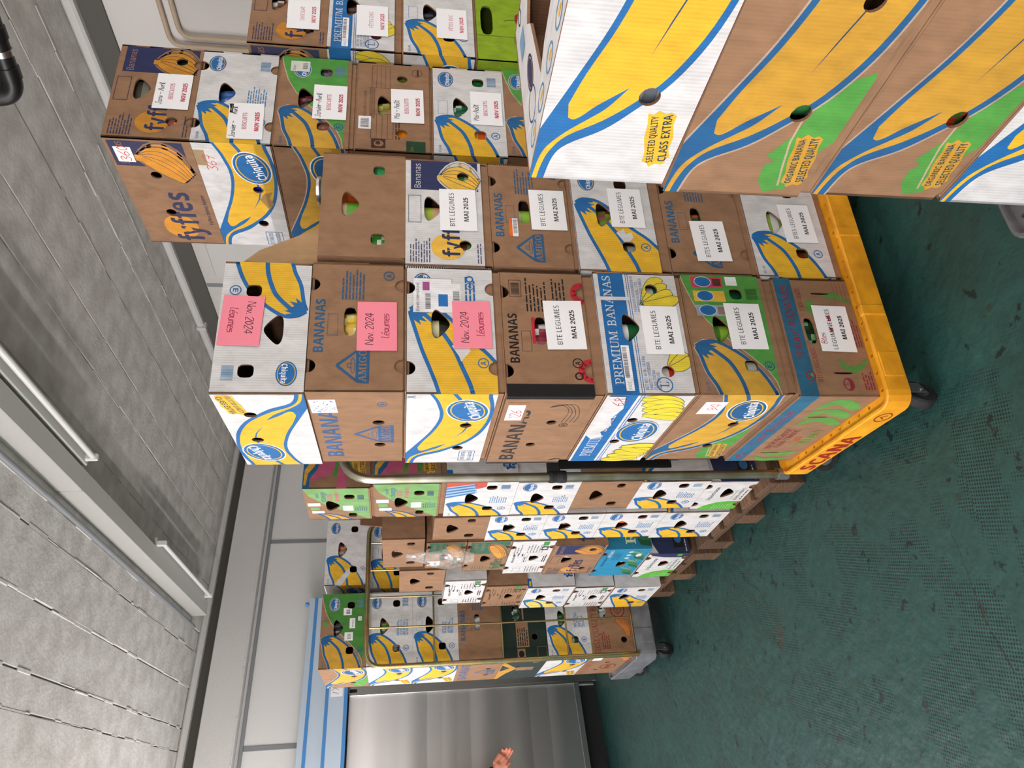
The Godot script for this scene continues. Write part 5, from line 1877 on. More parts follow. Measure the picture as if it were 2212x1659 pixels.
# ---------------------------------------------------------------- extras drawn on single boxes
func x_stickers(f: Face) -> void:
	# shipping stickers over the upper right of the white box
	f.rect(PAPER, 0.62, 0.48, 0.90, 0.93)
	f.line(Color(0.5, 0.5, 0.5), [0.62, 0.48, 0.90, 0.48, 0.90, 0.93, 0.62, 0.93], 0.001, false, true)
	f.rect(Color(0.66, 0.32, 0.56), 0.80, 0.74, 0.87, 0.82)
	f.rect(Color(0.12, 0.45, 0.75), 0.67, 0.53, 0.77, 0.64)
	bars(f, BLK, 0.65, 0.73, 0.78, 0.79, 18)
	T(f, BLK, "Brands International", 0.63, 0.86, 0.04, 0.86, "sans")
	f.rect(PAPER, 0.63, 0.38, 0.86, 0.485)
	bars(f, BLK, 0.66, 0.395, 0.80, 0.47, 26)
	fine(f, BL, 0.72, 0.20, 0.95, 0.34, 3)
	circle_letter(f, BL, "A", 0.84, 0.27, 0.011)
	f.ring(BL, 0.90, 0.27, 0.009, 0.009, 0.004)

func x_torn(f: Face) -> void:
	f.fill(WH, [0.30, 0.44, 0.36, 0.50, 0.40, 0.40, 0.35, 0.38, 0.37, 0.31, 0.32, 0.29, 0.27, 0.36, 0.24, 0.40, 0.28, 0.42])

func x_kids(f: Face) -> void:
	# round-cornered stickers along the top
	for i in 3:
		var v := 0.86 - 0.075 * i * 0.2
		var u := 0.94 - 0.125 * i
		f.fill([Color(0.80, 0.25, 0.35), Color(0.90, 0.72, 0.25), Color(0.60, 0.66, 0.72)][i], [u - 0.05, 0.50, u + 0.045, 0.50, u + 0.045, 0.88, u - 0.05, 0.88])
		f.ell(WH, u, 0.74, 0.019, 0.027)
		f.ell(BL, u, 0.74, 0.017, 0.025)
		f.rect([Color(0.35, 0.16, 0.14), Color(0.90, 0.72, 0.25), Color(0.55, 0.45, 0.40)][i], u - 0.035, 0.52, u + 0.03, 0.62)
	f.rect(PAPER, 0.91, 0.32, 0.99, 0.46)
	bars(f, GR.darkened(0.35), 0.79, 0.10, 0.89, 0.24, 12)

func x_orange_tag(f: Face) -> void:
	f.fill(PAPER, [0.36, 0.66, 0.37, 0.56, 0.58, 0.58, 0.57, 0.70])
	f.fill(Color(0.95, 0.45, 0.12), [0.355, 0.70, 0.36, 0.66, 0.57, 0.70, 0.565, 0.735])
	bars(f, BLK, 0.39, 0.60, 0.54, 0.66, 20)

func x_tag2(f: Face) -> void:
	f.rect(Color(0.95, 0.45, 0.12), 0.29, 0.735, 0.46, 0.775)
	f.rect(PAPER, 0.29, 0.665, 0.46, 0.735)
	bars(f, BLK, 0.32, 0.675, 0.45, 0.725, 20)

func x_band_black(f: Face) -> void:
	pass

func x_dates(f: Face) -> void:
	f.rect(Color(0.90, 0.90, 0.88), 0.83, 0.60, 0.95, 0.87)
	T(f, BLK, "Direction", 0.84, 0.80, 0.04, 0.90)
	bars(f, BLK, 0.86, 0.63, 0.93, 0.70, 10)

func x_code_sheet(f: Face) -> void:
	f.fill(Color(0.86, 0.87, 0.90), [0.75, 0.70, 0.915, 0.71, 0.91, 0.99, 0.745, 0.98])
	for i in 40: f.ell(Color(0.35, 0.40, 0.55), rng.randf_range(0.76, 0.90), rng.randf_range(0.73, 0.96), 0.0015, 0.0015, 0, 5)

func x_tape367(f: Face) -> void:
	f.rect(Color(0.66, 0.56, 0.42), 0.80, 0.86, 0.93, 1.0)
	f.rect(WH, 0.75, 0.72, 0.95, 0.86)
	pen(f, Color(0.85, 0.2, 0.15), "367", 0.76, 0.75, 0.032, 0.0022)
	f.fill(Color(0.70, 0.55, 0.30), [0.40, 0.20, 0.46, 0.12, 0.52, 0.16, 0.58, 0.10, 0.56, 0.22, 0.50, 0.30])
	f.line(BL, [0.02, 0.10, 0.16, 0.10, 0.16, 0.34, 0.02, 0.34], 0.002, false, true)
	T(f, BL, "IT TASTES", 0.03, 0.24, 0.06, 0.15)
	T(f, BL, "SO GOOD", 0.03, 0.14, 0.06, 0.15)

func x_gold(f: Face) -> void:
	f.line(BL, [0.04, 0.10, 0.20, 0.10, 0.20, 0.30, 0.04, 0.30], 0.002, false, true)
	T(f, BL, "THIS TASTES", 0.05, 0.22, 0.05, 0.19)
	T(f, BL, "SO GOOD", 0.05, 0.13, 0.05, 0.19)
	T(f, Color(0.25, 0.55, 0.6), "X", 0.95, 0.90, 0.10, 0.0)

func x_number(f: Face) -> void:
	f.rect(PAPER, 0.75, 0.62, 0.91, 0.88)
	pen(f, Color(0.85, 0.25, 0.2), "94", 0.79, 0.67, 0.034, 0.0022)

func x_126(f: Face) -> void:
	f.rect(Color(0.60, 0.46, 0.35), 0.66, 0.72, 0.92, 0.97)
	f.rect(PAPER, 0.69, 0.75, 0.89, 0.95)
	pen(f, RD, "126", 0.72, 0.78, 0.03, 0.0025)
	f.rect(BLK, 0.965, 0.0, 1.0, 1.0)

func x_360(f: Face) -> void:
	f.rect(PAPER, 0.80, 0.72, 0.925, 0.92)
	pen(f, Color(0.85, 0.2, 0.15), "360", 0.81, 0.76, 0.03, 0.0024)

func x_strap(f: Face) -> void:
	f.rect(BLK, 0.0, 0.0, 0.09, 1.0)

func x_art_corner(f: Face) -> void:
	bars(f, BL.lerp(WH, 0.4), 0.78, 0.08, 0.88, 0.2, 12)

func x_white_tape(f: Face) -> void:
	# torn paper and a white tape star round the left hole
	f.fill(WH, [0.02, 0.78, 0.22, 0.50, 0.26, 0.44, 0.20, 0.40, 0.0, 0.62])
	f.fill(WH, [0.30, 0.42, 0.42, 0.30, 0.44, 0.05, 0.30, 0.06, 0.28, 0.34])
	f.fill(WH, [0.02, 0.10, 0.20, 0.28, 0.24, 0.20, 0.06, 0.0])

func T_big(f: Face) -> void:
	# top of the nearest box: two flaps that leave a wedge open, printed with oval emblems
	var W := f.w
	f.holes.push_back(PackedVector2Array([Vector2(0.078, f.h - 0.155), Vector2(0.10, f.h - 0.20), Vector2(0.13, f.h - 0.36), Vector2(0.20, f.h - 0.47), Vector2(0.34, f.h - 0.47), Vector2(0.34, f.h - 0.135), Vector2(0.28, f.h - 0.10), Vector2(0.25, f.h - 0.125)]))
	var e := func(x: float, y: float, rx: float, ry: float, c: Color, ring_only: bool, rot: float) -> void:
		if not ring_only: f.ell(c, x / f.w, y / f.h, rx, ry, rot)
		else: f.ring(c, x / f.w, y / f.h, rx, ry, 0.004, rot)
	e.call(0.165, f.h - 0.085, 0.046, 0.026, NV, false, 0.1)
	f.ring(YE, 0.165 / f.w, (f.h - 0.085) / f.h, 0.038, 0.020, 0.0015, 0.1)
	e.call(0.095, f.h - 0.075, 0.036, 0.030, NV.lerp(BL, 0.3), true, 0.1)
	for i in 5:
		e.call(0.035, f.h - 0.06 - 0.08 * i, 0.018, 0.026, BL.lerp(WH, 0.3), true, 0.0)
		f.ell(YE, 0.035 / f.w, (f.h - 0.065 - 0.08 * i) / f.h, 0.006, 0.011)
	f.rect(BL.lerp(WH, 0.5), 0.26 / f.w, (f.h - 0.07) / f.h, 0.32 / f.w, (f.h - 0.03) / f.h)
	e.call(0.37, f.h - 0.05, 0.02, 0.012, NV, true, 0.0)

func sign_bte(first: String) -> Array:
	return [["sans", BLK, first, 0.10, 0.60, 0.135, 0.90], ["sansb", BLK, "MAI 2025", 0.22, 0.22, 0.125, 0.80]]

func sign_biscuit(hand: String, word: String, px := 0.12) -> Array:
	var a := [["sans", Color(0.78, 0.25, 0.38), word, 0.27, 0.47, 0.125, 0.72 if word.length() < 9 else 0.80], ["sansb", Color(0.75, 0.12, 0.22), "NOV 2025", 0.22, 0.12, 0.125, 0.74]]
	if hand: a.push_front(["pen", BLK, hand, px, 0.76, 0.017])
	return a

func pink_note() -> Array:
	return [["pen", Color(0.08, 0.07, 0.10), "Nov. 2024", 0.12, 0.60, 0.021], ["pen", Color(0.62, 0.12, 0.30), "légumes", 0.26, 0.20, 0.021]]

# ---------------------------------------------------------------- the scene
func _ready() -> void:
	rng.seed = 20
	# camera: a phone held on its side, so the picture lies turned a quarter
	var yaw := -0.449973886
	var pitch := -0.151490357
	var roll := 0.00635752324
	var up := Basis(Vector3.UP, yaw) * Basis(Vector3.RIGHT, pitch) * Basis(Vector3.BACK, roll)
	var cam := Camera3D.new()
	cam.name = "camera"
	cam.fov = rad_to_deg(2.0 * atan(1659.0 / 2.0 / 1569.923))
	cam.near = 0.02
	cam.transform = Transform3D(Basis(-up.y, up.x, up.z), Vector3(-0.805473262, 1.54667, 1.73509707))
	add_child(cam)
	cam.current = true
	# surroundings: a closed room, so the sky only lights through nothing
	var we := WorldEnvironment.new()
	var env := Environment.new()
	env.background_mode = Environment.BG_COLOR
	env.background_color = Color(0.55, 0.56, 0.58)
	env.tonemap_mode = Environment.TONE_MAPPER_LINEAR
	env.tonemap_exposure = 1.04
	env.sdfgi_enabled = true
	env.ssao_enabled = true
	env.ssil_enabled = true
	we.environment = env
	add_child(we)
	# lit fluorescent battens stand left of and behind the picture; the row in view is switched off
	var tl := flat("tube_lit", Color(0.9, 0.9, 0.9), 0.4)
	tl.emission_enabled = true
	tl.emission = Color(1.0, 0.97, 0.93)
	tl.emission_energy_multiplier = 9.0
	flat("tube_off", Color(0.86, 0.86, 0.85), 0.25)
	make_materials()
	make_room()
	var k := 0
	for q in [[-2.6, -3.4, 1.0], [-2.6, -1.6, 0.42], [-2.6, 0.4, 1.15], [-2.8, 2.0, 0.6], [-1.75, 3.35, 0.8]]:
		lamp("ceiling_lamp", "lit fluorescent tube hung left of the aisle, number %s from the steel door" % ["one", "two", "three", "four", "five"][4 - k], q[0], q[1] - 0.6, q[1] + 0.6, true, 0.85, q[2])
		k += 1
	lamp("ceiling_lamp", "lit fluorescent tube on the ceiling channel behind the camera", 0.565, -3.4, -2.2, true, 0.0, 0.85)
	lamp("ceiling_lamp", "lit fluorescent tube hung straight behind the camera", -0.8, -4.0, -2.8, true, 0.85, 0.9)
	main_dolly()
	second_dolly()
	near_stack()
	pallets()
	cage_cart()
	fixtures()
	person(RM(-1.245, 3.95), deg_to_rad(8))

const SHELF := "boxes stacked on the yellow dolly"

func main_dolly() -> void:
	dolly("yellow plastic dolly with red letters on its side carrying two stacks of banana boxes", Vector3(0.405, 0, -0.275), 0.0, 0.90, 0.65, mats["yellow_plastic"], 0.18, "SCANA")
	var c1: Array = [0.18, 0.429, 0.719, 0.992, 1.268, 1.533, 1.792, 2.024]
	var lf := [0.0, 0.029, 0.022, 0.034, 0.023, 0.009, 0.001]
	var x := [0.0, 0.005, 0.0, -0.003, 0.0, 0.008, 0.0]
	var A := func(i: int, o: Dictionary) -> void:
		o["at"] = Vector3(x[i], c1[i], [0.0, -0.004, 0.004, 0.0, 0.004, -0.003, 0.0][i])
		o["h"] = c1[i + 1] - c1[i] - 0.001
		o["lift"] = lf[i]
		o["group"] = SHELF
		box(o)
	A.call(0, {"label": "brown box with teal stripe and green banana prints, lowest left on the yellow dolly", "ref": "brown box with a teal stripe", "F": F_taino, "S": S_taino, "d": 0.54,
		"paper": ["front", 0.555, 0.35, -0.02, [["pen", RD, "Btes", 0.17, 0.80, 0.017], ["sans", BLK, "LEGUMINEUSES", 0.05, 0.53, 0.125, 0.92], ["scrub", Color(0.55, 0.05, 0.15), 0.44, 0.55, 0.50], ["scrub", Color(0.55, 0.05, 0.15), 0.66, 0.55, 0.76], ["sansb", BLK, "MAI 2025", 0.27, 0.20, 0.125, 0.78]], 0.158, 0.112],
		"hold": [["pack", 0.56, 0.65, Color(0.10, 0.24, 0.13), Color(0.50, 0.74, 0.50), "green bean packet"]]})
	A.call(1, {"label": "brown and green box with three round stickers, resting on the teal striped box", "ref": "box with round stickers", "F": F_chiq, "S": S_chiq, "fo": {"y": YK, "b": BK, "green": GR, "edge": Color(0.78, 0.70, 0.62), "logo": false, "code": false, "letter": "E", "eut": "EU-06"}, "so": {"y": YK, "b": BK, "leaf": true, "edge": Color(0.78, 0.70, 0.62), "brush": ["ORGANIC BANANA", "SELECTED QUALITY"], "bu": 0.17, "bv": 0.14}, "extra": x_kids, "extra_side": x_number,
		"paper": ["front", 0.555, 0.30, 0.0, sign_bte("BTE LEGUMES"), 0.155, 0.112],
		"hold": [["can", 0.53, 0.63, Color(0.55, 0.72, 0.22), Color(0.30, 0.50, 0.16), "lime green tin"], ["can", 0.838, 0.36, Color(0.08, 0.36, 0.20), Color(0.10, 0.42, 0.24), "dark green tin"], ["can", 0.231, 0.36, Color(0.80, 0.80, 0.76), Color(0.56, 0.60, 0.20), "white and olive tin"]]})
	A.call(2, {"label": "torn white box with blue PREMIUM BANANAS band and red 68 on the yellow dolly", "ref": "torn PREMIUM BANANAS box", "base": WH, "F": F_premium, "S": S_premium, "fo": {"torn": true},
		"paper": ["front", 0.51, 0.25, 0.0, sign_bte("BTE LEGUMES"), 0.158, 0.112],
		"hold": [["can", 0.53, 0.64, Color(0.10, 0.36, 0.20), Color(0.88, 0.88, 0.90), "green and white tin"], ["can", 0.859, 0.314, Color(0.88, 0.88, 0.88), Color(0.08, 0.42, 0.22), "white tin with a green foot"], ["can", 0.182, 0.274, Color(0.88, 0.88, 0.84), Color(0.78, 0.20, 0.14), "white tin with a red spot"]]})
	A.call(3, {"label": "brown box with black BANANAS lettering, black taped edge and a red 126", "ref": "brown box with black lettering", "F": F_black, "S": S_black, "extra": x_strap, "extra_side": x_126,
		"paper": ["front", 0.55, 0.24, 0.02, sign_bte("BTE LEGUMES"), 0.158, 0.112],
		"hold": [["pack", 0.50, 0.58, Color(0.55, 0.10, 0.20), Color(0.85, 0.85, 0.84), "beetroot red and white packet"]]})
	A.call(4, {"label": "white box with shipping stickers and a pink note over a big yellow banana", "ref": "white box with shipping stickers", "base": WH, "F": F_chiq, "S": S_chiq, "fo": {"big": true, "slot": false, "side_holes": false, "code": false, "eu": false, "lv": 0.82}, "so": {}, "extra": x_torn2, "extra_side": x_gold,
		"paper": ["front", 0.525, 0.24, 0.01, pink_note(), 0.150, 0.106, Color(0.97, 0.55, 0.62)],
		"hold": [["can", 0.53, 0.63, Color(0.10, 0.11, 0.08), Color(0.82, 0.80, 0.62), "black tin"]]})
	A.call(5, {"label": "brown box with blue lettering, triangle emblem and a pink note beside its hole", "ref": "triangle box with pink note", "F": F_amigo, "S": S_amigo, "extra_side": x_code_sheet,
		"paper": ["front", 0.49, 0.27, 0.01, pink_note(), 0.152, 0.106, Color(0.97, 0.55, 0.62)],
		"hold": [["pack", 0.53, 0.58, Color(0.86, 0.70, 0.15), Color(0.90, 0.85, 0.60), "yellow sweetcorn packet"]]})
	A.call(6, {"label": "upside down white box with an upside down pink note, top of its stack", "ref": "upside down white box", "base": WH, "F": F_chiq, "S": S_chiq, "so": {"brush": ["SELECTED QUALITY", "CLASS EXTRA"], "bu": 0.13, "bv": 0.17}, "fo": {"letter": "E", "eu": false, "code": true}, "flip": true,
		"paper": ["front", 0.53, 0.74, PI - 0.03, pink_note(), 0.152, 0.106, Color(0.97, 0.55, 0.62)]})
	# right stack
	var c2 := [0.182, 0.462, 0.740, 1.026, 1.284, 1.538, 1.783]
	var l2 := [0.024, 0.024, 0.035, 0.016, 0.024, 0.0]
	var x2 := [0.405, 0.406, 0.404, 0.408, 0.406, 0.424]
	var Bx := func(i: int, o: Dictionary) -> void:
		o["at"] = Vector3(x2[i], c2[i], [0.0, 0.0, 0.003, -0.004, 0.0, 0.0][i])
		o["h"] = c2[i + 1] - c2[i] - 0.001
		o["lift"] = l2[i]
		o["w"] = 0.385 if i == 5 else 0.395
		o["group"] = SHELF
		box(o)
	Bx.call(0, {"label": "white box with sheet BTES LEGUMES and yellow banana, lowest right on the yellow dolly", "ref": "white BTES LEGUMES box", "base": WH, "F": F_chiq, "S": S_chiq, "fo": {"logo": false, "eut": "EU-05", "code": false},
		"paper": ["front", 0.52, 0.30, 0.02, sign_bte("BTES LEGUMES"), 0.150, 0.108],
		"hold": [["carton", 0.53, 0.63, Color(0.60, 0.72, 0.30), Color(0.85, 0.86, 0.86), "lime and white carton"], ["can", 0.231, 0.36, Color(0.52, 0.15, 0.12), Color(0.40, 0.46, 0.25), "red brown tin"]]})
	Bx.call(1, {"label": "brown box whose sheet BTES LEGUMES hides its triangle, on the yellow dolly", "ref": "brown BTES LEGUMES box", "F": F_amigo, "S": S_amigo, "fo": {"ntop": true},
		"paper": ["front", 0.31, 0.41, 0.03, sign_bte("BTES LEGUMES"), 0.152, 0.112],
		"hold": [["pack", 0.53, 0.58, Color(0.16, 0.30, 0.14), Color(0.80, 0.35, 0.15), "green and orange packet"]]})
	Bx.call(2, {"label": "white box with large banana and patched tears under a sheet BTE LEGUMES", "ref": "patched white box", "base": WH, "F": F_chiq, "S": S_chiq, "fo": {"big": true, "side_holes": true, "code": false, "eu": false, "small": false}, "extra": x_torn,
		"paper": ["front", 0.60, 0.29, 0.0, sign_bte("BTE LEGUMES"), 0.150, 0.108],
		"hold": [["pack", 0.53, 0.60, Color(0.45, 0.55, 0.18), Color(0.45, 0.16, 0.10), "striped green bean packet"], ["can", 0.231, 0.36, Color(0.66, 0.66, 0.62), Color(0.30, 0.32, 0.20), "grey tin"]]})
	Bx.call(3, {"label": "brown box with orange sticker, blue triangle and a sheet reading BTE LEGUMES", "ref": "orange stickered brown box", "F": F_amigo, "S": S_amigo, "extra": x_tag2,
		"paper": ["front", 0.55, 0.25, 0.01, sign_bte("BTE LEGUMES"), 0.152, 0.110],
		"hold": [["can", 0.53, 0.58, Color(0.55, 0.74, 0.25), Color(0.88, 0.90, 0.85), "lime green and white tin"]]})
	Bx.call(4, {"label": "white box with navy Bananas panel and yellow sun, under the plain open brown box", "ref": "white box with the navy panel", "base": WH, "F": F_fyffes, "S": S_fyffes,
		"paper": ["front", 0.512, 0.29, 0.01, sign_bte("BTE LEGUMES"), 0.154, 0.110],
		"hold": [["can", 0.52, 0.64, Color(0.78, 0.62, 0.48), Color(0.60, 0.70, 0.20), "peach coloured tin"], ["can", 0.845, 0.24, Color(0.25, 0.50, 0.22), Color(0.60, 0.72, 0.55), "green tin"], ["can", 0.193, 0.24, Color(0.35, 0.16, 0.10), Color(0.30, 0.55, 0.22), "brown and green tin"]]})
	Bx.call(5, {"label": "plain brown open box without print, tin rims showing over its left side", "ref": "plain brown open box", "F": F_plain, "S": F_plain, "open": true, "noleft": true,
		"hold": [["can", 0.5, 0.66, Color(0.35, 0.62, 0.18), Color(0.80, 0.66, 0.52), "pea green tin"], ["carton", 0.84, 0.32, Color(0.18, 0.50, 0.28), Color(0.25, 0.60, 0.35), "bright green carton"], ["pack", 0.18, 0.32, Color(0.25, 0.55, 0.18), Color(0.88, 0.90, 0.86), "green and white packet"]]})
	# tins that stand proud of the open box
	for q in [[Vector3(0.475, 1.545, -0.14), Color(0.86, 0.88, 0.84), "green and white labelled tin proud of the open brown box, front left"], [Vector3(0.745, 1.545, -0.10), Color(0.90, 0.42, 0.15), "orange labelled tin proud of the open brown box, front right"]]:
		var t := thing("tin_can", q[2], "can", q[0], 0.0, "groceries inside the boxes")
		var g := Geo.new()
		var H := 0.262
		g.lathe([Vector2(0, 0), Vector2(0.042, 0), Vector2(0.042, H - 0.03), Vector2(0.042, H - 0.014)], 30, [lin(q[1]), lin(q[1]), lin(Color(0.3, 0.5, 0.2))])
		put("body", g.mesh(), mats["label"], t)
		var r := Geo.new()
		r.lathe([Vector2(0.042, H - 0.014), Vector2(0.044, H - 0.008), Vector2(0.044, H), Vector2(0.041, H), Vector2(0.040, H - 0.005), Vector2(0.03, H - 0.004), Vector2(0, H - 0.004)], 30)
		put("rim", r.mesh(), mats["tin"], t)
	# flap of the open box, folded out over the gap between the stacks
	var b = get_node("banana_box_012")
	var ff := Face.new()
	ff.outline = PackedVector2Array([Vector2(-0.197, 0.10), Vector2(-0.06, 0.10), Vector2(-0.072, 0.240), Vector2(-0.160, 0.405), Vector2(-0.201, 0.445), Vector2(-0.203, 0.40)])
	var fg := bake(ff, Color(0.72, 0.58, 0.42), 0.005, Color(0.66, 0.52, 0.38), null, Transform3D(Basis(), Vector3(0, 0, 0.265 - 0.022)))
	put("flap", fg.mesh(), mats["kraft"], b)

func x_torn2(f: Face) -> void:
	x_torn(f)
	x_stickers(f)

func second_dolly() -> void:
	dolly("yellow dolly behind the near stack carrying the biscuit boxes, mostly hidden", Vector3(1.335, 0, -0.335), 0.0, 0.96, 0.70, mats["yellow_plastic"], 0.18, "")
	var X := 0.905
	var Z := -0.085
	var P := func(y0: float, y1: float, o: Dictionary) -> void:
		o["at"] = Vector3(X + o.get("dx", 0.0), y0, Z + o.get("dz", 0.0))
		o["h"] = y1 - y0 - 0.001
		o["group"] = "boxes of biscuits and sweets on the second dolly"
		box(o)
	for i in 3:
		P.call(0.18 + 0.258 * i, 0.18 + 0.258 * (i + 1), {"label": "plain brown box under the biscuit boxes, %s" % ["standing on the dolly", "between two plain ones", "highest of the three"][i], "F": F_plain, "noleft": true})
	P.call(0.954, 1.201, {"label": "brown box with green corner half hidden by the nearest white box", "ref": "half hidden brown box", "F": F_chiq, "fo": {"y": YK, "b": BK, "green": GR, "edge": Color(0.78, 0.70, 0.62)}, "S": S_chiq, "dx": 0.01})
	P.call(1.201, 1.446, {"label": "white box with yellow banana under a sheet reading BISCUITS, Mai-Août in pen", "ref": "white Mai-Août box", "base": WH, "F": F_chiq, "S": S_chiq, "fo": {"box": true, "lv": 0.82},
		"paper": ["front", 0.53, 0.26, 0.0, sign_biscuit("Mai-Août", "BISCUITS")],
		"hold": [["pack", 0.53, 0.63, Color(0.08, 0.36, 0.22), Color(0.75, 0.86, 0.80), "green striped packet"], ["pack", 0.838, 0.36, Color(0.12, 0.46, 0.20), Color(0.10, 0.38, 0.18), "green checked packet"], ["carton", 0.231, 0.36, Color(0.86, 0.66, 0.25), Color(0.85, 0.35, 0.12), "yellow and orange carton"]]})
	P.call(1.446, 1.699, {"label": "brown box with black printed tables under a sheet reading BISCUITS", "ref": "brown box with printed tables", "F": F_agri, "lift": 0.012,
		"paper": ["front", 0.5, 0.29, 0.02, sign_biscuit("Mai - Août", "BISCUITS")],
		"hold": [["pack", 0.5, 0.62, Color(0.52, 0.48, 0.18), Color(0.70, 0.68, 0.35), "olive yellow packet"], ["pack", 0.82, 0.38, Color(0.40, 0.42, 0.14), Color(0.30, 0.28, 0.12), "olive packet"], ["carton", 0.20, 0.38, Color(0.92, 0.50, 0.08), Color(0.92, 0.55, 0.12), "orange carton"]]})
	P.call(1.699, 1.951, {"label": "brown box with a green corner under a sheet reading BISCUITS, Janvier-Avril in pen", "ref": "green cornered Janvier-Avril box", "F": F_chiq, "S": S_chiq, "fo": {"y": YK, "b": BK, "green": GR, "edge": Color(0.78, 0.70, 0.62), "letter": "E", "logo": true, "lv": 0.7}, "so": {"y": YK, "b": BK, "edge": Color(0.78, 0.70, 0.62)}, "extra": x_dates, "lift": 0.02,
		"paper": ["front", 0.49, 0.26, 0.0, sign_biscuit("Janvier-Avril", "BISCUITS", 0.05)],
		"hold": [["pack", 0.53, 0.63, Color(0.20, 0.14, 0.11), Color(0.45, 0.12, 0.18), "dark brown packet"], ["pack", 0.838, 0.36, Color(0.55, 0.40, 0.52), Color(0.12, 0.45, 0.40), "purple and green packet"], ["pack", 0.231, 0.36, Color(0.60, 0.40, 0.34), Color(0.70, 0.50, 0.45), "dusky pink packet"]]})
	P.call(1.951, 2.203, {"label": "white box numbered 367 in red, right under the box numbered 360", "ref": "white box numbered 367", "base": WH, "F": F_chiq, "S": S_chiq, "fo": {"small": true, "box": false, "side_holes": false, "big": false, "lv": 0.80}, "so": {}, "extra_side": x_tape367, "lift": 0.01,
		"paper": ["front", 0.23, 0.32, 0.03, [["pen", BLK, "Janvier -", 0.04, 0.78, 0.016], ["pen", BLK, "Avril", 0.68, 0.76, 0.015], ["scrub", BLK, 0.72, 0.90, 0.96]] + sign_biscuit("", "BISCUITS")],
		"hold": [["pack", 0.53, 0.63, Color(0.22, 0.40, 0.68), Color(0.16, 0.32, 0.58), "blue checked packet"], ["carton", 0.60, 0.27, Color(0.14, 0.16, 0.55), Color(0.7, 0.72, 0.85), "dark blue carton", "left"]]})
	P.call(2.203, 2.460, {"label": "brown box numbered 360 with a navy Bananas panel, topmost near the ceiling", "ref": "brown box numbered 360", "F": F_fyffes, "S": S_fyffes, "fo": {"g": KR, "y": Color(0.80, 0.55, 0.18), "notch": true}, "extra_side": x_360,
		"paper": ["front", 0.5, 0.28, 0.0, sign_biscuit("Janv - Avril", "BISCUITS")],
		"hold": [["carton", 0.52, 0.66, Color(0.25, 0.22, 0.18), Color(0.45, 0.44, 0.40), "dark folded carton"], ["pack", 0.845, 0.24, Color(0.05, 0.16, 0.06), Color(0.06, 0.20, 0.08), "dark green packet"], ["pack", 0.193, 0.24, Color(0.78, 0.55, 0.48), Color(0.80, 0.35, 0.25), "pale red packet"]]})
	# third column, cut by the edge of the picture
	var Q := func(y0: float, y1: float, o: Dictionary) -> void:
		o["at"] = Vector3(1.314, y0, -0.045)
		o["h"] = y1 - y0 - 0.001
		o["group"] = "boxes of biscuits and sweets on the second dolly"
		box(o)
	for i in 2: Q.call(0.18 + 0.28 * i, 0.46 + 0.28 * i, {"label": "plain brown box under the green crates, %s" % ["standing on the dolly", "on another plain box"][i], "F": F_plain, "noleft": true})
	Q.call(0.74, 1.015, {"label": "lime green produce crate below the one with the open handle", "name": "produce_crate", "base": Color(0.52, 0.64, 0.10), "inner": Color(0.40, 0.50, 0.12), "F": F_apple})
	Q.call(1.015, 1.289, {"label": "lime green produce crate with a red apple picture and an open handle", "name": "produce_crate", "base": Color(0.52, 0.64, 0.10), "inner": Color(0.40, 0.50, 0.12), "F": F_apple})
	Q.call(1.289, 1.547, {"label": "white box with yellow banana and no blue band, sheet reading FÊTES DEC", "ref": "white FÊTES DEC box", "base": WH, "F": F_chiq, "S": S_chiq, "fo": {"box": true, "letter": "F"}, "lift": 0.01,
		"paper": ["front", 0.40, 0.30, 0.0, sign_biscuit("", "FÊTES DEC")],
		"hold": [["pack", 0.53, 0.63, Color(0.06, 0.07, 0.12), Color(0.10, 0.12, 0.22), "black packet"], ["pack", 0.231, 0.36, Color(0.10, 0.10, 0.13), Color(0.20, 0.20, 0.24), "dark packet"]]})
	Q.call(1.547, 1.804, {"label": "white box with blue PREMIUM band under a sheet reading FÊTES DEC", "ref": "blue banded FÊTES DEC box", "base": WH, "F": F_premium, "S": S_premium, "so": {"torn": false}, "lift": 0.03,
		"paper": ["front", 0.36, 0.30, 0.02, sign_biscuit("", "FÊTES DEC")],
		"hold": [["pack", 0.53, 0.64, Color(0.20, 0.12, 0.08), Color(0.30, 0.18, 0.12), "chocolate brown packet"], ["carton", 0.182, 0.274, Color(0.66, 0.36, 0.34), Color(0.70, 0.60, 0.58), "rose carton"]]})
	Q.call(1.804, 2.063, {"label": "brown box with a yellow sun under a sheet reading CHOCOLAT", "ref": "brown CHOCOLAT box", "F": F_fyffes, "S": S_fyffes, "fo": {"g": KR, "y": Color(0.78, 0.52, 0.16)},
		"paper": ["front", 0.38, 0.32, 0.02, sign_biscuit("", "CHOCOLAT")],
		"hold": [["pack", 0.52, 0.66, Color(0.42, 0.25, 0.15), Color(0.85, 0.84, 0.82), "brown and white packet"], ["pack", 0.193, 0.24, Color(0.62, 0.46, 0.30), Color(0.16, 0.24, 0.5), "beige packet"]]})

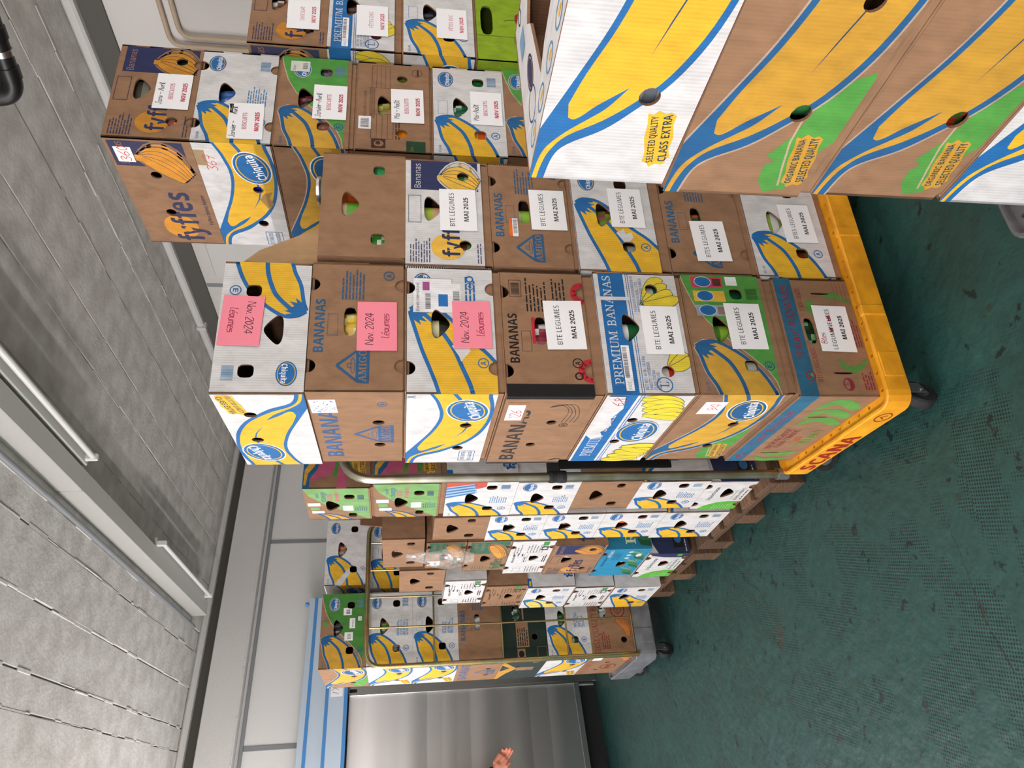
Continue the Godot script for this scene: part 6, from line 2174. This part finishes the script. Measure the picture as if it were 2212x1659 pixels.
func near_stack() -> void:
	dolly("grey plastic dolly under the nearest stack at the right edge", Vector3(0.40, 0, 1.00), deg_to_rad(2.0), 0.62, 0.80, mats["dark_plastic"], 0.215, "")
	var P := func(at: Vector3, h: float, o: Dictionary) -> void:
		o["at"] = at
		o["h"] = h
		o["corner"] = "bl"
		o["d"] = 0.54
		o["group"] = "boxes of the nearest stack at the right edge"
		box(o)
	P.call(Vector3(0.118, 0.216, 0.695), 0.246, {"label": "white box with a yellow banana, lowest of the nearest stack, on the grey dolly", "ref": "lowest near white box", "base": WH, "F": F_chiq, "S": S_chiq, "so": {"sc": 1.15, "emblem": false}, "yaw": 4.0, "lift": 0.005})
	P.call(Vector3(0.115, 0.463, 0.702), 0.286, {"label": "brown box with green leaf and yellow banana, second from below in the nearest stack", "ref": "lower near brown box", "F": F_chiq, "S": S_chiq, "so": {"sc": 1.15, "emblem": false, "y": Color(0.80, 0.60, 0.20), "b": BK, "leaf": true, "edge": Color(0.72, 0.63, 0.55), "brush": ["ORGANIC BANANA", "SELECTED QUALITY"], "bu": 0.17, "bv": 0.14}, "yaw": 3.0, "lift": 0.02,
		"hold": [["pack", 0.365, 0.335, Color(0.20, 0.36, 0.14), Color(0.70, 0.25, 0.12), "red and green salad packet", "left"]]})
	P.call(Vector3(0.106, 0.750, 0.70), 0.306, {"label": "brown box with green leaf and yellow banana, right under the near white box", "ref": "upper near brown box", "F": F_chiq, "S": S_chiq, "so": {"sc": 1.15, "emblem": false, "y": Color(0.80, 0.60, 0.20), "b": BK, "leaf": true, "edge": Color(0.72, 0.63, 0.55), "brush": ["ORGANIC BANANA", "SELECTED QUALITY"], "bu": 0.17, "bv": 0.14}, "yaw": 3.2, "lift": 0.03,
		"hold": [["can", 0.365, 0.335, Color(0.20, 0.45, 0.24), Color(0.86, 0.87, 0.86), "green and white pea tin", "left"]]})
	P.call(Vector3(0.118, 1.057, 0.706), 0.257, {"label": "white box with a giant yellow banana and gaping top flaps, nearest to camera", "ref": "nearest white box", "base": WH, "F": F_chiq, "S": S_chiq, "so": {"sc": 1.15, "emblem": false, "brush": ["SELECTED QUALITY", "CLASS EXTRA"], "bu": 0.20, "bv": 0.165}, "TOP": T_big, "yaw": 2.0,
		"hold": [["carton", 0.365, 0.335, Color(0.62, 0.63, 0.66), Color(0.40, 0.42, 0.46), "grey printed carton", "left"]]})

func pallets() -> void:
	pallet("weathered wooden pallet just behind the yellow dolly", Vector3(-0.045, 0, -1.17), deg_to_rad(5.0))
	pallet("weathered wooden pallet under the two rows nearer the steel door", Vector3(-0.125, 0, -2.02), deg_to_rad(5.0))
	var cam := Vector3(-0.805, 1.547, 1.735)
	# zn, zf: near and far end of the face along z; k: scale about the lens; y0, y1
	var P := func(zn: float, zf: float, y0: float, y1: float, k: float, o: Dictionary) -> void:
		var p := Vector3(0.03 + (zn + 0.8) * 0.1228, y0, zn)
		p = cam + (p - cam) * k
		var top := cam.y + (y1 - cam.y) * k
		o["at"] = p
		o["h"] = top - p.y - 0.001
		o["w"] = (zn - zf) * k / cos(deg_to_rad(7.0)) - 0.002
		o["d"] = 0.5
		o["yaw"] = -83.0
		o["corner"] = "fr"
		o["right"] = true
		o["group"] = "boxes on the wooden pallets"
		box(o)
	var W := {"base": WH}
	var ch := {"small": true, "lv": 0.80, "eu": false}
	# first row
	P.call(-0.85, -1.12, 0.145, 0.346, 1.0, {"label": "white box with a green wave and FAIR lettering, lowest of the first pallet row", "base": WH, "F": F_fairbio, "S": S_navy})
	P.call(-0.84, -1.10, 0.346, 0.626, 1.0, {"label": "white box with yellow banana on the white and green one, first pallet row", "base": WH, "F": F_chiq, "S": S_chiq, "fo": ch})
	P.call(-0.83, -1.09, 0.626, 0.868, 1.0, {"label": "brown box without print but two oval holes, first pallet row", "F": F_plain})
	P.call(-0.83, -1.14, 0.868, 1.110, 1.0, {"label": "white box with yellow banana directly above the plain brown one, first pallet row", "base": WH, "F": F_chiq, "fo": ch})
	P.call(-0.82, -1.14, 1.110, 1.378, 1.0, {"label": "white box with a blue striped and red corner, first pallet row", "base": WH, "F": F_art, "S": S_art})
	P.call(-0.83, -1.135, 1.378, 1.645, 1.0, {"label": "green and kraft box with pink words, under another of its kind behind the tube", "base": KR, "F": F_mango, "S": S_mango, "lift": 0.02})
	P.call(-0.86, -1.145, 1.645, 1.898, 1.0, {"label": "green and kraft box with pink words, topmost behind the bend of the tube", "base": KR, "F": F_mango, "S": S_mango, "lift": 0.012})
	# second row
	P.call(-1.15, -1.44, 0.145, 0.430, 1.0, {"label": "white box with yellow banana, lowest of the second pallet row", "base": WH, "F": F_chiq, "S": S_chiq, "fo": ch})
	P.call(-1.145, -1.42, 0.430, 0.696, 1.0, {"label": "white box with yellow banana and an orange packet in its hole, second pallet row", "ref": "second row white box", "base": WH, "F": F_chiq, "fo": ch, "hold": [["pack", 0.53, 0.63, Color(0.90, 0.45, 0.12), Color(0.80, 0.35, 0.10), "orange packet"]]})
	P.call(-1.145, -1.42, 0.696, 0.942, 1.0, {"label": "white box with a torn paper over its banana's crown, second pallet row", "ref": "second row torn white box", "base": WH, "F": F_chiq, "fo": ch, "hold": [["pack", 0.53, 0.63, Color(0.80, 0.74, 0.70), Color(0.50, 0.35, 0.28), "pale packet"]]})
	P.call(-1.145, -1.42, 0.942, 1.183, 1.0, {"label": "white box with yellow banana below the bare brown box, second pallet row", "ref": "second row upper white box", "base": WH, "F": F_chiq, "fo": ch, "hold": [["pack", 0.53, 0.63, Color(0.85, 0.88, 0.86), Color(0.15, 0.45, 0.28), "white and green packet"]]})
	P.call(-1.15, -1.40, 1.183, 1.41, 1.0, {"label": "bare brown box with a pentagon hole, topmost of the second pallet row", "F": F_plain})
	# third row
	P.call(-1.66, -2.01, 0.146, 0.350, 0.985, {"label": "white box with a navy side and green wave, lowest of the third pallet row", "ref": "navy sided white box", "base": WH, "F": F_fairbio, "S": S_navy, "fo": {"navy": true}, "hold": [["pack", 0.60, 0.46, Color(0.85, 0.55, 0.55), Color(0.80, 0.45, 0.45), "pink packet"]]})
	P.call(-1.58, -1.96, 0.362, 0.588, 0.985, {"label": "bright blue box with green leaf pictures, third pallet row", "ref": "bright blue box", "base": WH, "F": F_cyan, "S": S_cyan, "hold": [["pack", 0.45, 0.45, Color(0.70, 0.70, 0.72), Color(0.30, 0.28, 0.30), "grey packet"]]})
	P.call(-1.51, -1.91, 0.594, 0.843, 0.985, {"label": "brown box with a navy panel and yellow fruit picture, third pallet row", "ref": "navy panelled pallet box", "F": F_fyffes, "S": S_fyffes, "fo": {"g": KR, "y": Color(0.85, 0.58, 0.25)}, "hold": [["pack", 0.52, 0.66, Color(0.92, 0.92, 0.93), Color(0.90, 0.90, 0.92), "white packet"]]})
	P.call(-1.44, -1.88, 0.850, 1.048, 1.0, {"label": "white box with black small print and a green square, third pallet row", "ref": "third row printed white box", "base": WH, "F": F_fair, "hold": [["pack", 0.5, 0.42, Color(0.88, 0.87, 0.86), Color(0.80, 0.80, 0.80), "cream packet"]]})
	P.call(-1.43, -1.82, 1.052, 1.251, 1.0, {"label": "torn kraft box with a green panel of bananas, third pallet row", "F": F_org, "fo": {"sticker": false}})
	P.call(-1.43, -1.76, 1.255, 1.432, 1.0, {"label": "kraft box with green panel and white sticker just under the plastic bag", "F": F_org})
	P.call(-1.38, -1.74, 1.440, 1.624, 1.0, {"label": "bare brown open box with its flap folded up, topmost of the third pallet row", "ref": "bare brown open box", "F": F_plain, "open": true, "hold": [["pack", 0.5, 0.60, Color(0.16, 0.18, 0.35), Color(0.85, 0.86, 0.88), "navy and white packet"]]})
	# fourth row
	P.call(-2.18, -2.56, 0.130, 0.389, 0.965, {"label": "white box with a wide yellow banana, lowest of the fourth pallet row", "base": WH, "F": F_chiq, "fo": {"small": true, "big": true, "eu": false}})
	P.call(-2.16, -2.52, 0.400, 0.612, 0.97, {"label": "white box with black small print, second from below in the fourth pallet row", "ref": "fourth row lower printed box", "base": WH, "F": F_fair, "hold": [["pack", 0.5, 0.42, Color(0.84, 0.85, 0.86), Color(0.40, 0.30, 0.25), "white and brown packet"]]})
	P.call(-2.13, -2.50, 0.622, 0.878, 0.965, {"label": "white box with pale yellow banana and a ripped notch, fourth pallet row", "ref": "ripped white box", "base": WH, "F": F_chiq, "S": S_art, "fo": {"small": true, "y": Color(0.94, 0.85, 0.45), "eu": false}, "hold": [["pack", 0.53, 0.63, Color(0.88, 0.88, 0.90), Color(0.30, 0.28, 0.26), "grey white packet"]]})
	P.call(-2.08, -2.44, 0.886, 1.100, 0.975, {"label": "brown box with dark small print and green words, fourth pallet row", "F": F_fair, "fo": {"k": Color(0.22, 0.17, 0.13), "white": false}})
	P.call(-1.97, -2.36, 1.112, 1.320, 0.985, {"label": "white box with black small print, second from the top of the fourth pallet row", "base": WH, "F": F_fair})
	P.call(-1.79, -2.12, 1.329, 1.550, 1.0, {"label": "bare brown box with three dark holes, topmost of the fourth pallet row", "F": F_plain})

func cage_cart() -> void:
	var O := Vector3(-0.453, 0, -2.495)
	var yw := deg_to_rad(6.5)
	var e := Vector3(cos(yw), 0, -sin(yw))
	var dp := Vector3(-sin(yw), 0, -cos(yw))
	dolly("grey plastic cart deck with castors under the far stack behind the tube frame", O + e * 0.425 + dp * 0.27, yw, 0.93, 0.64, mats["grey_plastic"], 0.222, "")
	var P := func(i: int, s: float, o: Dictionary) -> void:
		var y0 := 0.2235 + 0.25 * i
		var p: Vector3 = O + e * s + dp * float(o.get("dz", 0.0))
		o["at"] = Vector3(p.x, o.get("y0", y0), p.z)
		o["h"] = o.get("h", 0.249)
		o["yaw"] = o.get("yaw", 6.5)
		o["d"] = 0.535
		o["group"] = "boxes on the grey cart by the steel door"
		box(o)
	P.call(0, 0.0, {"label": "brown box with red lettering and orange fruit prints, lowest on the grey cart", "ref": "brown box with red lettering", "F": F_first, "S": S_first, "hold": [["pack", 0.6, 0.66, Color(0.80, 0.82, 0.82), Color(0.12, 0.35, 0.22), "white and green packet"]]})
	P.call(1, 0.0, {"label": "white box with yellow banana, second from below on the grey cart", "ref": "second box on the cart", "base": WH, "F": F_chiq, "S": S_chiq, "fo": {"letter": "E", "small": true, "code": false, "logo": false}, "so": {"brush": ["SELECTED QUALITY", "CLASS EXTRA"]}, "hold": [["pack", 0.53, 0.63, Color(0.12, 0.40, 0.22), Color(0.10, 0.30, 0.18), "green packet"], ["can", 0.231, 0.36, Color(0.70, 0.72, 0.66), Color(0.10, 0.30, 0.18), "grey and green tin"]]})
	P.call(2, 0.0, {"label": "dark green box with kraft panels and a golden ribbon, on the grey cart", "ref": "dark green box", "F": F_coop, "S": S_coop, "hold": [["pack", 0.62, 0.68, Color(0.12, 0.34, 0.20), Color(0.85, 0.86, 0.85), "white and dark green packet"]]})
	P.call(3, 0.0, {"label": "brown box with blue BANANAS lettering, on the dark green box of the grey cart", "ref": "brown box on the cart", "F": F_amigo, "S": S_amigo, "fo": {"letter": "L", "tri": false, "circ2": true, "ntop": false, "nbot": false}, "hold": [["pack", 0.53, 0.58, Color(0.80, 0.79, 0.76), Color(0.70, 0.69, 0.66), "silvery bag"]]})
	P.call(4, 0.0, {"label": "white box with yellow banana and outlined frame, above the cart's brown box", "base": WH, "F": F_chiq, "S": S_chiq, "fo": {"box": true, "small": true, "code": false}, "so": {"brush": ["SELECTED QUALITY", "CLASS EXTRA"]}})
	P.call(5, 0.0, {"label": "white box with yellow banana right under the cart's green and brown box", "ref": "white box under the green one", "base": WH, "F": F_chiq, "S": S_chiq, "fo": {"letter": "E", "small": true}, "so": {"brush": ["SELECTED QUALITY", "CLASS EXTRA"]}, "hold": [["pack", 0.53, 0.63, Color(0.30, 0.48, 0.12), Color(0.35, 0.10, 0.10), "leaf green packet"], ["pack", 0.231, 0.36, Color(0.60, 0.58, 0.58), Color(0.2, 0.2, 0.2), "grey packet"]]})
	P.call(6, 0.0, {"label": "brown and green box with white slips, on top of the cart's left stack", "ref": "green cornered box on the cart", "F": F_chiq, "S": S_chiq, "fo": {"y": YK, "b": BK, "green": GR.darkened(0.15), "edge": Color(0.78, 0.70, 0.62), "letter": "E", "lv": 0.72}, "so": {"y": YK, "b": BK, "leaf": true, "edge": Color(0.78, 0.70, 0.62)}, "extra": x_slips, "hold": [["pack", 0.53, 0.63, Color(0.10, 0.08, 0.07), Color(0.16, 0.18, 0.2), "black packet"]]})
	# the stack beside it, mostly hidden by the pallet rows
	for i in 5: P.call(i, 0.43, {"label": "plain white box behind the pallet rows, %s on the grey cart" % ["lowest", "second from below", "third from below", "fourth from below", "fifth from below"][i], "base": WH, "F": F_plain, "dz": 0.05})
	P.call(5, 0.44, {"label": "white box with yellow banana seen through the bars at the right of the cart", "base": WH, "F": F_chiq, "S": S_chiq, "fo": {"box": true}, "dz": 0.06})
	P.call(6, 0.46, {"label": "white box patched with torn white tape, topmost behind the tube frame's right half", "ref": "taped white box", "base": WH, "F": F_chiq, "S": S_chiq, "fo": {"code": false, "letter": "A"}, "extra": x_white_tape, "dz": 0.04, "hold": [["pack", 0.53, 0.63, Color(0.62, 0.50, 0.34), Color(0.52, 0.12, 0.16), "beige and red packet"]]})
	# tube frame with a grid of rods in front of the boxes
	var t := thing("tube_frame", "golden tube frame with thin grid rods on the grey cart's front edge", "frame", O - dp * 0.055, yw)
	var fr := Geo.new()
	var R := 0.014
	fr.tube(bend([Vector3(-0.012, 0.222, 0), Vector3(-0.012, 1.724, 0), Vector3(0.80, 1.724, 0), Vector3(0.80, 0.222, 0)], 0.09), R, 16)
	put("outer_tube", fr.mesh(), mats["gold_tube"], t)
	for s in [0.19, 0.356, 0.51, 0.67]:
		var g := Geo.new()
		g.tube([Vector3(s, 0.25, 0.0), Vector3(s, 1.715, 0.0)], 0.0055, 10)
		put("grid_rod", g.mesh(), mats["gold_tube"], t)
	for y in [0.235, 0.62, 0.985, 1.36]:
		var g := Geo.new()
		g.tube([Vector3(-0.01, y, -0.004), Vector3(0.80, y, -0.004)], 0.0055, 10)
		put("grid_rod", g.mesh(), mats["gold_tube"], t)

func x_slips(f: Face) -> void:
	for q in [[0.70, 0.34, 0.80, 0.52], [0.52, 0.26, 0.66, 0.38], [0.36, 0.30, 0.47, 0.48], [0.62, 0.12, 0.68, 0.20]]:
		f.rect(PAPER, q[0], q[1], q[2], q[3])
		bars(f, BLK, q[0] + 0.02, q[1] + 0.04, q[2] - 0.02, q[3] - 0.06, 7)
	f.rect(GR, 0.56, 0.86, 0.63, 0.94)

func RMi(p: Vector3) -> Vector3:
	return p.rotated(Vector3.UP, -deg_to_rad(4.2))

func fixtures() -> void:
	# handle of the yellow dolly: a bent steel tube behind the boxes
	var t := thing("dolly_handle", "bent steel tube handle rising behind the boxes of the yellow dolly", "handle", Vector3(-0.03, 0, -0.60))
	var g := Geo.new()
	g.tube(bend([Vector3(0, 0.185, 0), Vector3(0, 1.74, 0), Vector3(0.86, 1.74, 0), Vector3(0.86, 0.185, 0)], 0.11), 0.0155, 18)
	put("tube", g.mesh(), mats["steel_tube"], t)
	var sk := Geo.new()
	sk.lathe([Vector2(0.017, 0), Vector2(0.021, 0), Vector2(0.021, 0.04), Vector2(0.017, 0.04)], 18, [], Transform3D(Basis(), Vector3(0, 0.17, 0)))
	put("socket", sk.mesh(), mats["zinc"], t)
	# black board hung on the tube with a clip and a rubber wrap
	var b := thing("black_board", "narrow black board with a metal clip hung on the steel tube handle", "board", Vector3(-0.005, 0, -0.60))
	piece("board", b, Vector3(0.004, 0.60, -0.006), Vector3(0.105, 1.02, 0.004), mats["black_plastic"], 0.002)
	piece("clip", b, Vector3(0.03, 0.565, -0.010), Vector3(0.09, 0.61, 0.010), mats["zinc"], 0.004)
	var w := Geo.new()
	w.lathe([Vector2(0.0165, 0.985), Vector2(0.0205, 0.985), Vector2(0.022, 1.0), Vector2(0.020, 1.02), Vector2(0.022, 1.035), Vector2(0.0205, 1.045), Vector2(0.0165, 1.045)], 18, [], Transform3D(Basis(), Vector3(-0.025, 0, 0)))
	put("rubber_wrap", w.mesh(), mats["rubber"], b)
	var st := Geo.new()
	st.box(Vector3(-0.012, 1.005, -0.004), Vector3(0.07, 1.05, 0.012), 0.004)
	put("strap", st.mesh(), mats["rubber"], b)
	# flap of the open brown box on the pallets, folded up, and a bag over its corner
	var bx = find_child("banana_box_*", false, false)
	for c in get_children():
		if c.has_meta("label") and String(c.get_meta("label")).begins_with("bare brown open box with its flap"): bx = c
	var fg := Geo.new()
	fg.box(Vector3(-0.003, 0, -0.16), Vector3(0.003, 0.10, 0.16), 0.001, lin(Color(0.55, 0.40, 0.30)), Transform3D(Basis(Vector3.BACK, -0.25), Vector3(0.175, 0.178, 0.03)))
	put("flap", fg.mesh(), mats["kraft"], bx)
	var bag := thing("plastic_bag", "crumpled clear plastic bag hanging over the edge of the bare brown open box", "bag", Vector3(-0.09, 1.22, -1.50), deg_to_rad(-83))
	var bg := Geo.new()
	var n := FastNoiseLite.new()
	n.seed = 5
	n.frequency = 9.0
	var BP := func(i: int, j: int) -> Vector3:
		var v := j / 22.0
		var a := TAU * i / 22.0
		var wd := 0.030 + 0.045 * sin(PI * minf(1.0, v * 1.1)) + 0.02 * (1 - v)
		var q := Vector3(cos(a) * wd, v * 0.30, sin(a) * wd * 0.35)
		var d := n.get_noise_3d(q.x * 1.0, q.y, q.z + a * 0.02)
		return q + Vector3(cos(a), 0.3, sin(a)) * d * 0.022 + Vector3(0.05 * v * v - 0.04 * (1 - v), 0, 0.02 * v)
	for i in 22:
		for j in 22:
			bg.quad(BP.call(i, j), BP.call(i + 1, j), BP.call(i + 1, j + 1), BP.call(i, j + 1))
	put("film", bg.mesh(), mats["clear_film"], bag)
	# lamps that are in the picture, switched off, on one long channel
	lamp("ceiling_lamp", "unlit fluorescent tube hanging nearest to the camera on the long ceiling channel", 0.565, 0.36, 1.62, false)
	lamp("ceiling_lamp", "unlit fluorescent tube at the far end of the long ceiling channel", 0.535, 2.80, 4.04, false)
	var ch := thing("ceiling_channel", "long pale metal channel along the concrete ceiling carrying the unlit tubes", "channel", Vector3.ZERO, deg_to_rad(4.2))
	for q in [[-1.5, 1.66], [1.665, 2.72], [2.725, 4.16]]:
		piece("cover", ch, Vector3(0.415, 2.975, -q[1]), Vector3(0.515, 3.09, -q[0]), mats["lamp_housing"], 0.004)
	var cp := Geo.new()
	cp.tube([Vector3(0.345, 3.06, 1.5), Vector3(0.345, 3.06, -1.5), Vector3(0.352, 3.065, -1.55), Vector3(0.345, 3.065, -4.2)], 0.014, 12)
	tag(put("ceiling_conduit", cp.mesh(), mats["seam_grey"], self, Transform3D(Basis(Vector3.UP, deg_to_rad(4.2)), Vector3.ZERO)), "grey conduit pipe running on the concrete ceiling beside the lamp channel", "pipe")
	# black drain pipe with an elbow under the ceiling
	var dp := thing("drain_pipe", "black drain pipe with an elbow and a silver clamp under the ceiling", "pipe", Vector3(0, 0, 0), deg_to_rad(4.2))
	var pa := RMi(Vector3(1.56, 2.93, 0.10))
	var pb := RMi(Vector3(1.375, 2.93, -0.405))
	var pg := Geo.new()
	pg.tube(bend([pa, pb, pb + Vector3(-0.04, 0.165, 0.02)], 0.065, 10), 0.036, 20)
	put("pipe", pg.mesh(), mats["pipe_black"], dp)
	var ax := (pb - pa).normalized()
	var pbs := Basis(ax.cross(Vector3.UP).normalized(), ax, Vector3.ZERO)
	pbs.z = pbs.x.cross(pbs.y)
	for q in [0.085, 0.22]:
		var cf := Geo.new()
		cf.lathe([Vector2(0.036, -0.022), Vector2(0.0405, -0.020), Vector2(0.0405, 0.020), Vector2(0.036, 0.022)], 20, [], Transform3D(pbs, pb - ax * q))
		put("collar", cf.mesh(), mats["pipe_black"], dp)
	var cm := Geo.new()
	cm.lathe([Vector2(0.0365, -0.011), Vector2(0.040, -0.010), Vector2(0.040, 0.010), Vector2(0.0365, 0.011)], 20, [], Transform3D(pbs, pb - ax * 0.155))
	put("clamp", cm.mesh(), mats["tin"], dp)
	# two conduits that come along the right wall and turn down
	for i in 2:
		var off: float = [0.0, 0.055][i]
		var x := 2.375
		var cg := Geo.new()
		cg.tube(bend([Vector3(x, 2.69 - off, 3.0), Vector3(x, 2.665 - off, -0.765 + off * 0.9), Vector3(x, 0.4, -0.765 + off * 0.9)], 0.06), 0.0115, 14)
		tag(put("wall_conduit", cg.mesh(), mats["conduit"], self, Transform3D(Basis(Vector3.UP, deg_to_rad(4.2)), Vector3.ZERO)), ["outer beige conduit pipe bending down the right wall", "inner beige conduit pipe bending down the right wall"][i], "pipe", "conduits on the right wall")
	# window light seen in the gap beside the biscuit boxes
